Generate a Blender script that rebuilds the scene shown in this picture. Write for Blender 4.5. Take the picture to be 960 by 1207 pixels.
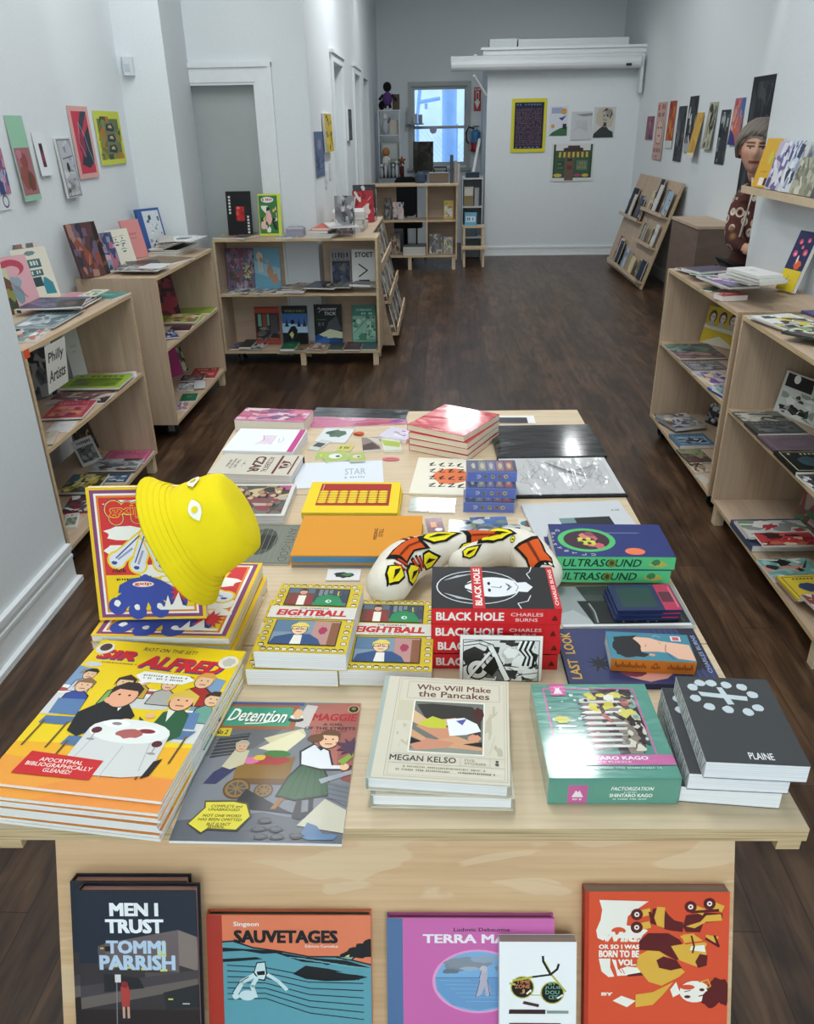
import bpy, math, random
from mathutils import Vector, Matrix
for o in list(bpy.data.objects): bpy.data.objects.remove(o)
SC = bpy.context.scene
COL = SC.collection
PI = math.pi
# ------------------------------------------------------------------ camera
FPX, CX, CY, HC = 926.6, 480.0, 603.5, 1.70
def _d(px, py): return Vector(((px-CX)/FPX, (CY-py)/FPX, 1.0))
_Y = _d(522, 150).normalized()
_Z = -_d(513, 2500).normalized(); _Z = (_Z - _Y*_Z.dot(_Y)).normalized()
_X = _Z.cross(_Y)
RW = Matrix((_X, _Y, _Z))
CAM = Vector((0, 0, HC))
def ray(px, py): return RW @ _d(px, py)
def P(px, py, z):
    r = ray(px, py); return CAM + r*((z-HC)/r.z)
def PY(px, py, y):
    r = ray(px, py); return CAM + r*(y/r.y)
def PX(px, py, x):
    r = ray(px, py); return CAM + r*(x/r.x)
cd = bpy.data.cameras.new('camera'); co = bpy.data.objects.new('camera', cd); COL.objects.link(co)
cd.sensor_fit = 'VERTICAL'; cd.sensor_height = 36.0; cd.lens = FPX/1207*36.0; cd.clip_start = 0.02; cd.clip_end = 200
c0, c1, c2 = RW.col[0], RW.col[1], RW.col[2]
co.matrix_world = Matrix(((c0.x, c1.x, -c2.x, 0), (c0.y, c1.y, -c2.y, 0), (c0.z, c1.z, -c2.z, HC), (0, 0, 0, 1)))
SC.camera = co
# ------------------------------------------------------------------ view, world, lights
SC.view_settings.view_transform = 'Standard'; SC.view_settings.look = 'None'
SC.view_settings.gamma = 1.0; SC.view_settings.use_curve_mapping = False
SC.view_settings.exposure = -0.06
wd = bpy.data.worlds.new('sky'); SC.world = wd; wd.use_nodes = True
bg = wd.node_tree.nodes['Background']; bg.inputs[0].default_value = (0.62, 0.80, 1.0, 1); bg.inputs[1].default_value = 1.7
def area(name, loc, rot, sx, sy, power, col=(1, 1, 1)):
    l = bpy.data.lights.new(name, 'AREA'); l.shape = 'RECTANGLE'; l.size = sx; l.size_y = sy; l.energy = power; l.color = col
    o = bpy.data.objects.new(name, l); COL.objects.link(o); o.location = loc; o.rotation_euler = rot; return o
def spot(name, loc, target, power, ang, col=(1, 1, 1), blend=.5, rad=.04):
    l = bpy.data.lights.new(name, 'SPOT'); l.energy = power; l.spot_size = ang; l.spot_blend = blend; l.color = col; l.shadow_soft_size = rad
    o = bpy.data.objects.new(name, l); COL.objects.link(o); o.location = loc
    o.rotation_euler = (Vector(target)-Vector(loc)).to_track_quat('-Z', 'Y').to_euler(); return o
CEIL = 3.7
area('shopfront_daylight', (.25, -2.1, 1.9), (PI/2, 0, PI), 2.0, 2.6, 170, (0.90, 0.96, 1.0))
for lx, ly, sx_, sy_, pw in ((-.2, 1.5, .4, 1.2, 34), (.82, 3.78, .25, .3, 18), (-.9, 3.2, .4, 1.0, 22), (-1.25, 4.9, .35, .8, 16), (0.0, 7.7, .4, .9, 50), (.3, 10.3, .4, .8, 22), (1.62, 9.1, .14, .8, 9)):
    area('ceiling_panel_light', (lx, ly, CEIL-0.05), (0, 0, 0), sx_, sy_, pw, (0.96, 0.985, 1.0))
spot('track_spot', (1.9, 7.2, 3.5), (2.65, 6.9, 2.3), 22, 1.0, (0.97, 0.99, 1.0))
spot('track_spot', (1.6, 9.6, 3.5), (1.7, 12.04, 1.7), 34, 1.2, (0.97, 0.99, 1.0))
spot('track_spot', (-0.4, 8.0, 3.5), (-0.985, 8.0, 2.5), 7, 0.9, (0.97, 0.99, 1.0))
spot('track_spot', (-0.4, 10.4, 3.5), (-0.985, 10.4, 2.5), 8, 0.9, (0.97, 0.99, 1.0))
spot('track_spot', (-1.0, 4.2, 3.5), (-1.95, 5.75, 2.2), 22, 1.0, (0.97, 0.99, 1.0))
# ------------------------------------------------------------------ materials
def lin(h):
    if isinstance(h, str):
        v = [int(h[i:i+2], 16)/255 for i in (0, 2, 4)]
        return tuple(((x/12.92) if x <= .04045 else ((x+.055)/1.055)**2.4) for x in v)
    return h
def nmat(name):
    m = bpy.data.materials.new(name); m.use_nodes = True
    nt = m.node_tree; return m, nt, nt.nodes['Principled BSDF']
def node(nt, t, **kw):
    n = nt.nodes.new(t)
    for k, v in kw.items():
        if k in n.inputs: n.inputs[k].default_value = v
        else: setattr(n, k, v)
    return n
def coords(nt, scale=(1, 1, 1), rot=(0, 0, 0)):
    tc = node(nt, 'ShaderNodeTexCoord'); mp = node(nt, 'ShaderNodeMapping')
    mp.inputs['Scale'].default_value = scale; mp.inputs['Rotation'].default_value = rot
    nt.links.new(tc.outputs['Object'], mp.inputs['Vector']); return mp.outputs[0]
def ramp(nt, fac, stops):
    r = node(nt, 'ShaderNodeValToRGB'); e = r.color_ramp.elements
    while len(e) < len(stops): e.new(0.5)
    for k, (p, c) in enumerate(stops): e[k].position = p; e[k].color = (*lin(c), 1)
    nt.links.new(fac, r.inputs[0]); return r.outputs[0]
def bump(nt, h, bs, st=.2, dist=.01):
    b = node(nt, 'ShaderNodeBump'); b.inputs['Strength'].default_value = st; b.inputs['Distance'].default_value = dist
    nt.links.new(h, b.inputs['Height']); nt.links.new(b.outputs[0], bs.inputs['Normal'])
def printed(name, rough, coat=0.0, bmp=0.0, bscale=30, metal=0.0):
    m, nt, b = nmat(name)
    a = node(nt, 'ShaderNodeVertexColor'); a.layer_name = 'Col'
    nt.links.new(a.outputs['Color'], b.inputs['Base Color'])
    b.inputs['Roughness'].default_value = rough; b.inputs['Coat Weight'].default_value = coat; b.inputs['Coat Roughness'].default_value = .1; b.inputs['Specular IOR Level'].default_value = .28
    b.inputs['Metallic'].default_value = metal
    n = node(nt, 'ShaderNodeTexNoise', Scale=bscale, Detail=3.0); nt.links.new(coords(nt), n.inputs['Vector'])
    bump(nt, n.outputs[0], b, bmp if bmp else .04, .002); return m
def noisy(name, c1, c2, scale=(4, 4, 4), rough=.5, bst=.1, bd=.002, detail=5, metal=0.0, lo=.3, hi=.7):
    m, nt, b = nmat(name)
    n = node(nt, 'ShaderNodeTexNoise', Scale=1.0, Detail=float(detail)); nt.links.new(coords(nt, scale), n.inputs['Vector'])
    nt.links.new(ramp(nt, n.outputs[0], ((lo, c1), (hi, c2))), b.inputs['Base Color'])
    b.inputs['Roughness'].default_value = rough; b.inputs['Metallic'].default_value = metal
    bump(nt, n.outputs[0], b, bst, bd); return m
M = {}
M['matte'] = printed('printed_matte', .62)
M['gloss'] = printed('printed_gloss', .42, .15)
M['wrap'] = printed('shrink_wrap', .25, .9, .8, 1.0)
for n_ in M['wrap'].node_tree.nodes:
    if n_.type == 'MAPPING': n_.inputs['Scale'].default_value = (5, 17, 5)
    if n_.type == 'BUMP': n_.inputs['Distance'].default_value = .016
M['pages'] = None
M['cloth'] = printed('cloth_print', .9, 0, .25, 180)
M['plastic'] = printed('plastic', .4, 0)
M['metal'] = printed('metal_paint', .35, 0, metal=.6)
M['skin'] = printed('skin', .5)
m, nt, b = nmat('page_edges'); M['pages'] = m
a = node(nt, 'ShaderNodeVertexColor'); a.layer_name = 'Col'
n = node(nt, 'ShaderNodeTexNoise', Scale=1.0, Detail=2.0); nt.links.new(coords(nt, (3, 3, 900)), n.inputs['Vector'])
mx = node(nt, 'ShaderNodeMix', data_type='RGBA', blend_type='MULTIPLY'); mx.inputs[0].default_value = .8
nt.links.new(a.outputs['Color'], mx.inputs[6]); nt.links.new(ramp(nt, n.outputs[0], ((.35, 'e2e2e2'), (.6, 'ffffff'))), mx.inputs[7])
nt.links.new(mx.outputs[2], b.inputs['Base Color']); b.inputs['Roughness'].default_value = .8
M['wall'] = noisy('painted_wall', 'd9dfe2', 'dde3e5', (60, 60, 60), .75, .05, .001)
M['trim'] = noisy('painted_trim', 'dfe4e6', 'e4e8e9', (20, 20, 20), .45, .03, .001)
M['door'] = noisy('painted_door', 'a5aaa8', 'abb0ae', (3, 3, 3), .5, .03, .001)
M['ceil'] = noisy('ceiling_paint', 'd2d4d4', 'd8dada', (20, 20, 20), .8, .05, .001)
def plywood(name, grain, cs, blotch=0.0, rough=.5):
    m, nt, b = nmat(name)
    sc = {'x': (1.1, 9, 9), 'y': (9, 1.1, 9), 'z': (9, 9, 1.1)}[grain]
    n1 = node(nt, 'ShaderNodeTexNoise', Scale=1.6, Detail=4.0, Distortion=.6); nt.links.new(coords(nt, sc), n1.inputs['Vector'])
    sc2 = tuple(v*(14 if v > 5 else 3) for v in sc)
    n2 = node(nt, 'ShaderNodeTexNoise', Scale=1.0, Detail=2.0); nt.links.new(coords(nt, sc2), n2.inputs['Vector'])
    base = ramp(nt, n1.outputs[0], ((.30, cs[0]), (.5, cs[1]), (.72, cs[2])))
    mx = node(nt, 'ShaderNodeMix', data_type='RGBA', blend_type='MULTIPLY'); mx.inputs[0].default_value = .3
    nt.links.new(base, mx.inputs[6]); nt.links.new(ramp(nt, n2.outputs[0], ((.35, 'd9cfc2'), (.6, 'ffffff'))), mx.inputs[7])
    out = mx.outputs[2]
    if blotch:
        n3 = node(nt, 'ShaderNodeTexNoise', Scale=1.0, Detail=2.5, Distortion=1.6, Roughness=.45)
        nt.links.new(coords(nt, tuple({9: 13, 1.1: 2.6}[v] for v in sc)), n3.inputs['Vector'])
        m3 = node(nt, 'ShaderNodeMix', data_type='RGBA', blend_type='MIX')
        f = node(nt, 'ShaderNodeMapRange'); f.inputs[1].default_value = .56; f.inputs[2].default_value = .585; f.inputs[4].default_value = blotch
        nt.links.new(n3.outputs[0], f.inputs[0]); nt.links.new(f.outputs[0], m3.inputs[0])
        nt.links.new(out, m3.inputs[6]); m3.inputs[7].default_value = (*lin('e8d3b0'), 1); out = m3.outputs[2]
    nt.links.new(out, b.inputs['Base Color']); b.inputs['Roughness'].default_value = rough
    bump(nt, n2.outputs[0], b, .06, .001); return m
M['ply_x'] = plywood('plywood_face', 'x', ('b8a088', 'c1aa92', 'c9b49c'))
M['ply_z'] = plywood('plywood_upright', 'z', ('b59d85', 'bea78f', 'c6b199'))
M['pine'] = plywood('pine_board', 'x', ('cfb898', 'd4bf9f', 'd8c4a5'), .12)
M['birch'] = plywood('birch_panel', 'x', ('d2ab80', 'dab48a', 'e0bd96'), .4)
m, nt, b = nmat('ply_edge'); M['edge'] = m
w = node(nt, 'ShaderNodeTexNoise', Scale=1.0, Detail=1.0); nt.links.new(coords(nt, (4, 4, 420)), w.inputs['Vector'])
nt.links.new(ramp(nt, w.outputs[0], ((.35, 'a88c66'), (.5, 'd3bb93'), (.65, 'c2a67e'))), b.inputs['Base Color']); b.inputs['Roughness'].default_value = .7
m, nt, b = nmat('dark_plank_floor'); M['floor'] = m
v = coords(nt, (1, 1, 1), (0, 0, PI/2))
br = node(nt, 'ShaderNodeTexBrick', Scale=1.0); br.offset = .37; br.offset_frequency = 2
br.inputs['Brick Width'].default_value = 1.25; br.inputs['Row Height'].default_value = .125; br.inputs['Mortar Size'].default_value = .0016; br.inputs['Mortar Smooth'].default_value = .3
br.inputs['Color1'].default_value = (*lin('4b3728'), 1); br.inputs['Color2'].default_value = (*lin('6b523d'), 1); br.inputs['Mortar'].default_value = (*lin('2b1e17'), 1)
nt.links.new(v, br.inputs['Vector'])
g = node(nt, 'ShaderNodeTexNoise', Scale=1.0, Detail=6.0, Distortion=.8, Roughness=.62); nt.links.new(coords(nt, (26, 2.6, 1)), g.inputs['Vector'])
g2 = node(nt, 'ShaderNodeTexNoise', Scale=1.0, Detail=4.0, Distortion=1.2); nt.links.new(coords(nt, (7, 2.2, 1)), g2.inputs['Vector'])
mx = node(nt, 'ShaderNodeMix', data_type='RGBA', blend_type='MULTIPLY'); mx.inputs[0].default_value = 1.0
nt.links.new(br.outputs['Color'], mx.inputs[6]); nt.links.new(ramp(nt, g.outputs[0], ((.30, '8a7d72'), (.62, 'fffaf4'))), mx.inputs[7])
mx2 = node(nt, 'ShaderNodeMix', data_type='RGBA', blend_type='MULTIPLY'); mx2.inputs[0].default_value = .8
nt.links.new(mx.outputs[2], mx2.inputs[6]); nt.links.new(ramp(nt, g2.outputs[0], ((.35, 'a2978c'), (.6, 'ffffff'))), mx2.inputs[7])
nt.links.new(mx2.outputs[2], b.inputs['Base Color']); b.inputs['Roughness'].default_value = .36
bump(nt, g.outputs[0], b, .12, .003)
m, nt, b = nmat('window_glass'); M['glass'] = m
b.inputs['Base Color'].default_value = (.9, .96, 1, 1); b.inputs['Transmission Weight'].default_value = 1.0; b.inputs['Roughness'].default_value = .0; b.inputs['IOR'].default_value = 1.01
gn = node(nt, 'ShaderNodeTexNoise', Scale=4.0); nt.links.new(coords(nt), gn.inputs['Vector']); bump(nt, gn.outputs[0], b, .01, .001)
m, nt, b = nmat('clear_sleeve'); M['clear'] = m
tr = node(nt, 'ShaderNodeBsdfTransparent'); gl = node(nt, 'ShaderNodeBsdfGlossy'); gl.inputs['Roughness'].default_value = .12
fr = node(nt, 'ShaderNodeFresnel'); fr.inputs[0].default_value = 1.45; ms = node(nt, 'ShaderNodeMixShader')
cn = node(nt, 'ShaderNodeTexNoise', Scale=22.0, Detail=2.0); nt.links.new(coords(nt, (1, .35, 1)), cn.inputs['Vector'])
bb = node(nt, 'ShaderNodeBump'); bb.inputs['Strength'].default_value = .5; bb.inputs['Distance'].default_value = .01; nt.links.new(cn.outputs[0], bb.inputs['Height'])
nt.links.new(bb.outputs[0], gl.inputs['Normal']); nt.links.new(bb.outputs[0], fr.inputs['Normal'])
nt.links.new(fr.outputs[0], ms.inputs[0]); nt.links.new(tr.outputs[0], ms.inputs[1]); nt.links.new(gl.outputs[0], ms.inputs[2])
nt.links.new(ms.outputs[0], nt.nodes['Material Output'].inputs['Surface'])
# ------------------------------------------------------------------ mesh builder
_glyph = {}
def glyphs(s, bold):
    k = (s, bold)
    if k not in _glyph:
        cu = bpy.data.curves.new('lettering', 'FONT'); cu.body = s; cu.size = 1.0; cu.resolution_u = 2
        ob = bpy.data.objects.new('lettering', cu); COL.objects.link(ob)
        bpy.context.view_layer.update()
        me = bpy.data.meshes.new_from_object(ob.evaluated_get(bpy.context.evaluated_depsgraph_get()))
        vs = [(p.co.x, p.co.y) for p in me.vertices]; fs = [tuple(p.vertices) for p in me.polygons]
        bpy.data.objects.remove(ob); bpy.data.curves.remove(cu); bpy.data.meshes.remove(me)
        nv = len(vs); parts = [fs]
        if bold:
            b0 = list(vs); vs = []; parts = []
            for q, (dx, dy) in enumerate(((-1, -.7), (1, -.7), (1, .7), (-1, .7))):
                vs += [(x+dx*bold, y+dy*bold) for x, y in b0]; parts.append([tuple(i+q*nv for i in f) for f in fs])
        xs = [p[0] for p in vs] or [0, 1]; ys = [p[1] for p in vs] or [0, 1]
        x0, x1, y0, y1 = min(xs), max(xs), min(ys), max(ys)
        _glyph[k] = ([((x-x0)/max(x1-x0, 1e-6), (y-y0)/max(y1-y0, 1e-6)) for x, y in vs], parts)
    return _glyph[k]
class Art:
    """printed picture on a rectangle W x H (metres), drawn in 0..1 coordinates"""
    def __init__(s, W, H, bgc=None): s.W, s.H, s.L = W, H, []; s.bg = bgc; s.vmin = 0
    def put(s, pts, faces, c): s.L.append(([(min(1, max(0, u)), min(1, max(s.vmin, v))) for u, v in pts], faces, lin(c))); return s
    def poly(s, c, *pts): return s.put(pts, [tuple(range(len(pts)))], c)
    def rect(s, c, u0, v0, u1, v1): return s.poly(c, (u0, v0), (u1, v0), (u1, v1), (u0, v1))
    def ell(s, c, u, v, ru, rv=None, n=18, a=0.0):
        rv = ru*s.W/s.H if rv is None else rv
        out = []
        for k in range(n):
            t = 2*PI*k/n; x, y = ru*s.W*math.cos(t), rv*s.H*math.sin(t)
            out.append((u+(x*math.cos(a)-y*math.sin(a))/s.W, v+(x*math.sin(a)+y*math.cos(a))/s.H))
        return s.poly(c, *out)
    def blob(s, c, u, v, ru, rv, seed=0, n=14, j=.35):
        r = random.Random(seed); return s.poly(c, *[(u+ru*math.cos(2*PI*k/n)*(1-j*r.random()), v+rv*math.sin(2*PI*k/n)*(1-j*r.random())) for k in range(n)])
    def star(s, c, u, v, r1, r2, n=12, seed=1):
        r = random.Random(seed); q = s.W/s.H
        return s.poly(c, *[(u+(r1 if k % 2 else r2)*math.cos(PI*k/n)*(.8+.3*r.random()), v+(r1 if k % 2 else r2)*q*math.sin(PI*k/n)*(.8+.3*r.random())) for k in range(2*n)])
    def line(s, c, w, *pts):
        """stroke of width w (fraction of W)"""
        pv, pf = [], []
        for (a, b), (e, f) in zip(pts, pts[1:]):
            dx, dy = (e-a)*s.W, (f-b)*s.H; l = math.hypot(dx, dy) or 1e-6
            nx, ny = -dy/l*w*s.W/2, dx/l*w*s.W/2; ex, ey = dx/l*w*s.W*.3, dy/l*w*s.W*.3
            k = len(pv)
            for (x, y, sx, sg) in ((a, b, -1, -1), (e, f, 1, -1), (e, f, 1, 1), (a, b, -1, 1)):
                pv.append((x+(sg*nx+sx*ex)/s.W, y+(sg*ny+sx*ey)/s.H))
            pf.append((k, k+1, k+2, k+3))
        return s.put(pv, pf, c)
    def frame(s, c, u0, v0, u1, v1, w):
        h = w*s.W/s.H
        return s.put([(u0, v0), (u1, v0), (u1, v1), (u0, v1), (u0+w, v0+h), (u1-w, v0+h), (u1-w, v1-h), (u0+w, v1-h)],
                     [(0, 1, 5, 4), (1, 2, 6, 5), (2, 3, 7, 6), (3, 0, 4, 7)], c)
    def text(s, c, t, u0, v0, u1, v1, bold=0.0, shear=0.0, turn=0, slope=0.0):
        """lettering stretched into the box; turn: quarter turns counter-clockwise"""
        vs, parts = glyphs(t, bold); out = []; k_ = abs((v1-v0)*s.H/max(1e-6, (u1-u0)*s.W)); shear *= (k_ if turn % 2 == 0 else 1/k_)
        for x, y in vs:
            x = x + shear*(y-.5); y = y + slope*(x-.5)
            x, y = ((x, y), (1-y, x), (1-x, 1-y), (y, 1-x))[turn]
            out.append((u0+(u1-u0)*x, v0+(v1-v0)*y))
        for fs in parts:
            i0 = min(min(f) for f in fs) if fs else 0; i1 = max(max(f) for f in fs)+1 if fs else 0
            s.put(out[i0:i1], [tuple(i-i0 for i in f) for f in fs], c)
        return s
    def scrib(s, c, u0, v0, u1, v1, n, seed=0, w=.012):
        """row of illegible small marks standing for print too small to read"""
        r = random.Random(seed); x = u0; du = (u1-u0)/n; pv, pf = [], []
        for k in range(n):
            if r.random() < .14: continue
            a = u0+du*k; b = a+du*(.45+.3*r.random()); q = len(pv); lo = v0+(v1-v0)*.25*r.random()
            pv += [(a, lo), (b, lo), (b, v1), (a, v1)]; pf.append((q, q+1, q+2, q+3))
        return s.put(pv, pf, c) if pf else s
    def scene(s, pal, u0, v0, u1, v1, n=16, seed=0, big=.32):
        """loose picture of patches, strokes and outlines"""
        r = random.Random(seed); w, h = u1-u0, v1-v0
        for k in range(n):
            c = pal[r.randrange(len(pal))]; u, v = u0+w*r.random(), v0+h*r.random(); q = big*(1-.75*k/n)
            t = r.random()
            if t < .45: pts = [(u+w*q*math.cos(2*PI*i/9)*(.5+.6*r.random()), v+h*q*math.sin(2*PI*i/9)*(.5+.6*r.random())) for i in range(9)]
            elif t < .7:
                a = r.random()*PI; e = q*1.2; pts = [(u-w*e*math.cos(a), v-h*e*math.sin(a)), (u+w*e*math.cos(a), v+h*e*math.sin(a)), (u+w*(e*math.cos(a)+.08), v+h*e*math.sin(a)+h*.08), (u-w*(e*math.cos(a)-.1), v-h*e*math.sin(a)+h*.06)]
            else: pts = [(u-w*q*.6, v-h*q*.4), (u+w*q*.5, v-h*q*.5), (u+w*q*.6, v+h*q*.4), (u-w*q*.4, v+h*q*.5)]
            s.poly(c, *[(min(u1, max(u0, x)), min(v1, max(v0, y))) for x, y in pts])
        return s
class MB:
    def __init__(s): s.v, s.f, s.c, s.m = [], [], [], []
    def face(s, pts, c='ffffff', m=0):
        k = len(s.v); s.v += [tuple(p) for p in pts]; s.f.append(tuple(range(k, k+len(pts)))); s.c.append(lin(c)); s.m.append(m)
    def mesh(s, vs, fs, c='ffffff', m=0):
        k = len(s.v); s.v += [tuple(p) for p in vs]; c = lin(c)
        for f in fs: s.f.append(tuple(i+k for i in f)); s.c.append(c); s.m.append(m)
        return s
    def box(s, x0, x1, y0, y1, z0, z1, c='ffffff', m=0, me=None):
        vs = [(x0, y0, z0), (x1, y0, z0), (x1, y1, z0), (x0, y1, z0), (x0, y0, z1), (x1, y0, z1), (x1, y1, z1), (x0, y1, z1)]
        fs = [(0, 3, 2, 1), (4, 5, 6, 7), (0, 1, 5, 4), (1, 2, 6, 5), (2, 3, 7, 6), (3, 0, 4, 7)]
        if me is None: return s.mesh(vs, fs, c, m)
        d = (x1-x0, y1-y0, z1-z0); ax = d.index(min(d)); big = {0: (3, 5), 1: (2, 4), 2: (0, 1)}[ax]
        s.mesh(vs, [fs[i] for i in big], c, m)
        return s.mesh(vs, [f for i, f in enumerate(fs) if i not in big], c, me)
    def prism(s, poly, z0, z1, c='ffffff', m=0):
        n = len(poly); vs = [(x, y, z0) for x, y in poly]+[(x, y, z1) for x, y in poly]
        return s.mesh(vs, [tuple(range(n-1, -1, -1)), tuple(range(n, 2*n))]+[(i, (i+1) % n, n+(i+1) % n, n+i) for i in range(n)], c, m)
    def lathe(s, prof, n=16, c='ffffff', m=0, o=(0, 0, 0), axis='z'):
        vs, fs = [], []
        for r, z in prof:
            for k in range(n):
                t = 2*PI*k/n; x, y = r*math.cos(t), r*math.sin(t)
                p = {'z': (x, y, z), 'x': (z, x, y), 'y': (x, z, y)}[axis]
                vs.append((p[0]+o[0], p[1]+o[1], p[2]+o[2]))
        for i in range(len(prof)-1):
            for k in range(n): fs.append((i*n+k, i*n+(k+1) % n, (i+1)*n+(k+1) % n, (i+1)*n+k))
        fs.append(tuple(range(n-1, -1, -1))); fs.append(tuple((len(prof)-1)*n+k for k in range(n)))
        return s.mesh(vs, fs, c, m)
    def tube(s, path, r, c='ffffff', m=0, n=8):
        path = [Vector(p) for p in path]; vs, fs = [], []
        rr = r if isinstance(r, (list, tuple)) else [r]*len(path)
        up = Vector((0.13, .21, 1)).normalized()
        for i, p in enumerate(path):
            d = (path[min(i+1, len(path)-1)]-path[max(i-1, 0)]).normalized()
            a = d.cross(up); a = a.normalized() if a.length > 1e-4 else Vector((1, 0, 0)); bb = d.cross(a)
            for k in range(n):
                t = 2*PI*k/n; vs.append(p+a*math.cos(t)*rr[i]+bb*math.sin(t)*rr[i])
        for i in range(len(path)-1):
            for k in range(n): fs.append((i*n+k, i*n+(k+1) % n, (i+1)*n+(k+1) % n, (i+1)*n+k))
        fs.append(tuple(range(n-1, -1, -1))); fs.append(tuple((len(path)-1)*n+k for k in range(n)))
        return s.mesh(vs, fs, c, m)
    def ball(s, o, rx, ry, rz, c='ffffff', m=0, n=12, k=8):
        prof = [(math.sin(PI*i/k), -math.cos(PI*i/k)) for i in range(k+1)]; vs, fs = [], []
        for r, z in prof:
            for j in range(n): t = 2*PI*j/n; vs.append((o[0]+rx*max(r, .01)*math.cos(t), o[1]+ry*max(r, .01)*math.sin(t), o[2]+rz*z))
        for i in range(k):
            for j in range(n): fs.append((i*n+j, i*n+(j+1) % n, (i+1)*n+(j+1) % n, (i+1)*n+j))
        fs.append(tuple(range(n-1, -1, -1))); fs.append(tuple(k*n+j for j in range(n)))
        return s.mesh(vs, fs, c, m)
    def art(s, a, o, ex, ey, en, m=0, eps=8e-6, base=6e-5, fn=None):
        """lay the picture on a plane: centre o, axes ex ey, normal en"""
        o, ex, ey, en = Vector(o), Vector(ex), Vector(ey), Vector(en)
        L = ([([(0, 0), (1, 0), (1, 1), (0, 1)], [(0, 1, 2, 3)], lin(a.bg))] if a.bg else [])+a.L
        for i, (pts, fs, c) in enumerate(L):
            z = base+eps*i
            s.mesh([o+ex*((u-.5)*a.W)+ey*((v-.5)*a.H)+en*z for u, v in pts], fs, c, m)
        return s
    def build(s, name, mats, parent=None, smooth=False, xf=None):
        me = bpy.data.meshes.new(name); me.from_pydata([tuple((xf @ Vector(p)) if xf else p) for p in s.v], [], s.f)
        at = me.color_attributes.new('Col', 'FLOAT_COLOR', 'CORNER'); buf = []
        for f, c in zip(s.f, s.c): buf += [c[0], c[1], c[2], 1.0]*len(f)
        at.data.foreach_set('color', buf)
        for mm in (mats if isinstance(mats, (list, tuple)) else [mats]): me.materials.append(M[mm] if isinstance(mm, str) else mm)
        me.polygons.foreach_set('material_index', s.m)
        if smooth: me.polygons.foreach_set('use_smooth', [True]*len(s.f))
        me.update(); me.validate(verbose=False)
        o = bpy.data.objects.new(name, me); COL.objects.link(o)
        if parent: o.parent = parent
        return o
def empty(name, loc=(0, 0, 0), rz=0.0):
    o = bpy.data.objects.new(name, None); COL.objects.link(o); o.location = loc; o.rotation_euler = (0, 0, rz); o.empty_display_size = .05; return o
def tag(o, label, cat, group=None):
    o['label'] = label; o['category'] = cat
    if group: o['group'] = group
    return o
def struct(o): o['kind'] = 'structure'; return o
def dup(o, parent=None):
    c = o.copy(); COL.objects.link(c)
    if parent: c.parent = parent
    for ch in list(o.children): dup(ch, c)
    return c
ORD = ['first', 'second', 'third', 'fourth', 'fifth', 'sixth', 'seventh', 'eighth', 'ninth', 'tenth', 'eleventh', 'twelfth', 'thirteenth', 'fourteenth', 'fifteenth', 'sixteenth', 'seventeenth', 'eighteenth', 'nineteenth', 'twentieth']
# ================================================================== the room
XR, XRN, XL, XC = 2.65, 1.74, -2.10, -0.985      # far right wall, near right wall, left wall, corridor wall
YD, YB, YA = 6.50, 13.5, 12.04                   # door wall, back wall, front of the white partition room
def sbox(name, x0, x1, y0, y1, z0, z1, m='wall'):
    return struct(MB().box(x0, x1, y0, y1, z0, z1).build(name, m))
sbox('floor', -3.2, 3.4, -2.4, YB+.1, -.06, 0, 'floor')
sbox('ceiling', -3.2, 3.4, -2.4, YB+.1, CEIL, CEIL+.1, 'ceil')
sbox('wall_left_near', -2.6, -1.55, -2.3, 2.80, 0, CEIL)
sbox('wall_left', -2.3, XL, 2.80, YD, 0, CEIL)
struct(MB().prism([(XL, 5.75), (-1.785, 5.75), (-1.855, YD), (XL, YD)], 0, CEIL).build('wall_left_pilaster', 'wall'))
# door wall: opening between -2.0 and -1.37, up to 2.02
mb = MB(); mb.box(-1.37, XC, YD, YD+.12, 0, CEIL); mb.box(-2.1, -1.37, YD, YD+.12, 2.02, CEIL); mb.build('wall_door', 'wall')['kind'] = 'structure'
dr = struct(MB().box(-2.1, -1.372, YD+.09, YD+.12, .01, 2.01).build('door_1', 'door'))
mb = MB()
for (x0, x1, d) in ((-1.37, -1.275, .018), (-1.275, -1.245, .032)): mb.box(x0, x1, YD-d, YD, 0, 2.02+.12 if x0 < -1.3 else 2.14)
mb.box(-1.853, -1.37, YD-.018, YD, 2.02, 2.115); mb.box(-1.853, -1.245, YD-.034, YD, 2.115, 2.145); mb.box(-1.386, -1.37, YD-.01, YD+.09, 0, 2.02); mb.box(-2.0, -1.386, YD-.01, YD+.09, 2.003, 2.02)
struct(mb.build('trim_1', 'trim'))
# corridor wall with three tall doorways
doors = [(7.95, 8.66, 2.24), (9.84, 10.45, 2.25), (11.1, 11.8, 2.27)]
mb = MB(); y = YD+.12
for a, b_, z in doors: mb.box(XC-.14, XC, y, a, 0, CEIL); mb.box(XC-.14, XC, a, b_, z, CEIL); y = b_
mb.box(XC-.14, XC, y, YB, 0, CEIL); struct(mb.build('wall_corridor', 'wall'))
for i, (a, b_, z) in enumerate(doors):
    struct(MB().box(XC-.16, XC-.12, a, b_, 0, z).build('door_%d' % (i+2), 'trim' if i < 2 else 'door'))
    if i < 2:
        mb = MB()
        for (y0, y1) in ((a-.11, a), (b_, b_+.11)): mb.box(XC, XC+.02, y0, y1, 0, z+.06)
        mb.box(XC, XC+.02, a, b_, z, z+.06); mb.box(XC, XC+.035, a-.13, b_+.13, z+.06, z+.085)
        struct(mb.build('trim_%d' % (i+2), 'trim'))
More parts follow.
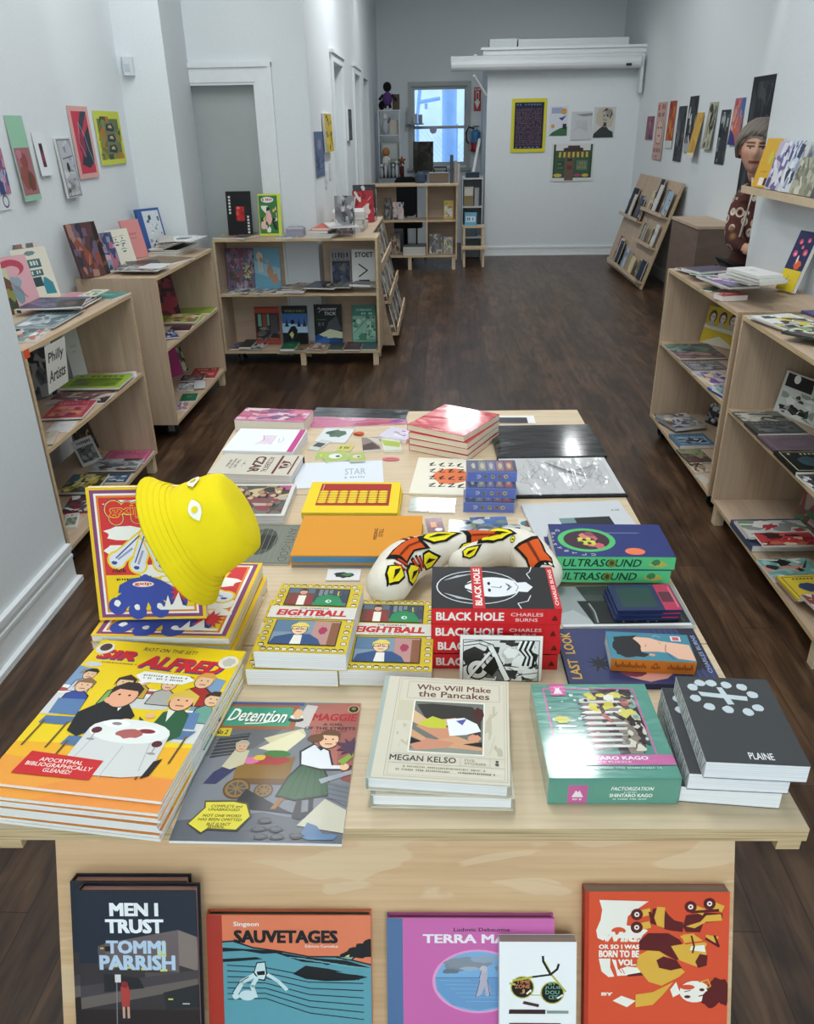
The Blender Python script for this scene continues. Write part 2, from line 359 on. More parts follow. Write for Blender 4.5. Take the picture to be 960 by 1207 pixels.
# back wall with the window opening
WX0, WX1, WZ0, WZ1 = -.47, .37, 1.16, 2.26
mb = MB(); mb.box(-3.2, WX0, YB, YB+.12, 0, CEIL); mb.box(WX1, 3.4, YB, YB+.12, 0, CEIL); mb.box(WX0, WX1, YB, YB+.12, 0, WZ0); mb.box(WX0, WX1, YB, YB+.12, WZ1, CEIL)
struct(mb.build('wall_back', 'wall'))
wn = struct(empty('window_1', (0, YB, 0)))
mb = MB()
for x0, x1, z0, z1 in ((WX0-.06, WX0, WZ0-.03, WZ1), (WX1, WX1+.06, WZ0-.03, WZ1), (WX0-.06, WX1+.06, WZ1, WZ1+.06)): mb.box(x0, x1, -.025, 0, z0, z1)
mb.box(WX0-.08, WX1+.08, -.06, 0, WZ0-.07, WZ0-.03); mb.build('window_casing', 'door', wn)
mb = MB(); zm = 1.70
for x0, x1, z0, z1, yy in ((WX0, WX0+.04, WZ0, WZ1, .03), (WX1-.04, WX1, WZ0, WZ1, .03), (WX0+.04, WX1-.04, WZ1-.045, WZ1, .03), (WX0+.04, WX1-.04, WZ0, WZ0+.05, .03), (WX0+.04, WX1-.04, zm-.02, zm+.02, .025)): mb.box(x0, x1, yy, yy+.04, z0, z1)
mb.build('window_frame', 'door', wn)
MB().box(WX0+.04, WX1-.04, .045, .05, WZ0+.05, WZ1-.045).build('window_pane', 'glass', wn)
pd = PY(511, 153, YB-.05); tag(MB().lathe([(.02, -.006), (.055, -.005), (.055, .005), (.02, .006)], 18, 'b4b2cc', o=(pd.x, YB-.05, pd.z), axis='y').tube([(pd.x, YB-.05, pd.z+.055), (pd.x, YB-.04, 1.70)], .003, '8a8a98').build('window_ornament', 'plastic'), 'pale violet disc hanging in the back window', 'ornament')
# partition room
sbox('wall_partition', .60, XR, YA, YB, 0, 2.56)
mb = MB()
for z0, z1, d in ((2.43, 2.50, .02), (2.50, 2.54, .05), (2.54, 2.60, .07), (2.60, 2.63, .10)): mb.box(.60-d, XR, YA-d, YA, z0, z1)
struct(mb.build('trim_4', 'trim'))
mb = MB(); mb.box(.62, .98, YA+.1, YA+.4, 2.56, 2.74); mb.box(1.0, 2.45, YA+.1, YA+.4, 2.56, 2.73); struct(mb.build('trim_5', 'wall'))
mb = MB()
mb.box(.6, XR, YA-.016, YA, 0, .10); mb.box(.6, XR, YA-.022, YA, .10, .125); mb.box(.6, XR, YA-.03, YA, 0, .018); struct(mb.build('baseboard_partition', 'trim'))
# right side
sbox('wall_right_near', XRN, 3.3, -2.3, 4.75, 0, CEIL)
sbox('wall_right', XR, 3.3, 4.75, YB, 0, CEIL)
sbox('baseboard_right', XR-.015, XR, 4.75, YA-.1, 0, .12, 'trim')
mb = MB(); mb.box(-1.55, -1.535, -2.3, 2.8, .02, .155); mb.box(-1.55, -1.528, -2.3, 2.8, .155, .18); mb.box(-1.55, -1.515, -2.3, 2.815, 0, .022); mb.box(-1.55, -1.53, -2.3, 2.8, .118, .132)
struct(mb.build('baseboard_left', 'trim'))
sbox('baseboard_corridor', XC, XC+.015, YD, 7.8, 0, .12, 'trim')
# front wall with the shop window behind the photographer
mb = MB(); mb.box(-1.55, XRN, -2.4, -2.3, 0, .5); mb.box(-1.55, XRN, -2.4, -2.3, 3.3, CEIL); mb.box(-1.55, -1.4, -2.4, -2.3, .5, 3.3); mb.box(1.6, XRN, -2.4, -2.3, .5, 3.3); struct(mb.build('wall_front', 'wall'))
struct(MB().box(-1.4, 1.6, -2.36, -2.35, .5, 3.3).build('window_2', 'door'))
# outside the back window: pale yard, neighbour's wall, a post with wires, a chain fence
sbox('outside_ground', -4, 5, YB+.2, YB+7, .3, .4, M['wall'])
mo = noisy('outside_render', 'dfeaf5', 'f4f8ff', (3, 3, 3), .8); mp_ = noisy('outside_blue_metal', '93b4e2', 'a6c4ec', (3, 9, 3), .6)
struct(MB().box(-4, 5, YB+6, YB+6.2, .4, 6).build('wall_outside', mo))
tag(MB().tube([(.12, YB+2.2, .4), (.12, YB+2.2, 4)], .13, n=14).build('utility_post', mp_), 'blue grey post standing outside beyond the back window', 'post')
mb = MB(); mb.tube([(-.50, YB+3.6, .4), (-.49, YB+3.6, 1.9), (-.44, YB+3.6, 2.35), (-.30, YB+3.6, 2.75), (0, YB+3.6, 3.3)], .035); mb.tube([(-.46, YB+3.6, 2.14), (-.05, YB+3.55, 2.2)], .035); mb.tube([(-.32, YB+3.6, 2.12), (-.32, YB+3.6, 2.02)], .03)
tag(mb.build('iron_arch', mp_), 'curved blue metal arch with crossbar outside the window', 'railing')
fn = tag(empty('chain_fence', (0, YB+1.6, .4)), 'wire mesh fence seen through lower half of back window', 'fence')
for x in (-.5, .25, 1.0): MB().tube([(x, 0, 0), (x, 0, 1.35)], .014, 'ffffff').build('fence_post', mp_, fn)
mb = MB(); wires = MB()
for i in range(22):
    x = -.5+i*.075; wires.tube([(x, 0, 0), (min(1.0, x+1.0), 0, min(1.25, 1.25*(min(1.0, x+1.0)-x)))], .002, n=4); wires.tube([(x, .004, 0), (max(-.5, x-1.0), .004, min(1.25, 1.25*(x-max(-.5, x-1.0)+.0001)))], .002, n=4)
wires.build('wire_mesh', mp_, fn)

# ================================================================== plywood shelf units
def shelf_unit(name, loc, rz, w, d, label, zs=(.10, .545, .95), back=(), legs='r', casters='l', group='birch plywood bookcases'):
    r = tag(empty(name, loc, rz), label, 'bookcase', group); t = .018; zt = zs[-1]+t
    for x in (0, w-t): MB().box(x, x+t, 0, d, zs[0], zt, m=0, me=1).build('side_panel', ['ply_z', 'edge'], r)
    MB().box(t, w-t, .002, d, zs[0], zs[0]+t, me=1).build('bottom_panel', ['ply_x', 'edge'], r)
    MB().box(t, w-t, .002, d, zs[1], zs[1]+t, me=1).build('shelf', ['ply_x', 'edge'], r)
    MB().box(t, w-t, 0, d, zs[2], zs[2]+t, me=1).build('top_panel', ['ply_x', 'edge'], r)
    for x0, x1 in back: MB().box(x0, x1, d-.006, d, zs[0]+t, zs[2], me=1).build('back_panel', ['ply_x', 'edge'], r)
    for side in (legs or ''):
        x = {'r': w-.06, 'l': .015, 'm': w/2-.02}[side]
        for y in (.012, d-.055): MB().box(x, x+.042, y, y+.042, 0, zs[0]).build('leg', 'pine', r)
    for side in (casters or ''):
        x = {'r': w-.10, 'l': .10}[side]
        for y in (.07, d-.08):
            c = MB().box(x-.03, x+.03, y-.03, y+.03, zs[0]-.006, zs[0]-.0005, '8a8d8f').box(x-.018, x-.013, y-.018, y+.022, .03, zs[0]-.006, '8a8d8f').box(x+.013, x+.018, y-.018, y+.022, .03, zs[0]-.006, '8a8d8f').build('caster', 'metal', r)
            MB().lathe([(.012, -.011), (.036, -.011), (.04, -.006), (.04, .006), (.036, .011), (.012, .011)], 18, '1b2423', o=(x, y, .04), axis='x').build('wheel', 'plastic', c)
    return r
DB = .345
shelf_unit('bookcase', (-1.575, 2.86, 0), PI/2, 1.15, .46, 'plywood bookcase near white wall with paper sign hung on its open front', back=((.02, .62),), legs='r', casters='l')
shelf_unit('bookcase', (-1.60, 4.46, 0), PI/2, 1.20, .46, 'plywood bookcase in front of white pilaster topped by leaning zines and pink book', back=((.02, .5), (.7, 1.18)), legs='r', casters='l')
shelf_unit('bookcase', (-1.73, 6.14, 0), 0, 1.245, .33, 'plywood bookcase in front of grey door with open white gap in its back', back=((.02, .47), (.84, 1.225)), legs='rm', casters='l')
shelf_unit('bookcase', (1.268, 4.62, 0), -PI/2, 1.165, .455, 'plywood bookcase on side with woman showing yellow picture book on its shelf', back=((.02, 1.145),), legs='', casters='lr')
shelf_unit('bookcase', (1.268, 3.40, 0), -PI/2, 1.165, .455, 'plywood bookcase under wall shelf with black and white poster leaning inside', back=((.02, 1.145),), legs='lr', casters='')
# price tape on the first bookcase corner
tag(MB().box(-1.577, -1.5745, 2.862, 2.905, .935, .968, 'e8572c').box(-1.5775, -1.577, 2.885, 2.897, .945, .958, '5a2010').build('orange_tape', 'gloss'), 'strip of orange tape on corner post of bookcase by white wall', 'tape')
# ================================================================== display table
T = .85
ang = math.radians(1.45)
tb = tag(empty('display_table', (-.061, .764, 0), ang), 'pale pine plywood display table covered with stacks of comics and books', 'table')
mb = MB()
WT, LT = 1.11, 1.74
ys = [0, .42, .74, 1.08, LT]
for i in range(4):
    tp = MB().box(-WT/2, WT/2, ys[i]+(.0015 if i else 0), ys[i+1]-.0015, T-.022, T, me=1).build('tabletop_board', ['pine', 'edge'], tb)
for x0, x1 in ((-WT/2+.004, -WT/2+.036), (WT/2-.036, WT/2-.004)): MB().box(x0, x1, .004, LT, T-.042, T-.0225, me=1).build('batten', ['edge', 'edge'], tb)
MB().box(.165, .20, .012, .035, T-.034, T-.0225).build('cleat', 'edge', tb)
LEAN = math.radians(21.5)                       # the front panel slopes out towards the room like an easel
mb = MB(); L_ = (T-.0225)/math.cos(LEAN)
fp = mb.box(-.49, .478, 0, .018, -L_+.02, 0, me=1).build('front_panel', ['birch', 'pine'], tb); fp.location = (0, .048, T-.0235); fp.rotation_euler = (-LEAN, 0, 0)
LD = .44                                        # ledge for the face-out books, measured down the panel
MB().box(-.47, .46, -.05, -.0005, -LD-.018, -LD).box(-.47, .46, -.06, -.0505, -LD-.018, -LD+.02, me=1).build('ledge', ['pine', 'edge'], fp)
MB().box(-.49, -.472, .0735, LT-.1, 0, T-.0225, me=1).build('side_panel', ['pine', 'edge'], tb)
MB().box(.46, .478, .0735, LT-.1, 0, T-.0225, me=1).build('side_panel', ['pine', 'edge'], tb)
MB().box(-.472, .46, LT-.118, LT-.1, 0, T-.0225, me=1).build('back_panel', ['birch', 'edge'], tb)
# ================================================================== books: builders and placing
class G: pass
def fr(A, B, D, z):
    """rectangle on the level z from three picture corners: near-left, near-right, far-left"""
    a, b, d = P(*A, z), P(*B, z), P(*D, z); g = G()
    ex = (b-a).normalized(); ey = Vector((-ex.y, ex.x, 0)); g.w = (b-a).length; g.d = (d-a).dot(ey)
    g.c = a+ex*g.w/2+ey*g.d/2; g.a = math.atan2(ex.y, ex.x); return g
QT = {'N': 0, 'W': PI/2, 'S': PI, 'E': -PI/2}
def dims(g, q): return (g.w, g.d) if q in 'NS' else (g.d, g.w)
def place(o, g, z, q='N', dx=0, dy=0, da=0):
    ex = Vector((math.cos(g.a), math.sin(g.a), 0)); ey = Vector((-ex.y, ex.x, 0))
    p = g.c+ex*dx+ey*dy; o.location = (p.x, p.y, z); o.rotation_euler = (0, 0, g.a+QT[q]+da); return o
def book(name, W, H, t, front=None, cc='ffffff', kind='hard', spine=None, sc=None, pc='f6f4ee', mat='gloss', ins=None, ct=None):
    """a bound book lying on its back: Empty > cover (with its printing), page_block"""
    r = empty(name); ct = ct or (.0026 if kind == 'hard' else .0006); i = ins if ins is not None else (.004 if kind == 'hard' else .0006); sc = sc or cc
    mb = MB(); mb.box(-W/2, W/2, -H/2, H/2, t-ct, t, cc); mb.box(-W/2, W/2, -H/2, H/2, 0, ct, cc)
    mb.box(-W/2, -W/2+ct, -H/2, H/2, ct, t-ct, sc)
    if front: a = Art(W, H); front(a); mb.art(a, (0, 0, t), (1, 0, 0), (0, 1, 0), (0, 0, 1))
    if spine: a = Art(H, t, sc); spine(a); mb.art(a, (-W/2, 0, t/2), (0, -1, 0), (0, 0, 1), (-1, 0, 0))
    elif sc != cc: mb.art(Art(H, t, sc), (-W/2, 0, t/2), (0, -1, 0), (0, 0, 1), (-1, 0, 0))
    mb.build('cover', mat, r)
    MB().box(-W/2+ct+.0002, W/2-i, -H/2+i, H/2-i, ct+.0001, t-ct-.0001, pc).build('page_block', 'pages', r); return r
def sheet(name, W, H, t, front=None, cc='ffffff', pc=None, mat='gloss', curl=0.0):
    """a stapled comic, zine, card or print: one mesh"""
    mb = MB(); pc = pc or 'eeeeea'; n = 1 if not curl else 8
    if not curl:
        mb.box(-W/2, W/2, -H/2, H/2, 0, t, pc); mb.face([(-W/2, -H/2, t+.0001), (W/2, -H/2, t+.0001), (W/2, H/2, t+.0001), (-W/2, H/2, t+.0001)], cc)
    else:
        mb.box(-W/2, W/2, -H/2, H/2, 0, t, pc); mb.face([(-W/2, -H/2, t+.0001), (W/2, -H/2, t+.0001), (W/2, H/2, t+.0001), (-W/2, H/2, t+.0001)], cc)
    if front: a = Art(W, H); front(a); mb.art(a, (0, 0, t+.0001), (1, 0, 0), (0, 1, 0), (0, 0, 1))
    return mb.build(name, mat)
def head_of(fn, k):
    """draw a picture on the upper share k of the cover"""
    def f(a):
        n0 = len(a.L); a.H *= k; a.vmin = -(1-k)/k; fn(a); a.H /= k; a.vmin = 0
        a.L[n0:] = [([(u, 1-(1-v)*k if v != 0 else 0) for u, v in p], fs, c) for p, fs, c in a.L[n0:]]
    return f
def stand_frame(pL, pR, z, lean):
    A, B = P(*pL, z), P(*pR, z); A.z = B.z = z
    ex = (B-A).normalized(); n = Vector((-ex.y, ex.x, 0)); u = Vector((0, 0, 1))*math.cos(lean)+n*math.sin(lean); en = ex.cross(u)
    return A, B, ex, u, en
def hit(px, o, en):
    r = ray(*px); return CAM+r*((Vector(o)-CAM).dot(en)/r.dot(en))
def stand_dims(pL, pR, pT, z, lean):
    A, B, ex, u, en = stand_frame(pL, pR, z, lean); return (B-A).length, (hit(pT, A, en)-A).dot(u)
def stand(o, pL, pR, z, lean, H, t):
    A, B, ex, u, en = stand_frame(pL, pR, z, lean)
    org = (A+B)/2+u*H/2-en*t+Vector((0, 0, t*max(0, math.sin(lean))+.0004))
    o.matrix_world = Matrix(((ex.x, u.x, en.x, org.x), (ex.y, u.y, en.y, org.y), (ex.z, u.z, en.z, org.z), (0, 0, 0, 1))); return o
# small drawing helpers for figures in cover pictures (plain invented people)
def head(a, u, v, r, skin='e8b898', hair='3a2a22', o='1c1a1a', style=0):
    q = a.W/a.H
    a.ell(o, u, v, r*1.08, r*1.3*q); a.ell(skin, u, v, r, r*1.2*q)
    if style == 0: a.poly(hair, (u-r*1.1, v), (u-r*1.15, v+r*.8*q), (u-r*.4, v+r*1.5*q), (u+r*.5, v+r*1.5*q), (u+r*1.15, v+r*.9*q), (u+r*1.1, v+r*.1*q), (u+r*.8, v+r*.6*q), (u-r*.6, v+r*.7*q))
    elif style == 1: a.poly(hair, (u-r*1.25, v-r*.7*q), (u-r*1.25, v+r*.8*q), (u, v+r*1.6*q), (u+r*1.25, v+r*.8*q), (u+r*1.25, v-r*.7*q), (u+r*.85, v+r*.5*q), (u-r*.85, v+r*.5*q))
    a.ell(o, u-r*.35, v+r*.1*q, r*.1); a.ell(o, u+r*.4, v+r*.1*q, r*.1); a.line('a05048', r*.14, (u-r*.3, v-r*.6*q), (u+r*.35, v-r*.6*q))
# ================================================================== front row of the table
# --- stack of large yellow comics
def c_alfred(a):
    a.poly('f0a03c', (0, 0), (1, 0), (1, .22), (0, .34)); a.poly('f5d312', (0, .2), (1, .2), (1, 1), (0, 1)); a.poly('f2b324', (0, .16), (1, .12), (1, .3), (0, .24)); a.poly('ee9440', (.3, 0), (1, 0), (1, .12), (.55, .1))
    a.text('2a2418', 'RIOT ON THE SET!', .33, .937, .69, .965, .01, .15)
    for i, (dx, dv, c) in enumerate(((.008, -.01, '2b3a8c'), (0, 0, 'd8232a'))):
        a.text(c, 'SIR', .06+dx, .85+dv, .33+dx, .925+dv, .05, .25); a.text(c, 'ALFRED', .38+dx, .80+dv, .92+dx, .90+dv, .05, .25, slope=-.1)
    a.scrib('5a5030', .12, .815, .36, .825, 18, 4); a.scrib('5a5030', .58, .785, .85, .795, 18, 5); a.text('2a2418', 'No. 3', .73, .755, .80, .77, .02)
    a.ell('e9e4d8', .07, .93, .06); a.ell('4a3a3a', .07, .94, .04); a.ell('e9e4d8', .93, .9, .065); a.blob('c7c2b8', .93, .9, .05, .04, 3); a.blob('cfd5da', .08, .80, .07, .022, 5)
    for u in (.0, .86): a.poly('7f9fc4', (u, .52), (u+.12, .54), (u+.12, .76), (u, .78))
    for u, v in ((.07, .72), (.86, .68)): a.poly('8d8478', (u-.04, v), (u+.05, v), (u+.02, v+.035), (u-.02, v+.035))
    def table(u, v, ru, rv, drop): a.poly('d7d9d6', (u-ru, v), (u-ru*1.05, v-drop), (u-ru*.4, v-drop*1.12), (u+ru*.5, v-drop*1.1), (u+ru*1.05, v-drop), (u+ru, v)); a.ell('eceeea', u, v, ru, rv)
    def chair(u, v, s=1.0): a.poly('5c7fae', (u-.07*s, v+.07*s), (u+.06*s, v+.075*s), (u+.075*s, v-.01), (u-.06*s, v-.012)); a.poly('54759f', (u-.06*s, v-.03), (u+.09*s, v-.02), (u+.06*s, v-.06*s), (u-.07*s, v-.06*s)); a.line('6a4a28', .012, (u-.05*s, v-.06), (u-.06*s, v-.17*s)); a.line('6a4a28', .012, (u+.06*s, v-.06), (u+.05*s, v-.17*s))
    table(.0, .60, .17, .03, .16); table(.93, .50, .16, .03, .16); table(.57, .62, .15, .03, .10)
    a.ell('b84a44', .0, .595, .06, .014); a.ell('b84a44', .57, .625, .05, .012)
    def fig(u, v, s, top, hair, st=0): a.poly('1a1a1e', (u-.085*s, v-.13*s), (u-.075*s, v-.03*s), (u, v+.012*s), (u+.08*s, v-.035*s), (u+.09*s, v-.13*s)); a.poly(top, (u-.078*s, v-.125*s), (u-.068*s, v-.035*s), (u, v+.006*s), (u+.073*s, v-.04*s), (u+.082*s, v-.125*s)); head(a, u, v+.035*s, .05*s, 'ecc09a', hair, style=st)
    fig(.11, .69, .8, 'cdd2d8', '2a221e'); fig(.13, .60, 1.0, '34499a', '8a6a4a', 1); fig(.37, .645, 1.0, '7fb05a', '3a2a20', 1); fig(.48, .68, .8, 'caa23a', '2a2018'); fig(.65, .66, .9, 'b8b6b0', '8a5a34'); fig(.85, .70, 1.1, 'a82a2c', 'd8a04a'); fig(.97, .58, 1.0, '6aa092', '3a2c26')
    a.poly('f7f7f2', (.40, .74), (.44, .775), (.74, .765), (.79, .735), (.73, .70), (.5, .695), (.42, .65), (.46, .70)); a.scrib('77736a', .45, .74, .74, .752, 18, 6); a.scrib('77736a', .46, .72, .72, .732, 18, 7)
    chair(.13, .44, 1.3); chair(.86, .42, 1.3); chair(.36, .33, 1.4); chair(.74, .30, 1.2)
    # two diners at the middle table
    a.poly('17171b', (.24, .33), (.22, .45), (.33, .545), (.47, .55), (.57, .46), (.55, .40), (.42, .38), (.32, .30)); a.poly('eef0ee', (.41, .545), (.47, .54), (.45, .48)); head(a, .42, .585, .085, 'f0b08c', '2a2422'); a.ell('f0b08c', .40, .55, .08, .03); a.ell('f0b08c', .54, .42, .035, .018)
    a.poly('1f5a3a', (.60, .46), (.70, .40), (.72, .50), (.80, .545), (.88, .50), (.90, .36), (.82, .30), (.72, .34), (.62, .41)); a.poly('e8e6dc', (.74, .52), (.79, .53), (.77, .44)); head(a, .79, .585, .07, 'f0b890', 'e0c050', style=1); a.ell('f0b890', .66, .47, .03, .018)
    table(.60, .36, .24, .075, .24); a.line('b9bcb8', .006, (.42, .3), (.38, .12)); a.line('b9bcb8', .006, (.62, .27), (.6, .08)); a.line('b9bcb8', .006, (.76, .3), (.79, .14))
    a.ell('f8f8f6', .50, .40, .08, .026); a.ell('8a8a88', .50, .40, .03, .01); a.ell('f8f8f6', .70, .37, .075, .024); a.ell('8a2a34', .70, .37, .05, .014); a.blob('b4625e', .61, .345, .085, .035, 8)
    for u, v in ((.41, .35), (.80, .30)): a.ell('5a1a2c', u, v, .03, .02); a.line('8a8a8a', .006, (u, v-.02), (u, v-.055)); a.ell('9a9a98', u, v-.058, .025, .007)
    a.poly('1a1416', (.84, .2), (.88, .22), (.86, .12), (.82, .1))
    a.poly('cf2026', (.12, .06), (.14, .19), (.57, .175), (.56, .065))
    for v, s_, u0, u1 in ((.15, 'APOCRYPHAL', .22, .47), (.122, 'BIBLIOGRAPHICALLY', .16, .54), (.094, 'GLEANED!', .28, .44)): a.text('f3e9e0', s_, u0, v-.012, u1, v+.010, .01)
tz = T+.056
g = fr((12, 924), (190, 944), (118, 776), tz); g.w = .262; g.d = .335
a_ = P(190, 944, tz); ex = Vector((math.cos(g.a), math.sin(g.a), 0)); g.c = a_-ex*g.w/2+Vector((-ex.y, ex.x, 0))*g.d/2
proto = sheet('comic_book', .262, .335, .0052, c_alfred, 'f2cc1a', 'f2f2f0')
rnd = random.Random(4); n = 9
for i in range(n):
    o = proto if i == 0 else dup(proto)
    top = i == n-1
    place(o, g, T+.0004+i*.0061, 'N', (0 if top else -.003+.004*rnd.random()), (0 if top else -.019+.004*rnd.random()), (0 if top else .004+.012*(rnd.random()-.5)))
    tag(o, 'large yellow comic with red lettering and dinner scene, %s of its stack' % ('topmost and askew' if top else (ORD[i]+' from the bottom') if i else 'lowest'), 'comic', 'large yellow comics stacked at table corner')
# --- grey street comic lying alone
def c_street(a):
    a.rect('7d8087', 0, 0, 1, 1); a.poly('5d6068', (0, .0), (1, .0), (1, .10), (.5, .18), (0, .12)); a.poly('4b5a8a', (0, .97), (.6, .97), (.6, 1), (0, 1))
    a.poly('b36a5e', (.62, .98), (1, 1), (1, .46), (.78, .52), (.70, .70)); a.poly('a05a50', (.86, .9), (1, .92), (1, .5), (.9, .5)); a.poly('8f4a44', (.93, .5), (1, .5), (1, .38), (.94, .4))
    a.poly('6a6c72', (.0, .55), (.33, .62), (.5, .78), (.0, .80)); a.poly('3a3c42', (.06, .54), (.26, .58), (.28, .74), (.08, .70))
    for k in range(6): a.line('90949a', .004, (.06, .56+.026*k), (.27, .595+.026*k))
    a.poly('d9d0a8', (.38, .70), (.63, .78), (.66, .73), (.50, .60)); a.poly('e9e2bc', (.36, .62), (.60, .76), (.66, .72), (.54, .58)); a.poly('cfc8c0', (.56, .80), (.62, .98), (.70, .97), (.66, .78))
    a.rect('a4603a', .015, .77, .57, .975); a.rect('3f9a7c', .07, .795, .53, .955)
    for dx, dv, c in ((.006, -.006, '2a5a4c'), (0, 0, 'f5f5ee')): a.text(c, 'Detention', .10+dx, .83+dv, .50+dx, .935+dv, .02, .25, slope=-.12)
    a.line('f5f5ee', .012, (.22, .815), (.33, .82), (.40, .835)); a.ell('2a2a30', .565, .85, .055, .02); a.ell('e8e8e8', .565, .875, .045, .02); a.blob('e2b890', .57, .90, .04, .05, 3)
    a.text('b3202a', 'MAGGIE', .68, .845, .985, .905, .04, .1); a.text('241c1c', 'A GIRL', .76, .805, .90, .825, .02); a.text('241c1c', 'OF THE STREETS', .64, .772, .985, .795, .02); a.text('3a2a28', 'by STEPHEN CRANE', .72, .75, .93, .764)
    a.ell('d8c06a', .955, .945, .04); a.ell('22201c', .955, .945, .034); a.ell('807860', .955, .95, .016)
    a.rect('d9c430', .02, .71, .145, .775); a.text('3a3420', 'No 2', .04, .725, .125, .76, .03, .15)
    # cart, vendor and walking woman
    a.poly('8a6428', (.26, .36), (.60, .36), (.62, .56), (.25, .50)); a.poly('6b4a1e', (.26, .36), (.60, .36), (.60, .40), (.26, .40)); a.blob('a83232', .45, .53, .16, .045, 4); a.blob('d870a0', .33, .53, .07, .03, 5); a.blob('d8b838', .39, .55, .05, .025, 6); a.blob('3f7a34', .50, .58, .10, .03, 7)
    for u, v, r in ((.30, .33, .085), (.47, .32, .06)): a.ell('5a3e18', u, v, r); a.ell('8f6a2e', u, v, r*.85); a.ell('4a4c50', u, v, r*.65); [a.line('8f6a2e', .01, (u-r*.7*math.cos(t), v-r*.52*math.sin(t)), (u+r*.7*math.cos(t), v+r*.52*math.sin(t))) for t in (0, .8, 1.6, 2.4)]
    a.poly('2b2f5c', (.08, .36), (.16, .36), (.26, .47), (.20, .50), (.12, .44)); a.poly('c9c2a4', (.16, .48), (.22, .62), (.31, .60), (.30, .50), (.22, .46)); head(a, .25, .63, .04, 'd8b090', 'b8b0a0')
    a.poly('23242a', (.30, .20), (.36, .33), (.62, .20), (.7, .17), (.5, .19)); a.poly('9a6a2c', (.54, .20), (.57, .20), (.62, .28), (.59, .29))
    a.poly('22221f', (.60, .42), (.55, .28), (.68, .255), (.88, .29), (.87, .40), (.80, .52), (.66, .50)); a.poly('2f5a36', (.61, .41), (.565, .29), (.68, .265), (.87, .30), (.86, .39), (.79, .51), (.67, .49))
    for k in range(5): a.line('24462a', .005, (.68+.03*k, .48), (.62+.055*k, .28))
    a.poly('22232a', (.69, .26), (.72, .26), (.73, .18), (.86, .21), (.88, .195), (.72, .135), (.68, .15)); a.poly('22232a', (.76, .27), (.79, .27), (.80, .19), (.77, .19))
    a.poly('1c1c20', (.66, .50), (.64, .60), (.72, .66), (.84, .61), (.88, .50), (1.0, .50), (.98, .47), (.80, .46)); a.poly('e6e8ec', (.67, .505), (.655, .595), (.73, .65), (.83, .605), (.865, .50), (.96, .50), (.95, .475), (.80, .475)); a.ell('ecc09a', .95, .49, .03)
    head(a, .82, .69, .065, 'eebf9a', '6a4426'); a.blob('6a4426', .73, .70, .06, .04, 8); a.poly('1c1c20', (.74, .64), (.80, .625), (.78, .605))
    a.poly('8aa83c', (.90, .53), (.99, .60), (1, .57), (.94, .50)); a.star('4a2a4a', .97, .64, .05, .11, 9, 4)
    a.poly('9da2aa', (.80, .40), (1, .47), (1, .44), (.82, .37)); a.poly('c7c2ae', (.72, .10), (1, .06), (1, .2), (.86, .27)); a.poly('6f737c', (.86, .38), (1, .36), (1, .22), (.88, .28))
    for k in range(4): a.line('55585f', .006, (.86, .28+.03*k), (1, .25+.03*k))
    a.poly('56789c', (.75, .04), (.78, .12), (.84, .10), (.88, .055), (.97, .05), (.95, .02), (.80, .015))
    for u, v in ((.53, .125), (.50, .075), (.60, .075), (.62, .03), (.73, .04), (.52, .03)): a.blob('33363c', u, v, .055, .022, int(u*99)); a.blob('565a62', u, v+.004, .042, .013, int(u*77))
    a.poly('4a4628', (.07, .10), (.14, .20), (.13, .245), (.31, .25), (.40, .235), (.44, .15), (.38, .06), (.20, .065), (.17, .04)); a.poly('e0d23c', (.08, .10), (.15, .20), (.14, .235), (.31, .24), (.39, .225), (.43, .15), (.37, .07), (.20, .075), (.17, .05))
    for v, s_, u0, u1 in ((.212, 'COMPLETE and', .18, .37), (.190, 'UNABRIDGED', .17, .36), (.152, 'NOT ONE WORD', .15, .38), (.128, 'HAS BEEN OMITTED', .13, .39), (.100, 'BUT IS FACT', .19, .33), (.084, 'SEVERAL', .20, .30)): a.text('3a3618', s_, u0, v-.009, u1, v+.008, .015, .1)
tz = T+.0045
g = fr((199, 991), (403, 995), (261, 827), tz)
o = place(sheet('comic_book', g.w, g.d, .0042, c_street, '7d8087', 'f4f4f4'), g, T+.0003)
tag(o, 'grey comic with green title panel and woman passing a flower cart, alone by table edge', 'comic')
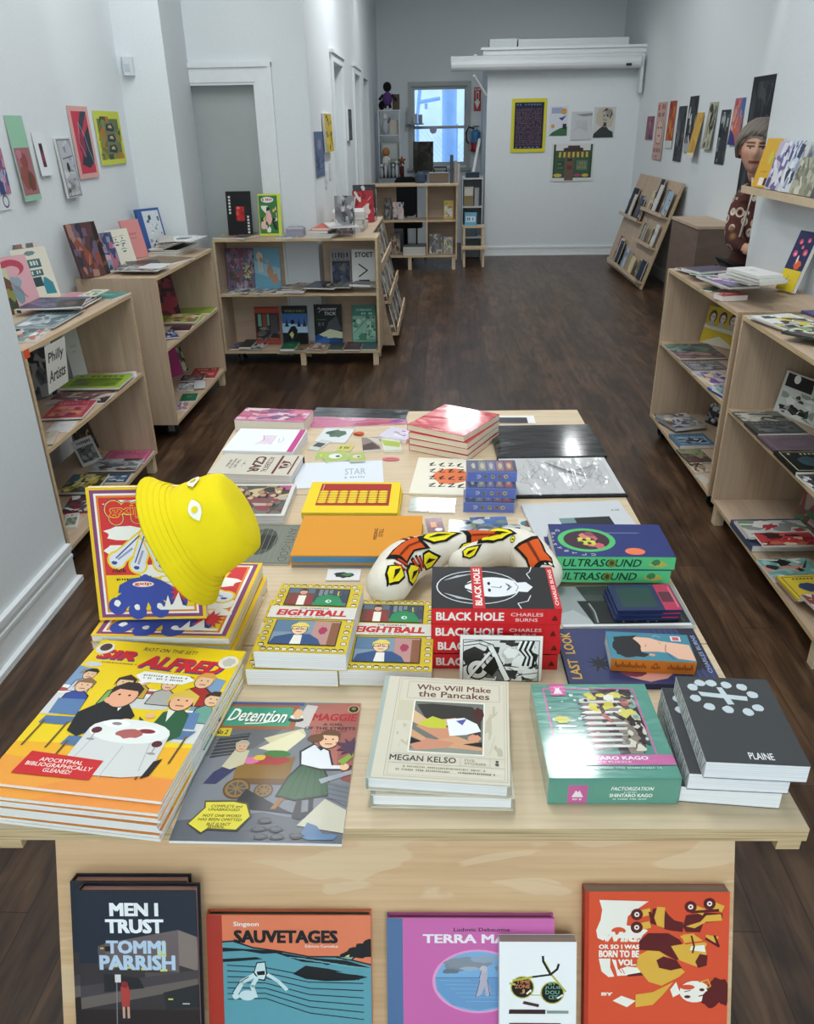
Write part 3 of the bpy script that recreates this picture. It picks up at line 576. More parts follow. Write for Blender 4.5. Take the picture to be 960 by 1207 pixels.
# --- two cream hardcovers with grey cloth spine
def c_cream(a):
    a.rect('a9b5ae', 0, 0, .035, 1); a.frame('a8a290', .12, .02, .985, .985, .004); a.frame('b5ae9b', .14, .035, .965, .97, .003)
    a.frame('a8a290', .20, .765, .93, .95, .004)
    a.text('6a3c34', 'Who Will Make', .27, .86, .86, .92, .015); a.text('6a3c34', 'the Pancakes', .29, .785, .85, .85, .015)
    a.rect('cfc7ae', .14, .53, .26, .74); a.scene(['c2bba4', 'd5cebb', 'bdb6a0'], .14, .24, .26, .5, 9, 3); a.scene(['c2bba4', 'd5cebb', 'bdb6a0'], .82, .24, .95, .72, 12, 4)
    a.rect('f0ece0', .265, .235, .815, .745); a.rect('70746c', .275, .245, .805, .735); a.poly('35332f', (.29, .70), (.4, .715), (.72, .70), (.79, .6), (.79, .40), (.40, .5)); a.poly('8f9388', (.275, .245), (.805, .245), (.805, .30), (.5, .31), (.275, .27))
    a.poly('d9b48c', (.275, .64), (.40, .54), (.60, .58), (.62, .52), (.38, .46), (.275, .52)); a.poly('cf9272', (.30, .48), (.45, .56), (.60, .43), (.62, .34), (.50, .36)); a.poly('d2a078', (.275, .45), (.42, .35), (.62, .40), (.80, .33), (.80, .28), (.60, .29), (.45, .30), (.275, .38)); a.poly('cc8f74', (.275, .30), (.40, .37), (.60, .34), (.55, .29), (.32, .255))
    a.poly('c6c93c', (.31, .50), (.42, .585), (.52, .55), (.53, .47), (.40, .47)); a.poly('eceef0', (.53, .56), (.66, .585), (.76, .53), (.79, .46), (.68, .42), (.56, .40)); a.poly('5a58a0', (.60, .55), (.68, .575), (.65, .51)); a.blob('d89a78', .74, .39, .06, .045, 3); a.blob('4a2420', .77, .62, .045, .09, 4); a.poly('1e1c1a', (.275, .37), (.36, .335), (.275, .31)); a.poly('1e1c1a', (.66, .33), (.80, .31), (.80, .36))
    a.text('4a4440', 'MEGAN KELSO', .145, .155, .62, .205, .012); a.line('b5ae9b', .003, (.14, .215), (.96, .215)); a.line('b5ae9b', .003, (.14, .135), (.96, .135)); a.line('b5ae9b', .003, (.65, .135), (.65, .215)); a.line('b5ae9b', .003, (.86, .135), (.86, .215))
    a.text('a39c88', 'FIVE', .68, .178, .75, .198, .01); a.text('a39c88', 'STORIES', .68, .15, .83, .17, .01); a.ell('5a5650', .91, .19, .012); a.ell('5a5650', .91, .165, .014)
    a.scrib('8f8976', .25, .098, .83, .112, 40, 2); a.scrib('8f8976', .20, .07, .60, .084, 28, 3); a.scrib('5f5a4c', .64, .07, .90, .084, 18, 4)
zt = T+.052; g = fr((431, 915), (602, 926), (453, 796), zt); g2 = fr((436, 939), (608, 943), (457, 812), T+.026); gw, gd = g.w, g.d
proto = book('hardcover_book', gw, gd, .0255, c_cream, 'd6cfbd', 'hard', None, '96a5a0', 'f4f4f6', 'matte')
place(proto, g2, T+.0003); tag(proto, 'cream hardcover with grey cloth spine, beneath its twin on table front', 'book', 'cream hardcovers at table front')
o = place(dup(proto), g, T+.0263); tag(o, 'cream hardcover with picture of reclining person, on top of its twin', 'book', 'cream hardcovers at table front')
# --- shrink wrapped green puzzle box
def c_puz(a):
    a.rect('5c9a8a', 0, 0, 1, 1); a.rect('c76aa2', .09, .13, .885, .955); a.rect('4f8c80', .105, .21, .87, .94)
    r = random.Random(5)
    for k in range(26): a.ell('cfe0da', .12+.74*r.random(), .3+.62*r.random(), .006+.016*r.random())
    a.poly('3d2f34', (.50, .95), (.85, .93), (.87, .5), (.80, .24), (.60, .22), (.55, .5)); a.poly('8c8072', (.60, .75), (.70, .80), (.80, .40), (.78, .23), (.68, .23))
    for k in range(9):
        v = .30+.06*k; a.poly('31454a', (.36, v-.03), (.70, v+.01), (.70, v+.03), (.38, v+.02)); a.poly('d9d8d2', (.37, v), (.42, v+.022), (.72, v+.02), (.74, v-.005), (.42, v-.012)); a.poly('a8525e', (.40, v-.022), (.62, v-.006), (.6, v-.012), (.42, v-.034))
        if k < 5: a.poly('d9d8d2', (.12, v+.03), (.17, v+.05), (.32, v+.04), (.30, v+.024), (.17, v+.02))
    for k in range(16): a.blob('d3c64c', .46+.36*r.random(), .68+.2*r.random(), .05, .028, k)
    a.scene(['3d2f34', 'c9c3a0', 'b0605e', 'd8cf6a', '7fa49a', 'e4e0d4'], .52, .55, .86, .93, 26, 9, .16); a.scene(['2f2a30', 'd8d4c4', '8a8078'], .62, .25, .86, .55, 22, 3, .2); a.blob('c9c23c', .2, .58, .07, .05, 4)
    a.ell('d8d6cc', .43, .80, .05, .025); a.ell('222226', .44, .80, .018)
    a.rect('c76aa2', .0+.30, .115, 1, .215); a.text('efe6ee', 'SHINTARO KAGO', .22, .165, .80, .20, .03); a.text('e2cfe0', 'PIECE PUZZLE', .34, .135, .66, .152, .01); a.scrib('a9c9c0', .35, .075, .88, .095, 30, 3)
    a.rect('d0609c', .155, .86, .285, 1.0); a.poly('f4e4ee', (.18, .88), (.26, .88), (.25, .905), (.235, .93), (.245, .955), (.22, .945), (.195, .955), (.205, .93), (.19, .905))
def c_puzf(a):
    a.rect('c9629e', .15, 0, .30, .72); a.poly('f4e4ee', (.18, .25), (.27, .25), (.255, .38), (.24, .52), (.225, .45), (.21, .52), (.195, .38)); a.scrib('f4e4ee', .18, .12, .27, .2, 9, 1)
    a.text('eef4f0', 'FACTORIZATION', .48, .52, .80, .66, .02, .25); a.scrib('cfe2da', .58, .42, .68, .47, 9, 2); a.text('eef4f0', 'SHINTARO KAGO', .47, .25, .80, .39, .03); a.scrib('cfe2da', .50, .14, .76, .20, 20, 3)
zt = T+.048; g = fr((648, 917), (804, 917), (624, 807), zt)
W_, H_ = g.w, g.d; mb = MB(); mb.box(-W_/2, W_/2, -H_/2, H_/2, 0, .0475, '5c9a8a'); mb.box(-W_/2-.0006, W_/2+.0006, -H_/2-.0006, H_/2+.0006, .012, .0479, '5c9a8a')
a = Art(W_, H_); c_puz(a); mb.art(a, (0, 0, .0479), (1, 0, 0), (0, 1, 0), (0, 0, 1)); a = Art(W_, .046, '5c9a8a'); c_puzf(a); mb.art(a, (0, -H_/2-.0006, .0245), (1, 0, 0), (0, 0, 1), (0, -1, 0))
o = place(empty('puzzle_box'), g, T+.0003); bx_ = mb.build('lid', 'wrap', o)
MB().box(-W_/2+.0012, W_/2-.0012, -H_/2+.0012, H_/2-.0012, -.0002, .0, '4c887a').build('tray', 'wrap', o)
tag(o, 'green and pink jigsaw puzzle box in shiny shrink wrap on table front', 'puzzle box')
# --- dark grey paperbacks with rough lettered spines
def c_dark(a):
    for u, v in ((.14, .86), (.235, .92), (.36, .92), (.52, .905), (.68, .885), (.76, .79), (.755, .63), (.63, .575), (.43, .595), (.24, .62), (.13, .72)): a.blob('c3ced4', u, v, .065, .048, int(u*100+v*10), 12, .18)
    a.poly('c3ced4', (.18, .805), (.20, .75), (.68, .71), (.69, .765)); a.poly('c3ced4', (.40, .87), (.46, .87), (.52, .66), (.45, .655))
    a.text('e9ecee', 'PLAINE', .44, .045, .68, .115, .01)
def s_dark(a):
    r = random.Random(3)
    for k in range(16): a.line('3a3c40' if k % 3 else '8f9698', .012, (.03+.06*k, .12), (.06+.06*k+.05*(r.random()-.3), .88)) if k % 2 else a.frame('26282c', .03+.06*k, .15, .075+.06*k, .85, .008)
zt = T+.0895; g = fr((833, 897), (957, 903), (789, 796), zt); W_, H_ = g.w, g.d
proto = book('paperback_book', W_, H_, .029, c_dark, '3f4143', 'soft', s_dark, 'c9cdcd', 'f2f3f7', 'matte')
gs = [fr((803, 928), (925, 937), (768, 824), T+.029), fr((810, 911), (937, 917), (778, 811), T+.0588), g]
for i, (gg, lb) in enumerate(zip(gs, ('lowest of the stack of three', 'middle of the stack of three', 'top of the stack, showing pale cross and dots'))):
    o = proto if i == 0 else dup(proto); place(o, gg, T+.0003+i*.0297); tag(o, 'dark grey paperback with rough lettered spine, '+lb, 'book', 'dark grey paperbacks at table corner')
# ================================================================== second row of the table
RED, YEL, BLU, WHT = 'd83a3e', 'f6d21e', '3f51a8', 'f6f4ee'
def hand(a, u, v, s, fill, edge, flip=1):
    """a fan of four fat fingers"""
    for k, (dx, dy, L_) in enumerate(((-.30, -.17, .1), (-.11, -.21, .1), (.11, -.20, .1), (.30, -.13, .1))):
        for c, w in ((edge, .145), (fill, .115)): a.line(c, w*s, (u, v+.02*s), (u+dx*s, v+dy*s)); a.ell(c, u+dx*s, v+dy*s, w*s*.62)
def c_grip(a):
    a.frame('f3c92a', 0, 0, 1, 1, .03); a.frame('8a4a7a', .03, .02, .97, .98, .035); a.frame(WHT, .065, .045, .935, .955, .02); a.frame('e98a2e', .085, .06, .915, .94, .02)
    a.rect(RED, .105, .075, .895, .925); a.rect(YEL, .105, .075, .895, .345)
    for i, (u, v, ru, rv) in enumerate(((.45, .86, .36, .06), (.34, .66, .25, .06), (.70, .70, .22, .09), (.25, .53, .16, .05), (.62, .38, .30, .06), (.76, .30, .20, .08), (.82, .42, .12, .08), (.55, .57, .2, .05))): a.blob(WHT, u, v, ru, rv, i+20, 18, .3)
    a.ell(YEL, .66, .82, .11); a.ell(WHT, .64, .835, .04); a.line(YEL, .012, (.6, .33), (.8, .34)); a.line(YEL, .012, (.62, .29), (.8, .28))
    for c, q in (('2e3f7a', 1.18), (YEL, 1.08), (RED, .98)):
        for u, v, r in ((.24, .835, .085), (.36, .845, .06), (.44, .83, .07), (.25, .775, .065), (.50, .80, .05), (.44, .775, .055)): a.ell(c, u, v, r*q)
    a.text(YEL, 'gxip', .19, .775, .52, .87, .03); a.text(RED, 'gxip', .195, .78, .515, .865, .01)
    hand(a, .52, .63, 1.0, 'e4e7f0', YEL)
    for dx, dy in ((-.30, -.17), (-.11, -.21), (.11, -.20), (.30, -.13)):
        a.line('3f4f96', .012, (.52+dx*.25, .64), (.52+dx*.9-.035, .63+dy*.9)); a.line('9aa3c4', .02, (.52+dx*.5, .63+dy*.5), (.52+dx*.95, .63+dy*.95)); a.blob('3f4f96', .52+dx*1.05-.01, .61+dy*1.0, .03, .018, 4)
    a.scrib('2a2a2e', .17, .365, .30, .385, 7, 4); a.scrib('2a2a2e', .18, .385, .29, .395, 5, 5)
    a.poly(BLU, (.20, .21), (.22, .27), (.34, .32), (.50, .335), (.62, .30), (.76, .23), (.74, .19), (.5, .2)); hand(a, .47, .27, .95, BLU, BLU)
    for dx, dy in ((-.30, -.17), (-.11, -.21), (.11, -.20), (.30, -.13)): a.blob(WHT, .47+dx*.95, .265+dy*.8, .035, .03, int(dx*50+60), 9)
    a.ell('f6e7d4', .44, .275, .10, .022); a.text(RED, 'gxip', .36, .262, .52, .29, .03)
    a.star(RED, .80, .21, .07, .13, 12, 3); a.poly(WHT, (.62, .10), (.66, .19), (.70, .12), (.76, .21), (.83, .10)); a.poly('2e3f7a', (.66, .19), (.70, .12), (.68, .11)); a.poly('2e3f7a', (.76, .21), (.83, .10), (.79, .11)); a.rect(WHT, .58, .075, .895, .10)
    a.scrib('2a2a2e', .2, .305, .34, .32, 6, 8)
zt = T+.0605; g = fr((105, 748), (268, 752), (126, 688), zt); W_ = g.w; H_ = .262
g.d = .2
def c_gripflat(a): c_grip(a)
proto = book('hardcover_book', W_, H_, .0145, c_grip, 'f3c92a', 'soft', None, 'c2486a', 'f4f1e6', 'matte', ct=.0012)
a_ = P(105, 748, zt); b_ = P(268, 752, zt); exv = (b_-a_).normalized(); eyv = Vector((-exv.y, exv.x, 0)); g.c = (a_+b_)/2+eyv*H_/2; g.a = math.atan2(exv.y, exv.x)
for i in range(4):
    o = proto if i == 0 else dup(proto); place(o, g, T+.0003+i*.015, 'N', (.006 if i < 2 else 0)+.002*(i % 2), -.004*(i < 2), .006*(i-2))
    tag(o, 'yellow bordered book under the upright one, '+('top' if i == 3 else ORD[i]+' from the bottom')+' of four', 'book', 'yellow bordered books under the hat')
st = T+.0605; LE = math.radians(13)
W2, H2 = stand_dims((118, 733), (244, 731), (106, 577), st+.0012, LE)
o = book('hardcover_book', W2, H2, .0145, c_grip, 'f3c92a', 'soft', None, 'c2486a', 'f4f1e6', 'matte', ct=.0012)
o.parent = None
stand(o, (118, 733), (244, 731), st+.0012, LE, H2, .0145)
tag(o, 'red and yellow book with cartoon hands standing upright against a yellow hat', 'book')
# --- yellow bucket hat hung over the corner of the upright book
hat = empty('bucket_hat')
pc_ = hit((221, 634), P(118, 733, st+.0012), Vector((0, -math.cos(LE), math.sin(LE))))
def ring(r, z, n=40, wob=0.0, sx=1.0): return [(r*sx*math.cos(2*PI*k/n)*(1+wob*math.sin(5*2*PI*k/n)), r*math.sin(2*PI*k/n)*(1+wob*math.cos(3*2*PI*k/n)), z) for k in range(n)]
def skin_rings(mb, rings, c, cap=True):
    n = len(rings[0]); vs = [p for rg in rings for p in rg]; fs = [(i*n+k, i*n+(k+1) % n, (i+1)*n+(k+1) % n, (i+1)*n+k) for i in range(len(rings)-1) for k in range(n)]
    if cap: fs.append(tuple((len(rings)-1)*n+k for k in range(n)))
    mb.mesh(vs, fs, c)
HY = 'efd916'
mb = MB()
cr = [ring(.088, .0), ring(.086, .02, wob=.01), ring(.082, .045, wob=.025), ring(.079, .066, wob=.02), ring(.074, .080, wob=.015), ring(.062, .087), ring(.03, .089), ring(.006, .088)]
skin_rings(mb, cr, HY)
crown = mb.build('crown', 'cloth', hat, True)
mb = MB(); seams = MB()
skin_rings(mb, [ring(.0885, .001), ring(.0895, -.001), ring(.106, -.018, wob=.012), ring(.122, -.036, wob=.02), ring(.1245, -.0365, wob=.02), ring(.1235, -.040, wob=.02), ring(.108, -.021, wob=.012), ring(.088, -.003)], HY, False)
for q in range(5): rr = .094+.0062*q; seams.tube([(x, y, z+.0015) for x, y, z in ring(rr, -.005-.0074*q, 40, .012)]+[ring(rr, -.005-.0074*q, 40, .012)[0]], .0007, 'e4cf14', n=4)
mb.build('brim', 'cloth', hat, True); seams.build('stitching', 'cloth', hat)
for th, z in ((-.75, .040), (-1.55, .045)):
    mb = MB()
    pts = []; r_ = .0832
    def onhat(a_, zz, off=.0): return ((r_+off)*math.cos(a_), (r_+off)*math.sin(a_), zz)
    eye = [(k/9*2-1) for k in range(10)]
    up = [onhat(th+.24*e, z+.0115*(1-e*e), .0015-.0*e) for e in eye]; dn = [onhat(th+.24*e, z-.0115*(1-e*e), .0025) for e in eye[::-1]]
    mb.face([(x*1.012, y*1.012, zz) for x, y, zz in up+dn[1:-1]], 'f4f3e6')
    mb.face([(onhat(th+.06*math.cos(2*PI*k/12), z+.006*math.sin(2*PI*k/12), .0045)) for k in range(12)], 'ecd81a')
    mb.build('eye_patch', 'cloth', hat)
ha = (RW @ Vector((.88, .44, -.09))).normalized(); hx = (RW @ Vector((.3, -.35, -1))).normalized(); hx = (hx-ha*hx.dot(ha)).normalized(); hy = ha.cross(hx)
pc_ = pc_ + ha*.022
hat.matrix_world = Matrix(((hx.x, hy.x, ha.x, pc_.x), (hx.y, hy.y, ha.y, pc_.y), (hx.z, hy.z, ha.z, pc_.z), (0, 0, 0, 1)))
tag(hat, 'yellow bucket hat with eye patches hung over corner of the upright book', 'hat')
# --- three-up of yellow bordered paperbacks with lettered band
def c_band(a):
    a.rect('d8bc2c', 0, 0, 1, 1); r = random.Random(11)
    for k in range(46):
        t = k/46*4; s_ = int(t); f_ = t-s_
        u, v = ((.06+.88*f_, .965), (.945, .95-.9*f_), (.94-.88*f_, .035), (.055, .05+.9*f_))[s_]
        a.ell('3a3020', u, v, .034); a.ell(r.choice(['e6dcc0', 'dcc9a4', 'e9e4cc', 'd8d0b4']), u, v-.004, .027); a.poly(r.choice(['2a2622', '6a5638', 'b8a060', '8a8478']), (u-.03, v+.005), (u-.02, v+.022), (u+.02, v+.022), (u+.03, v+.006), (u, v+.01)); a.line('3a3020', .006, (u-.01, v-.012), (u+.01, v-.012))
    for v0, v1, sky in ((.655, .91, '5b6f86'), (.10, .42, '7f92a4')): a.rect('241f1c', .125, v0-.008, .865, v1+.008); a.rect(sky, .135, v0, .855, v1)
    a.rect('3e4656', .45, .70, .855, .91); a.rect('6f4a3c', .135, .655, .46, .84); a.poly('8c3c38', (.17, .655), (.20, .80), (.30, .845), (.42, .80), (.46, .655)); a.poly('efe9dc', (.27, .655), (.27, .80), (.36, .80), (.36, .655)); head(a, .315, .855, .045, 'd9a888', '2c2420')
    a.poly('2f8a58', (.47, .655), (.49, .77), (.60, .83), (.74, .81), (.80, .72), (.82, .655)); a.ell('cfe8d6', .64, .72, .035); a.ell('22502f', .645, .72, .015); a.blob('d8c24a', .74, .85, .045, .04, 5)
    for k in range(6): a.rect(r.choice(['46525e', '2a3038', '7a8690']), .50+.06*k, .80+.02*(k % 3), .545+.06*k, .90)
    a.rect('b98d86', .57, .10, .855, .42); a.blob('a8365a', .68, .29, .06, .06, 3); a.rect('8a5a40', .76, .10, .855, .40); a.rect('5c7a98', .135, .26, .38, .42); a.poly('33507e', (.135, .10), (.17, .19), (.33, .235), (.55, .235), (.66, .17), (.70, .10)); a.poly('e8e4dc', (.36, .10), (.38, .22), (.47, .22), (.48, .10)); head(a, .42, .30, .085, 'ecc8a0', 'e4d060', style=0)
    a.frame('1c1a18', .335, .295, .415, .335, .008); a.frame('1c1a18', .43, .295, .51, .335, .008)
    a.rect('d9d6cc', .0, .455, 1, .625); a.text('3a3836', 'THE COMPLETE', .34, .59, .68, .612, .02); a.text('c2262e', 'EIGHTBALL', .10, .49, .90, .58, .05, .12); a.scrib('6a6660', .26, .468, .74, .480, 30, 5)
zt = T+.0715; g = fr((298, 767), (408, 771), (329, 687), zt); W_, H_ = g.w, g.d
proto = book('paperback_book', W_, H_, .0345, c_band, 'd8bc2c', 'soft', None, 'd8bc2c', 'f4f4f6', 'matte')
g2 = fr((289, 788), (398, 790), (322, 707), T+.035); g3 = fr((400, 788), (508, 791), (424, 707), T+.035)
for i, (gg, z, lb) in enumerate(((g2, T+.0003, 'yellow bordered paperback with red lettered band, below another nearer the hat'), (g3, T+.0003, 'yellow bordered paperback with red lettered band, beside the stack of red spines'), (g, T+.0365, 'yellow bordered paperback with red lettered band, lying on top of another'))):
    o = proto if i == 0 else dup(proto); place(o, gg, z, 'N'); tag(o, lb, 'book', 'yellow bordered paperbacks mid table')
# --- stack of four thick red-spined books
def c_bw(a):
    a.rect('0c0c0e', 0, 0, 1, 1); a.ell('d9dde2', .5, .63, .40, .335, 28); a.ell('0c0c0e', .5, .63, .385, .325, 28)
    a.poly('e4e7ea', (.41, .38), (.59, .38), (.62, .24), (.5, .19), (.38, .24)); a.ell('e4e7ea', .5, .51, .235, .225, 30); a.line('0c0c0e', .008, (.40, .33), (.5, .305), (.60, .33))
    for k in range(9): a.line('b9bec4', .008, (.18+.03*k*.5, .66+.022*k), (.23+.028*k*.5, .80+.012*k)); a.line('b9bec4', .008, (.82-.03*k*.5, .66+.022*k), (.77-.028*k*.5, .80+.012*k))
    a.poly('0c0c0e', (.30, .58), (.5, .76), (.70, .58), (.64, .66), (.5, .80), (.36, .66)); a.ell('0c0c0e', .42, .54, .04, .012); a.ell('0c0c0e', .58, .54, .04, .012); a.line('0c0c0e', .012, (.5, .52), (.48, .45), (.52, .44)); a.line('0c0c0e', .014, (.42, .40), (.5, .375), (.58, .40)); a.line('0c0c0e', .01, (.44, .385), (.5, .36), (.56, .385))
    a.line('e4e7ea', .012, (0, .31), (.12, .33), (.17, .25), (.30, .22)); a.line('e4e7ea', .012, (1, .17), (.88, .19), (.82, .22), (.7, .2))
    a.rect('c41c22', 0, .585, 1, .68); a.text('f4e9e4', 'BLACK HOLE', .07, .605, .95, .66, .03)
    a.rect('c41c22', 0, 0, 1, .055); a.text('f4d9d4', 'CHARLES BURNS', .08, .014, .93, .042, .02)
def s_bw(a):
    a.text('f2ece8', 'BLACK HOLE', .035, .22, .56, .76, .035); a.text('efc9c4', 'CHARLES', .61, .52, .86, .74, .015); a.text('efc9c4', 'BURNS', .65, .18, .82, .40, .015); a.poly('6a1216', (.925, .25), (.975, .25), (.965, .45), (.95, .62), (.935, .45))
zt = T+.1255; g = fr((509, 717), (663, 718), (509, 668), zt); W_, H_ = g.d, g.w; ts = .031
proto = book('paperback_book', W_, H_, ts, c_bw, 'd42028', 'soft', s_bw, 'd42028', 'efece6', 'gloss', ct=.0012)
for i in range(4):
    o = proto if i == 0 else dup(proto); place(o, g, T+.0003+i*.0314, 'W', (.0, .003, -.001, 0)[i], (.001, .003, 0, 0)[i])
    tag(o, 'red spined thick book, '+('lowest, behind the drawing card', 'second from bottom, behind the drawing card', 'third from bottom, behind the drawing card', 'topmost with black and white face cover')[i], 'book', 'red spined books mid table')
# postcard leaning on that stack
def c_card(a):
    a.rect('f2f1ee', 0, 0, 1, 1); a.rect('e4e4e0', .035, 0, .965, .91); K = '141414'
    a.scene([K, 'e9e9e6', '6a6a6a', 'f0f0ee', '2a2a2a', 'c9c9c6'], .035, .0, .965, .91, 30, 6, .28)
    a.line('f2f2f0', .07, (.05, .80), (.25, .86), (.36, .80), (.58, .05)); a.line(K, .012, (.05, .84), (.25, .89), (.40, .80), (.62, .05)); a.line(K, .012, (.05, .77), (.23, .82), (.33, .76), (.54, .05))
    a.ell(K, .22, .25, .14); a.ell('e8e8e5', .22, .25, .12); a.ell(K, .22, .25, .06); a.line('f4f4f2', .035, (.10, .05), (.36, .62)); a.line(K, .008, (.13, .05), (.39, .62)); a.poly(K, (.28, .25), (.42, .55), (.48, .3), (.40, .1))
    for k in range(6): a.line(K if k % 2 else 'f4f4f2', .03, (.74+.03*k, .88), (.70+.03*k, .70), (.78+.025*k, .55), (.74+.03*k, .36))
    a.blob('f4f4f2', .62, .62, .10, .14, 4); a.blob('f4f4f2', .86, .18, .12, .14, 6); a.line(K, .01, (.6, .3), (.75, .15), (.95, .2)); a.frame(K, .035, 0, .965, .91, .008)
W_, H_ = stand_dims((542, 801), (638, 804), (543, 747), T, math.radians(12))
o = stand(sheet('postcard', W_, H_, .0012, c_card, 'f2f1ee'), (542, 802), (638, 804), T, math.radians(10), H_, .0012)
tag(o, 'black and white drawing card leaning on the red spined stack', 'card')
# --- cat plush: a fat curved tube lying in an arch
cat = empty('cat_plush')
def smooth(pts, n):
    out = []
    for i in range(len(pts)-1):
        p0, p1, p2, p3 = pts[max(0, i-1)], pts[i], pts[i+1], pts[min(len(pts)-1, i+2)]
        for k in range(n):
            t = k/n; out.append(.5*((2*p1)+(p2-p0)*t+(2*p0-5*p1+4*p2-p3)*t*t+(3*p1-p0-3*p2+p3)*t**3))
    return out+[pts[-1]]
K = '17140f'; Y_ = 'eddc22'; O_ = 'd2581e'
cb = MB(); marks = MB()
def plush(px, zs, rs, sets):
    path = [P(x, y, T+z) for (x, y), z in zip(px, zs)]
    sp = smooth(path, 6); n = len(sp)
    rv = smooth([Vector((r, 0, 0)) for r in rs], 6); rad = [v.x for v in rv]
    # rounded ends
    def ends(sp, rad):
        d0 = (sp[0]-sp[1]).normalized(); d1 = (sp[-1]-sp[-2]).normalized(); r0, r1 = rad[0], rad[-1]
        q = (.95, .8, .5, .2)
        return [sp[0]+d0*r0*x for x in q]+sp+[sp[-1]+d1*r1*x for x in q[::-1]], [r0*math.sqrt(1-x*x) for x in q]+rad+[r1*math.sqrt(1-x*x) for x in q[::-1]]
    sp, rad = ends(sp, rad); n = len(sp); cb.tube(sp, rad, 'e9e2d4', n=20)
    def pt(t, th, off):
        f_ = min(max(t, 0), 1)*(n-1); i = min(int(f_), n-2); q = f_-i; out = []
        for k in (i, i+1):
            d = (sp[min(k+1, n-1)]-sp[max(k-1, 0)]).normalized(); up = Vector((0, 0, 1)); side = d.cross(up).normalized(); up = side.cross(d)
            out.append(sp[k]+(up*math.sin(th)+side*math.cos(th))*(rad[k]+off))
        return out[0]*(1-q)+out[1]*q
    def add(shape, box, c, g, off):
        t0, t1, a0, a1 = box; cu = sum(p[0] for p in shape)/len(shape); cv = sum(p[1] for p in shape)/len(shape)
        for i in range(len(shape)):
            p, r = shape[i], shape[(i+1) % len(shape)]; prev = None
            for k in range(5):
                f_ = k/4*g; A_ = (cu+(p[0]-cu)*f_, cv+(p[1]-cv)*f_); B_ = (cu+(r[0]-cu)*f_, cv+(r[1]-cv)*f_)
                cur = [pt(t0+(t1-t0)*u, a0+(a1-a0)*v, off) for u, v in (A_, ((A_[0]+B_[0])/2, (A_[1]+B_[1])/2), B_)]
                if prev: marks.face([prev[0], cur[0], cur[1], prev[1]], c); marks.face([prev[1], cur[1], cur[2], prev[2]], c)
                prev = cur
    for kind, box in sets:
        sh = {'leaf': [(0, .5), (.25, .9), (.6, .95), (1, .5), (.6, .1), (.25, .12)], 'box': [(0, .05), (.5, .14), (1, 0), (.93, .5), (1, 1), (.5, .86), (0, 1), (.06, .5)], 'bar': [(0, 0), (1, 0), (1, 1), (0, 1)], 'tri': [(0, 0), (1, .1), (.55, 1)]}[kind[0]]
        col = {'y': Y_, 'o': O_, 'r': 'c23a22'}[kind[1]]
        add(sh, box, K, 1.2, .0014); add(sh, box, col, .92, .0022)
        if kind[0] in ('leaf', 'tri'): add([(.2, .45), (.5, .62), (.8, .45), (.5, .42)], box, K, 1.1, .0030)
        if kind[0] == 'box': add([(.1, .45), (.9, .42), (.9, .52), (.1, .56)], box, '7a2a10', 1.0, .0030)
plush([(458, 688), (476, 664), (508, 651), (552, 640), (598, 634)], [.048, .052, .056, .062, .07], [.044, .046, .038, .026, .013],
      [(('leaf', 'y'), (.03, .16, .55, 1.5)), (('leaf', 'y'), (.13, .27, -.15, .75)), (('bar', 'r'), (.15, .165, .8, 1.3)), (('bar', 'r'), (.185, .20, .8, 1.3)), (('box', 'o'), (.20, .44, .85, 1.7)), (('bar', 'r'), (.24, .265, .1, .75)), (('bar', 'r'), (.285, .31, .05, .7)), (('bar', 'r'), (.33, .355, .1, .6)), (('leaf', 'y'), (.62, .72, -.1, .6)), (('leaf', 'y'), (.36, .50, -.25, .7)), (('leaf', 'y'), (.45, .64, .9, 2.0)), (('bar', 'r'), (.36, .375, 1.7, 2.2)), (('bar', 'r'), (.40, .415, 1.7, 2.2)), (('box', 'o'), (.68, .90, .3, 1.9))])
plush([(545, 664), (580, 646), (618, 649), (640, 676)], [.040, .044, .044, .042], [.030, .040, .042, .040],
      [(('leaf', 'y'), (.28, .54, .8, 1.8)), (('leaf', 'y'), (.10, .26, .7, 1.5)), (('leaf', 'y'), (.52, .58, .7, 1.1)), (('box', 'o'), (.68, .92, .6, 1.9))])
cb.build('plush_body', 'cloth', cat, True)
marks.build('painted_marking', 'cloth', cat)
tag(cat, 'curved cream cat plush with painted yellow and orange marks, behind black covered book', 'plush toy')
# ================================================================== middle and rear of the table
def flatbook(A, B, D, t, z=None, q='N', fn=None, name='hardcover_book', **kw):
    z = T if z is None else z; g = fr(A, B, D, z+t); w, h = dims(g, q); o = book(name, w, h, t, fn, **kw); place(o, g, z+.0004, q); return o, g
def flatsheet(A, B, D, t, z=None, q='N', fn=None, cc='ffffff', name='zine', pc=None, mat='gloss', dz=0.0):
    z = T if z is None else z; g = fr(A, B, D, z+t); w, h = dims(g, q); o = sheet(name, w, h, t, fn, cc, pc, mat); place(o, g, z+.0004+dz, q); return o, g
gO = fr((342, 654), (496, 655), (357, 607), T+.031)
o = book('hardcover_book', gO.w, gO.d, .0215, lambda a: (a.text('6a3d12', 'STILL', .655, .45, .69, .66, .03, turn=1), a.text('6a3d12', 'MISSING', .615, .38, .645, .66, .03, turn=1)), 'dd9426', 'hard', None, 'dd9426', '5a9fd4', 'matte', ct=.003, ins=.001)
place(o, gO, T+.0085); tag(o, 'orange hardcover with blue page edge, lying on its twin', 'book', 'orange hardcovers')
o2 = dup(o); o2.scale = (1, 1, .36); place(o2, gO, T+.0004, 'N', .001, -.001); tag(o2, 'orange hardcover mostly hidden beneath the blue edged one', 'book', 'orange hardcovers')
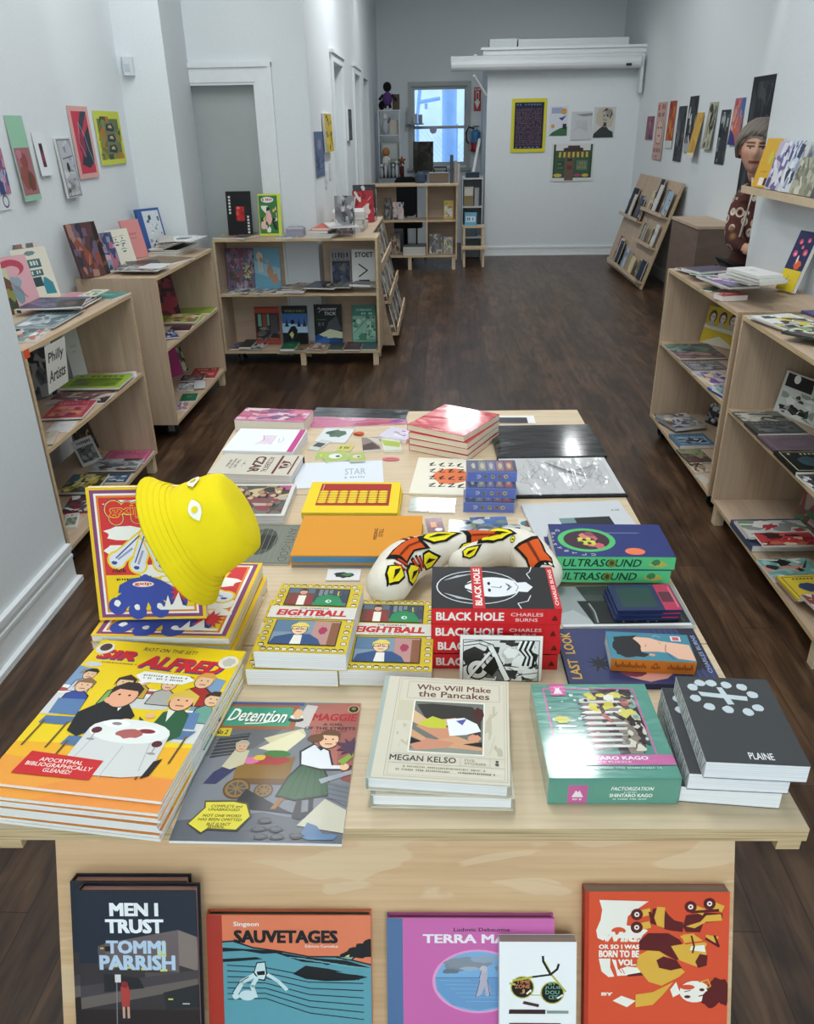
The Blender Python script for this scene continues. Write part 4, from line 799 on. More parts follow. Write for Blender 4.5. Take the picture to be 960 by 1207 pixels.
def c_dots(a):
    a.rect('f1cf22', 0, 0, 1, 1); a.rect('a92a1c', .12, .22, .90, .94)
    for i in range(7):
        for j in range(7): a.ell('7a1c14', .175+.108*i, .315+.058*j, .054, .03, 12); a.ell('f3cf2a', .175+.108*i, .325+.058*j, .052, .029, 12)
    a.rect('e6a090', .145, .70, .155, .9)
g = fr((356, 604), (469.5, 605), (365, 568), T+.034)
proto = book('paperback_book', g.w, g.d, .0162, c_dots, 'f1cf22', 'soft', None, 'f1cf22', 'f3da4a', 'matte', ct=.001)
place(proto, g, T+.0004); tag(proto, 'bright yellow paperback, lower of two on the white zine', 'book', 'bright yellow paperbacks')
tag(place(dup(proto), g, T+.0170, 'N', -.003, .002, .01), 'bright yellow paperback with rows of discs on a red panel', 'book', 'bright yellow paperbacks')
def c_antigod(a):
    a.rect('6f7368', 0, 0, 1, 1); a.rect('7d8176', .03, .02, .97, .98); a.text('a5a898', 'ANTI-GOD', .10, .76, .94, .93, .03); a.text('55584e', 'ANTI-GOD', .10, .765, .94, .925, .01); a.ell('4c5048', .45, .38, .34, .26); a.blob('3a3d38', .45, .40, .26, .2, 3); a.poly('2d302c', (.3, .25), (.3, .6), (.65, .55), (.62, .3)); a.scrib('55584e', .2, .05, .8, .08, 20, 3)
    for k in range(7): a.line('8e9284', .005, (.04, .1+.1*k), (.96, .16+.09*k))
gA = fr((270, 664), (341, 665), (283, 618), T+.004); w, h = dims(gA, 'E')
o = place(sheet('comic_book', w, h, .0036, c_antigod, '6f7368', 'c9c9c0', 'matte'), gA, T+.0004, 'E'); tag(o, 'dark grey comic with pale outlined lettering, beside the orange book', 'comic')
def c_crowd(a):
    a.rect('d9d7d2', 0, 0, 1, 1); a.rect('4a4238', .05, .05, .95, .95); a.scene(['7a4a48', '5a5a50', '9a8a5a', '2a2420', 'b8a898', '6a6f62', '8a3a44', 'c9b48a'], .05, .05, .95, .95, 44, 12, .22); a.rect('b04a7a', .82, .05, .94, .3); a.rect('b04a7a', .05, .8, .2, .95)
    r = random.Random(8)
    for k in range(14): head(a, .12+.76*r.random(), .12+.74*r.random(), .045, r.choice(['d8b090', 'b98a6a', 'e4c8a8']), r.choice(['2a2018', '6a4a2a', '1a1a1a']), style=k % 2)
def c_czar(a):
    a.rect('cfc8b8', 0, 0, 1, 1); a.text('5a2a28', 'ACCIDENTAL', .14, .60, .86, .67, .02); a.text('5a2a28', 'CZAR', .12, .44, .88, .57, .04); a.rect('6a2a2a', .06, .74, .94, .77); a.rect('6a2a2a', .06, .93, .94, .95); a.poly('6a2a2a', (.30, .79), (.36, .88), (.5, .92), (.64, .88), (.70, .79)); a.ell('cfc8b8', .5, .85, .09); a.blob('3a302c', .5, .85, .06, .04, 3)
    for v, s_, u in ((.24, 'THE LIFE', .3), (.19, 'AND LIES OF', .26), (.14, 'BORIS', .34)): a.text('4a4440', s_, u, v, 1-u, v+.03, .02)
    a.line('4a4440', .006, (.35, .33), (.65, .33)); a.ell('4a4440', .5, .345, .02)
def c_pinkw(a):
    a.rect('eeeef2', 0, 0, 1, 1); a.rect('c23a84', 0, .90, 1, .985)
    for k in range(7): a.scrib('cc6aa4', .30, .60-.025*k, .70, .615-.025*k, 12, k)
    a.line('c23a84', .01, (.3, .42), (.5, .48), (.7, .40)); a.line('9aa0b8', .008, (.38, .72), (.5, .76), (.62, .72)); a.line('9aa0b8', .008, (.42, .68), (.6, .7))
def c_floral(a):
    a.rect('c24a78', 0, 0, 1, 1); a.scene(['8a2a6a', 'd86a8a', 'e8a0b8', 'b8344a', '6a2a72', 'e0c8d4', 'c8304a'], 0, 0, 1, 1, 40, 5, .26); a.rect('d070a8', .9, 0, 1, 1)
def side(o, lb, cat='book', gr=None): return tag(o, lb, cat, gr)
gC = fr((240, 608), (335, 608), (258, 571), T+.022)
w, h = dims(gC, 'E'); o = place(book('hardcover_book', w, h, .022, c_crowd, 'dcdad4', 'hard', None, 'dcdad4', 'eeeef4', 'gloss'), gC, T+.0004, 'E'); side(o, 'white hardcover with crowded picture of people, partly behind the yellow hat')
o, _ = flatbook((245, 558), (344, 561), (259, 534), .027, q='E', fn=c_czar, cc='cfc8b8', sc='5a2226', pc='f0eff2', mat='matte'); side(o, 'beige hardcover with dark red lettering beside the crowd picture book')
o, _ = flatbook((262, 531), (346, 533), (276, 505), .035, q='E', fn=c_pinkw, cc='eeeef2', pc='f2f2f4', name='paperback_book', kind='soft'); side(o, 'thick white paperback with pink script and pink stripe')
o, _ = flatbook((276, 495), (358, 498), (284, 480.5), .037, q='E', fn=c_floral, cc='c24a78', pc='f0e9da', name='paperback_book', kind='soft', mat='wrap'); side(o, 'pink and purple patterned paperback at far corner of table')
# red wrapped stack
def c_redw(a):
    a.rect('cf2634', 0, 0, 1, 1); a.scene(['b81a28', 'd83a44', 'c42230', 'e05a60'], .05, .05, .95, .95, 14, 3, .2); a.rect('e8888c', .06, .80, .94, .84)
zr = T+.075
gR = fr((480, 500), (547, 514), (508, 473), zr)
proto = book('paperback_book', gR.w, gR.d, .0182, c_redw, 'c8202c', 'soft', None, 'c8202c', 'f1e3cb', 'wrap', ct=.001)
for i in range(4):
    o = proto if i == 0 else dup(proto); place(o, gR, T+.0004+i*.0187, 'N', (.007, .005, .006, 0)[i], (-.006, -.004, -.005, 0)[i], (.06, .07, .05, 0)[i]); tag(o, 'red plastic wrapped paperback at far end of table, '+('lowest of four', 'second from bottom of four', 'third from bottom of four', 'topmost and turned askew')[i], 'book', 'red wrapped paperbacks')
# black portfolio and drawing in sleeves, loose prints
def c_port(a): a.rect('17191c', 0, 0, 1, 1); a.rect('202327', .0, .9, 1, 1)
def c_draw(a):
    a.rect('d9dada', 0, 0, 1, 1); r = random.Random(5)
    for k in range(46):
        u, v = .08+.8*r.random(), .1+.75*r.random(); b_ = r.random()*2-.2
        a.line(r.choice(['8f9291', 'a5a8a7', '787b7a']), .0025+.002*r.random(), (u, v), (u+.09*math.cos(b_), v+.16*math.sin(b_)), (u+.17*math.cos(b_+.5), v+.26*math.sin(b_+.5)))
    for k in range(9): a.line('6f7271', .004, (.40+.02*k, .95-.03*k), (.55+.03*k, .6-.02*k), (.78+.02*k, .72+.02*k))
o, _ = flatsheet((572, 499), (632, 499), (567, 490), .002, fn=lambda a: (a.rect('eceae6', 0, 0, 1, 1), a.rect('2a2a2e', .15, 0, .85, .75)), cc='eceae6', name='print'); tag(o, 'white print with black image peeking out behind the black portfolio', 'print')
o, gp = flatsheet((586, 539), (716, 537), (579, 502), .011, fn=c_port, cc='17191c', name='portfolio', pc='1b1d20', mat='wrap'); tag(o, 'black portfolio in shiny clear plastic at far end of table', 'portfolio')
dw = tag(empty('framed_drawing'), 'grey pencil drawing in a clear sleeve with black backing', 'drawing')
gd2 = fr((598, 585), (741, 583), (576, 540), T+.008); mb = MB(); mb.box(-gd2.w/2, gd2.w/2, -gd2.d/2, gd2.d/2, 0, .0055, '1d1f22'); mb.box(-gd2.w/2+.004, gd2.w/2-.004, -gd2.d/2+.012, gd2.d/2-.002, .0055, .0062, 'e4e5e4')
a = Art(gd2.w-.03, gd2.d-.03); c_draw(a); mb.art(a, (0, 0, .0063), (1, 0, 0), (0, 1, 0), (0, 0, 1)); mb.build('backed_drawing', 'matte', dw)
sl = MB(); sl.face([(-gd2.w/2, -gd2.d/2, .0076), (gd2.w/2, -gd2.d/2, .0076), (gd2.w/2, gd2.d/2, .0076), (-gd2.w/2, gd2.d/2, .0076)]); sl.build('sleeve', 'clear', dw); place(dw, gd2, T+.0004)
# cream zine with black and orange lettering
def c_cream2(a):
    a.rect('ece5d3', 0, 0, 1, 1); a.blob('e0784a', .55, .48, .30, .24, 3, 18, .2); r = random.Random(4)
    for row, v in enumerate((.80, .62, .42, .22)):
        for k in range(5): u = .2+.14*k+.02*row; a.line('221c18', .022, (u, v+.06*r.random()), (u+.05+.04*r.random(), v+.06), (u+.02*r.random(), v-.03), (u+.09, v-.05*r.random()))
gz = fr((482, 581), (566, 584), (488, 539), T+.006)
w, h = dims(gz, 'N'); o = place(sheet('zine', w, h, .0052, c_cream2, 'ece5d3', 'f0ead8', 'matte'), gz, T+.0004); tag(o, 'cream zine with black marks on an orange splash', 'zine')
# three lilac boxes
def f_lilac(a):
    a.rect('6d80cf', 0, 0, 1, 1)
    for k, (u, c) in enumerate(((.24, 'b9b8dc'), (.37, '8a8f5a'), (.52, 'c9b84a'), (.66, 'a87a4a'), (.78, 'd0c06a'))): a.blob(c, u, .5, .055, .26, k+3, 10, .4); a.ell('4a5aa8', u, .5, .018)
    a.line('b9b8dc', .012, (.2, .3), (.26, .5), (.2, .7)); a.frame('8a9be0', .0, .0, 1, 1, .012)
def t_lilac(a):
    a.rect('4a4c66', 0, 0, 1, 1)
    for k, c in enumerate(('46506e', '7a7f7a', '6a6a98', '8a6a74', '9a5a5a')): a.rect(c, .06+.18*k, .1, .21+.18*k, .9); a.blob('b0a890', .135+.18*k, .5, .05, .3, k)
gl_ = [fr((548, 608), (605, 609), (553, 577), T+.0265), fr((548.5, 591), (608, 592), (552, 561), T+.0535), fr((549, 573), (611, 574), (552, 545), T+.0805)]
gl_ = [fr((547, 592), (606, 593), (552, 563), T+.027), fr((549, 575), (609, 576), (553, 549), T+.0545), fr((550, 556), (611, 556), (551.5, 541), T+.082)]
wl = gl_[1].w; dl = .075; proto = None
for i, g in enumerate(gl_):
    if proto is None:
        mb = MB(); mb.box(-wl/2, wl/2, -dl/2, dl/2, 0, .0268, '7486d2'); a = Art(wl, .0268); f_lilac(a); mb.art(a, (0, -dl/2, .0134), (1, 0, 0), (0, 0, 1), (0, -1, 0)); a = Art(wl, dl); t_lilac(a); mb.art(a, (0, 0, .0268), (1, 0, 0), (0, 1, 0), (0, 0, 1)); proto = mb.build('card_box', 'gloss'); o = proto
    else: o = dup(proto)
    exv = Vector((math.cos(g.a), math.sin(g.a), 0)); eyv = Vector((-exv.y, exv.x, 0)); g.c = g.c-eyv*g.d/2+eyv*dl/2
    place(o, g, T+.0004+i*.0274); tag(o, 'lilac blue card box with small emblems, '+('lowest', 'middle', 'top')[i]+' of three stacked', 'box', 'lilac card boxes')
# white zine, grey magazine, thick navy books
o, _ = flatsheet((346, 576), (453, 572), (358, 546), .003, fn=lambda a: (a.rect('dfe4ea', 0, 0, 1, 1), a.text('aab4c0', 'STAR', .56, .45, .80, .70, .01, turn=0), a.scrib('aab4c0', .56, .3, .8, .38, 8, 2)), cc='dfe4ea', name='zine'); tag(o, 'plain pale blue white zine behind the bright yellow book', 'zine')
o, _ = flatsheet((638, 646), (766, 640), (634, 594), .009, fn=lambda a: (a.rect('c9cdd0', 0, 0, 1, 1), a.rect('1d2428', .30, .40, .80, .62), a.rect('6f8f92', .30, .50, .45, .62), a.scrib('6a6e70', .86, .74, .94, .78, 7, 3)), cc='c9cdd0', name='magazine', pc='dfe1e2'); tag(o, 'pale grey magazine half covered by thick navy book', 'magazine')
def c_navy(a):
    a.rect('24306e', 0, 0, 1, 1); a.ell('4fb86a', .5, .70, .36, .25, 30); a.ell('3a2230', .5, .70, .29, .20, 28)
    for i in range(7): a.blob(['c8606a', 'd8806a', '8a4a5a', 'e09a7a'][i % 4], .32+.06*i, .60+.03*(i % 4)+.12*((i*7) % 3)/3, .10, .05, i+4)
    for i in range(12): a.blob(['c8c83a', '2f2a2a', 'd8d060'][i % 3], .38+.03*(i % 6), .70+.035*(i % 4)-.05, .05, .028, i)
    a.ell('ea7a4c', .16, .32, .10, .085)
    for i, ch in enumerate('ULTRASOUND'):
        t = 2.6-(i*.26); u, v = .5+.44*math.cos(t+.6), .70+.305*math.sin(t+.6); a.text('b8bcc0', ch, u-.03, v-.02, u+.03, v+.02, .03)
    a.scrib('8a90b8', .70, .20, .73, .55, 2, 3)
def s_navy(a):
    a.rect('62cf8a', 0, 0, 1, 1); a.text('1f4a3c', 'ULTRASOUND', .06, .2, .72, .82, .02, .2); a.blob('8a8a3a', .47, .5, .045, .4, 3); a.ell('3a5a3a', .47, .5, .018, .2); a.blob('c8c05a', .86, .45, .09, .3, 5); a.blob('4a8a5a', .84, .55, .04, .3, 8)
gN = fr((656, 659), (797, 660), (645, 620.5), T+.062); gN2 = fr((658, 676), (792, 677), (646, 634), T+.0335)
w, h = dims(gN, 'W')
proto = book('hardcover_book', w, h, .0285, c_navy, '24306e', 'soft', s_navy, '62cf8a', 'ecebe6', 'gloss', ct=.002)
ZN = T+.0104
for i, g in enumerate((gN2, gN)):
    o = proto if i == 0 else dup(proto); place(o, g, ZN+i*.0290, 'W', -.006*(1-i)); tag(o, 'thick navy book with mint green spine, '+('lower of two', 'upper of two showing green circle')[i], 'book', 'navy books with mint spines')
def c_cliff(a):
    a.rect('8e9596', 0, 0, 1, 1); a.poly('a9b0b0', (0, .3), (.12, .4), (.3, 0), (0, 0)); r = random.Random(2)
    a.rect('d9dcdc', .0, .0, .97, .05); a.poly('3c4041', (.20, 1), (.26, .5), (.97, .5), (.97, 1)); a.poly('141618', (.17, .62), (.97, .6), (.97, .06), (.24, .05))
    for k in range(24): u = .22+.72*r.random(); a.line('9aa0a0' if k % 2 else '3a3e40', .012, (u, .55), (u+.02, .35), (u+.015, .08+.1*r.random()))
o, _ = flatsheet((664, 739), (821, 737), (664, 692), .008, fn=c_cliff, cc='8e9596', name='magazine', pc='d9dcdc'); tag(o, 'grey and black picture book beneath three small navy booklets', 'book')
def c_small(a): a.rect('1c2a52', 0, 0, 1, 1); a.rect('20403c', .12, .34, .88, .9); a.rect('b03050', 0, 0, 1, .26); a.rect('5a2438', .3, .05, .7, .24); a.rect('c86a80', .1, .02, .9, .05)
gS = fr((729, 719), (805, 718), (716, 689), T+.029); w, h = dims(gS, 'W')
proto = sheet('booklet', w, h, .0058, c_small, '1c2a52', '283460')
for i in range(3):
    o = proto if i == 0 else dup(proto); place(o, gS, T+.0092+i*.0063, 'W', -.004*(2-i) if i < 2 else 0, -.004*(2-i)); tag(o, 'small navy and crimson booklet on the grey picture book, '+('bottom', 'middle', 'top')[i]+' of three', 'booklet', 'small navy booklets')
def c_eye(a):
    a.rect('333a66', 0, 0, 1, 1); r = random.Random(4)
    for k in range(14): a.line('22264a' if k % 2 else '4a5488', .006, (.02, .02+.022*k), (.3, .05+.022*k), (.6, .0+.024*k), (.98, .05+.02*k))
    a.rect('1c2236', .5, .0, 1, .12); a.blob('d89a8a', .45, .46, .42, .24, 6, 24, .06); a.blob('7a3a4a', .45, .55, .36, .14, 9, 20, .1); a.star('191b24', .35, .76, .06, .17, 9, 4); a.star('1e1a1c', .45, .14, .2, .3, 20, 6)
    a.text('d9a83a', 'LAST', .08, .905, .42, .975, .02); a.text('d9a83a', 'LOOK', .52, .905, .92, .975, .02); a.text('8e9cc4', 'CHARLES BURNS', .18, .02, .86, .05, .02)
gL = fr((672, 806), (852, 806), (665, 741), T+.012); w, h = dims(gL, 'W')
o = place(book('hardcover_book', w, h, .0115, c_eye, '333a66', 'hard', None, '2a3058', 'e2e0da', 'gloss'), gL, T+.0004, 'W'); tag(o, 'indigo hardcover with yellow lettering beneath the orange spined book', 'book')
def c_prof(a):
    a.rect('3f8296', 0, 0, 1, 1)
    a.poly('e4b49a', (.62, .02), (.05, .0), (.1, .2), (.30, .30), (.32, .42), (.30, .62), (.42, .74), (.70, .78), (.84, .68), (.82, .48), (.72, .36)); a.blob('17191d', .45, .78, .42, .18, 4, 22, .12); a.poly('17191d', (.10, .60), (.16, .92), (.80, .92), (.90, .62), (.74, .70), (.55, .62), (.35, .74), (.22, .52)); a.ell('d09a84', .20, .50, .05, .04)
    a.line('1c1e22', .01, (.48, .56), (.56, .54)); a.line('8a4a44', .012, (.6, .36), (.68, .38)); a.line('1c1e22', .012, (.05, .25), (.35, .33), (.6, .30)); a.rect('e9d9d4', .74, .10, .92, .22); a.rect('c8525c', .77, .12, .89, .2); a.line('cfe0e0', .008, (.86, .44), (.92, .40), (.86, .34))
def s_prof(a):
    a.rect('e2842c', 0, 0, 1, 1); r = random.Random(2)
    for k in range(34):
        u = .05+.027*k
        if k in (14, 15, 20, 21, 22): continue
        a.line('a04a1c', .010, (u, .3+.1*r.random()), (u+.008, .7+.1*r.random() if k % 3 == 0 else .55), (u+.022, .35))
    a.ell('a04a1c', .53, .55, .025, .25); a.ell('e2842c', .53, .55, .014, .14)
gP = fr((721, 776), (822, 781), (713, 744), T+.038); w, h = dims(gP, 'W')
o = place(book('paperback_book', w, h, .0255, c_prof, '3f8296', 'soft', s_prof, 'e2842c', 'e9e6df', 'gloss', ct=.0012), gP, T+.0124, 'W'); tag(o, 'teal paperback with orange spine and drawn face in profile', 'book')
# ---- small goods
def card(A, B, D, t, cc, fn, lb, cat='card', name='card', mat='gloss', gr=None, z=None, q='N'):
    o, g = flatsheet(A, B, D, t, z, q, fn, cc, name, None, mat); tag(o, lb, cat, gr); return o
card((384, 684), (424, 684), (390, 671), .003, 'e8e8e8', lambda a: (a.rect('e8e8e6', 0, 0, 1, 1), a.blob('2a2a2c', .5, .45, .36, .3, 4, 16, .4), a.blob('4a7a4a', .6, .5, .2, .15, 5)), 'white card with dark blot drawing between plush and yellow paperback')
card((291, 717), (312, 702), (303, 672), .009, 'dfa52a', lambda a: (a.rect('dfa52a', 0, 0, 1, 1), a.ell('d0602c', .7, .8, .15), a.frame('b8761c', .2, .3, .8, .6, .03)), 'orange yellow booklet sticking out behind the hat stack', 'booklet', 'booklet')
card((366, 505), (481, 500), (364, 492), .002, 'c86a92', lambda a: (a.rect('c8648c', 0, 0, 1, 1), a.scene(['d8707a', '8a4a9a', 'e0a0b8', 'b84a6a'], 0, 0, 1, 1, 18, 3, .3)), 'pink print in plastic at far edge of table', 'print', 'print', 'wrap')
card((366, 491), (478, 494), (363, 480), .004, '1c2024', lambda a: (a.rect('1c2024', 0, 0, 1, 1), a.rect('4a4f54', .0, .55, .08, 1)), 'black wrapped print at far edge behind the pink one', 'print', 'print', 'wrap')
card((371, 520), (407, 522), (379, 504), .003, 'd9dde0', lambda a: (a.rect('d9dde0', 0, 0, 1, 1), a.blob('4a6a52', .52, .6, .36, .34, 4, 14, .4), a.blob('3a5642', .3, .65, .2, .16, 6)), 'white card carrying a green monster shape')
for k, (A, B, D) in enumerate((((371, 541), (392, 541), (361, 533)), ((384, 545), (412, 542), (394, 533)), ((412, 544), (431, 543), (414, 534)))):
    card(A, B, D, .003, 'a8bf62', lambda a, k=k: (a.rect('a8bf62', 0, 0, 1, 1), a.ell(('d8d83a', 'e4e4e0', 'e8c8c0')[k], .5, .55, .28), a.ell('2a2a20', .6, .5, .10)), 'pale green sticker card with '+('yellow', 'white', 'pink')[k]+' face', 'card', 'card', 'gloss', 'green sticker cards', T+.0032*k)
card((362, 529), (374, 531), (372, 517), .004, 'c9ccc4', lambda a: (a.rect('c9ccc4', 0, 0, 1, 1), a.rect('3a4440', .1, .3, .9, .7)), 'folded grey mini zine beside the white paperback', 'zine', 'zine')
card((396, 531), (413, 532), (398, 524), .003, 'c9c45a', lambda a: (a.rect('c9c45a', 0, 0, 1, 1), a.scrib('4a4a22', .15, .3, .85, .7, 5, 2)), 'little yellow badge card above green sticker cards', 'card')
card((446, 514), (479, 519), (446, 501), .012, 'cbb7d2', lambda a: (a.rect('d3cbdc', 0, 0, 1, 1), a.scene(['8a6a9a', 'e4dce8', '6a7a5a'], .2, .2, .8, .8, 12, 3, .3)), 'lilac mini comic near the red stack', 'zine', 'zine')
card((428, 531), (449, 530), (429, 516), .006, '8a7a74', lambda a: (a.rect('8a7a74', 0, 0, 1, 1), a.poly('4a322c', (0, 0), (1, .1), (.6, .6), (0, .4)), a.poly('c8c0b4', (.3, 1), (1, .9), (1, .3))), 'brown and cream folded mini comic', 'zine', 'zine')
card((452, 531), (474, 530), (450, 517), .008, 'd0d4c4', lambda a: (a.rect('d0d4c4', 0, 0, 1, 1), a.poly('a8b83a', (0, .9), (.1, .4), (.9, .2), (1, .6))), 'white mini comic with green leaf shape', 'zine', 'zine')
mb = MB(); mb.prism([(.022*math.cos(t)*(1.1), .012*math.sin(t)) for t in [2*PI*k/16 for k in range(16)]], 0, .004, 'd87a86'); mb.prism([(.016*math.cos(t), .004*math.sin(t)-.002) for t in [2*PI*k/16 for k in range(16)]], .004, .0046, 'b84a5a'); o = mb.build('lip_sticker', 'gloss'); p = P(461, 542, T); o.location = (p.x, p.y, T+.0004); tag(o, 'pink lip shaped sticker on bare wood near red stack', 'sticker')
mb = MB(); mb.ball((0, 0, .006), .015, .01, .005, 'd8562c'); mb.ball((-.012, .004, .004), .008, .006, .0036, 'c84a24'); o = mb.build('orange_pin', 'gloss'); p = P(424, 513, T); o.location = (p.x, p.y, T+.0005); tag(o, 'small glossy orange pin near lilac mini comic', 'pin')
card((481, 602), (504, 603), (486, 586), .004, 'b9c2b8', lambda a: (a.rect('b9c2b8', 0, 0, 1, 1), a.ell('c8d0c8', .5, .5, .3)), 'clear bagged pale card beside bagged teal card', 'card', 'card', 'wrap')
card((505, 603), (536, 604), (507, 587), .005, '5a7a7a', lambda a: (a.rect('5a7a7a', 0, 0, 1, 1), a.scene(['8aa0a0', '3a5250', 'c0a890'], 0, 0, 1, 1, 12, 4, .3)), 'bagged teal patch card below cream zine', 'card', 'card', 'wrap')
card((505, 628), (525, 627), (506, 611), .002, '6a2a48', lambda a: (a.rect('6a2a48', 0, 0, 1, 1), a.rect('d88a3a', .25, .35, .6, .7), a.blob('e4dcd8', .65, .18, .3, .13, 3)), 'maroon sticker with orange square', 'sticker', 'sticker')
for k, (A, B, D, c) in enumerate((((528, 630), (558, 631), (533, 613), 'a8b0b4'), ((556, 622), (600, 621), (556, 610), '5a78b0'), ((561, 633), (615, 634), (566, 618), '4a5a66'))):
    card(A, B, D, .004+.002*(k == 2), c, lambda a, c=c, k=k: (a.rect(c, 0, 0, 1, 1), a.scene(['c9ced2', '6a7a8a', '8a9a6a', '3a4a5a'], 0, 0, 1, 1, 12, k+3, .3)), ('grey', 'blue', 'dark slate')[k]+' bagged pin card in front of the lilac boxes', 'card', 'card', 'wrap', 'bagged pin cards', T+(.0045 if k == 2 else 0))
card((610, 625), (641, 627), (608, 611), .002, 'd0ccc0', lambda a: (a.rect('d6d2c4', 0, 0, 1, 1), a.ell('6a4232', .5, .6, .36, .3), a.blob('3a7a80', .2, .6, .14, .2, 3)), 'cream sticker with brown oval beside grey magazine', 'sticker', 'sticker')
card((618, 640), (641, 640), (614, 628), .002, 'c9c6b8', lambda a: (a.rect('cfccbe', 0, 0, 1, 1), a.poly('3f8aa0', (.1, .4), (.6, .9), (.95, .6), (.5, .35))), 'cream sticker with blue fish shape', 'sticker', 'sticker')
card((624, 654), (646, 655), (620, 642), .002, 'a8ac90', lambda a: (a.rect('b4b6a0', 0, 0, 1, 1), a.blob('5a6a4a', .5, .5, .35, .3, 4)), 'pale sticker with green blob by navy books', 'sticker', 'sticker')
# ================================================================== face-out books on the sloping front panel
fpM = (Matrix.Translation(Vector((-.061, .764, 0)))@Matrix.Rotation(ang, 4, 'Z')@Matrix.Translation(Vector((0, .048, T-.0235)))@Matrix.Rotation(-LEAN, 4, 'X'))
fx, fu, fn_ = fpM.col[0].to_3d(), fpM.col[2].to_3d(), -fpM.col[1].to_3d(); fo = fpM.translation
def face_out(o, TL, TR, H, t, off=0.0):
    """lean the book on the panel, its head where the two picture corners fall, its foot on the ledge"""
    pl = fo+fn_*(off+t+.0006); a_, b_ = hit(TL, pl, fn_), hit(TR, pl, fn_)
    m = ((a_+b_)/2-fo).dot(fx); ztop = ((a_+b_)/2-fo).dot(fu); zc = -LD+H/2+.0006
    org = fo+fx*m+fu*zc+fn_*(off+.0006)
    o.matrix_world = Matrix(((fx.x, fu.x, fn_.x, org.x), (fx.y, fu.y, fn_.y, org.y), (fx.z, fu.z, fn_.z, org.z), (0, 0, 0, 1))); return o
def face_dims(TL, TR, t, off=0.0):
    pl = fo+fn_*(off+t+.0006); a_, b_ = hit(TL, pl, fn_), hit(TR, pl, fn_); return (b_-a_).length, ((a_+b_)/2-fo).dot(fu)+LD-.0006
def c_night(a):
    # the picture is drawn for the upper three fifths that show
    a.rect('242c3a', 0, 0, 1, 1); a.rect('3c3638', 0, 0, 1, .50); a.poly('5c5254', (.16, .62), (.30, .66), (.30, .46), (.16, .47)); a.poly('6c6062', (.22, .64), (.84, .735), (.84, .44), (.22, .48)); a.poly('857670', (.84, .735), (1, .685), (1, .45), (.84, .49)); a.poly('574d50', (.55, .44), (.84, .44), (.84, .36), (.55, .33)); a.poly('4a4448', (.0, .34), (1, .46), (1, .33), (0, .22)); a.poly('6a615c', (.0, .26), (1, .40), (1, .34), (0, .18)); a.poly('2a2a2e', (.2, .43), (.5, .40), (.54, .33), (.2, .30)); a.poly('2b2e30', (.70, .30), (1, .36), (1, .20), (.72, .18)); a.rect('2e2628', 0, 0, 1, .18)
    for u, v in ((.26, .475), (.38, .465), (.52, .455), (.68, .447)): a.rect('d9d868', u, v, u+.06, v+.016)
    a.rect('d0d060', .66, .55, .735, .65); a.rect('3a5a50', .68, .59, .715, .63); a.rect('2a2224', .22, .585, .29, .62); a.rect('d8c060', .18, .60, .21, .612)
    for s_, u0, v0, u1, v1 in (('MEN I', .27, .828, .68, .919), ('TRUST', .23, .71, .72, .808)): a.text('f2f4f8', s_, u0, v0, u1, v1, .05)
    for s_, u0, v0, u1, v1 in (('TOMMI', .23, .569, .73, .661), ('PARRISH', .17, .456, .81, .56)): a.text('b9cfe6', s_, u0, v0, u1, v1, .045)
    a.line('8a8486', .008, (.30, .08), (.31, .42)); a.rect('d9d9d6', .295, .37, .345, .425); a.poly('b0423e', (.345, .20), (.34, .34), (.40, .36), (.42, .30), (.41, .20)); a.ell('8a2c30', .375, .355, .03); a.rect('c9a08a', .35, .12, .37, .2); a.rect('c9a08a', .39, .12, .41, .2); a.rect('d9d868', .74, .25, .78, .26); a.rect('d0d0d0', .86, .22, .92, .228)
t_ = .022; W_, H_ = face_dims((90, 1049), (231, 1052), t_, .024); H_ = max(H_, .30)
proto = book('hardcover_book', W_, H_, t_, head_of(c_night, 0.6), '242c3a', 'hard', None, '1f2530', 'cfa39a', 'gloss')
face_out(proto, (90, 1049), (231, 1052), H_, t_, .0235); tag(proto, 'dark hardcover with white lettering over a night street, front of the pair on the panel', 'book', 'dark night street hardcovers')
o = dup(proto); face_out(o, (79, 1042), (224, 1045), H_, t_, 0); tag(o, 'dark night street hardcover mostly hidden behind its twin on the panel', 'book', 'dark night street hardcovers')
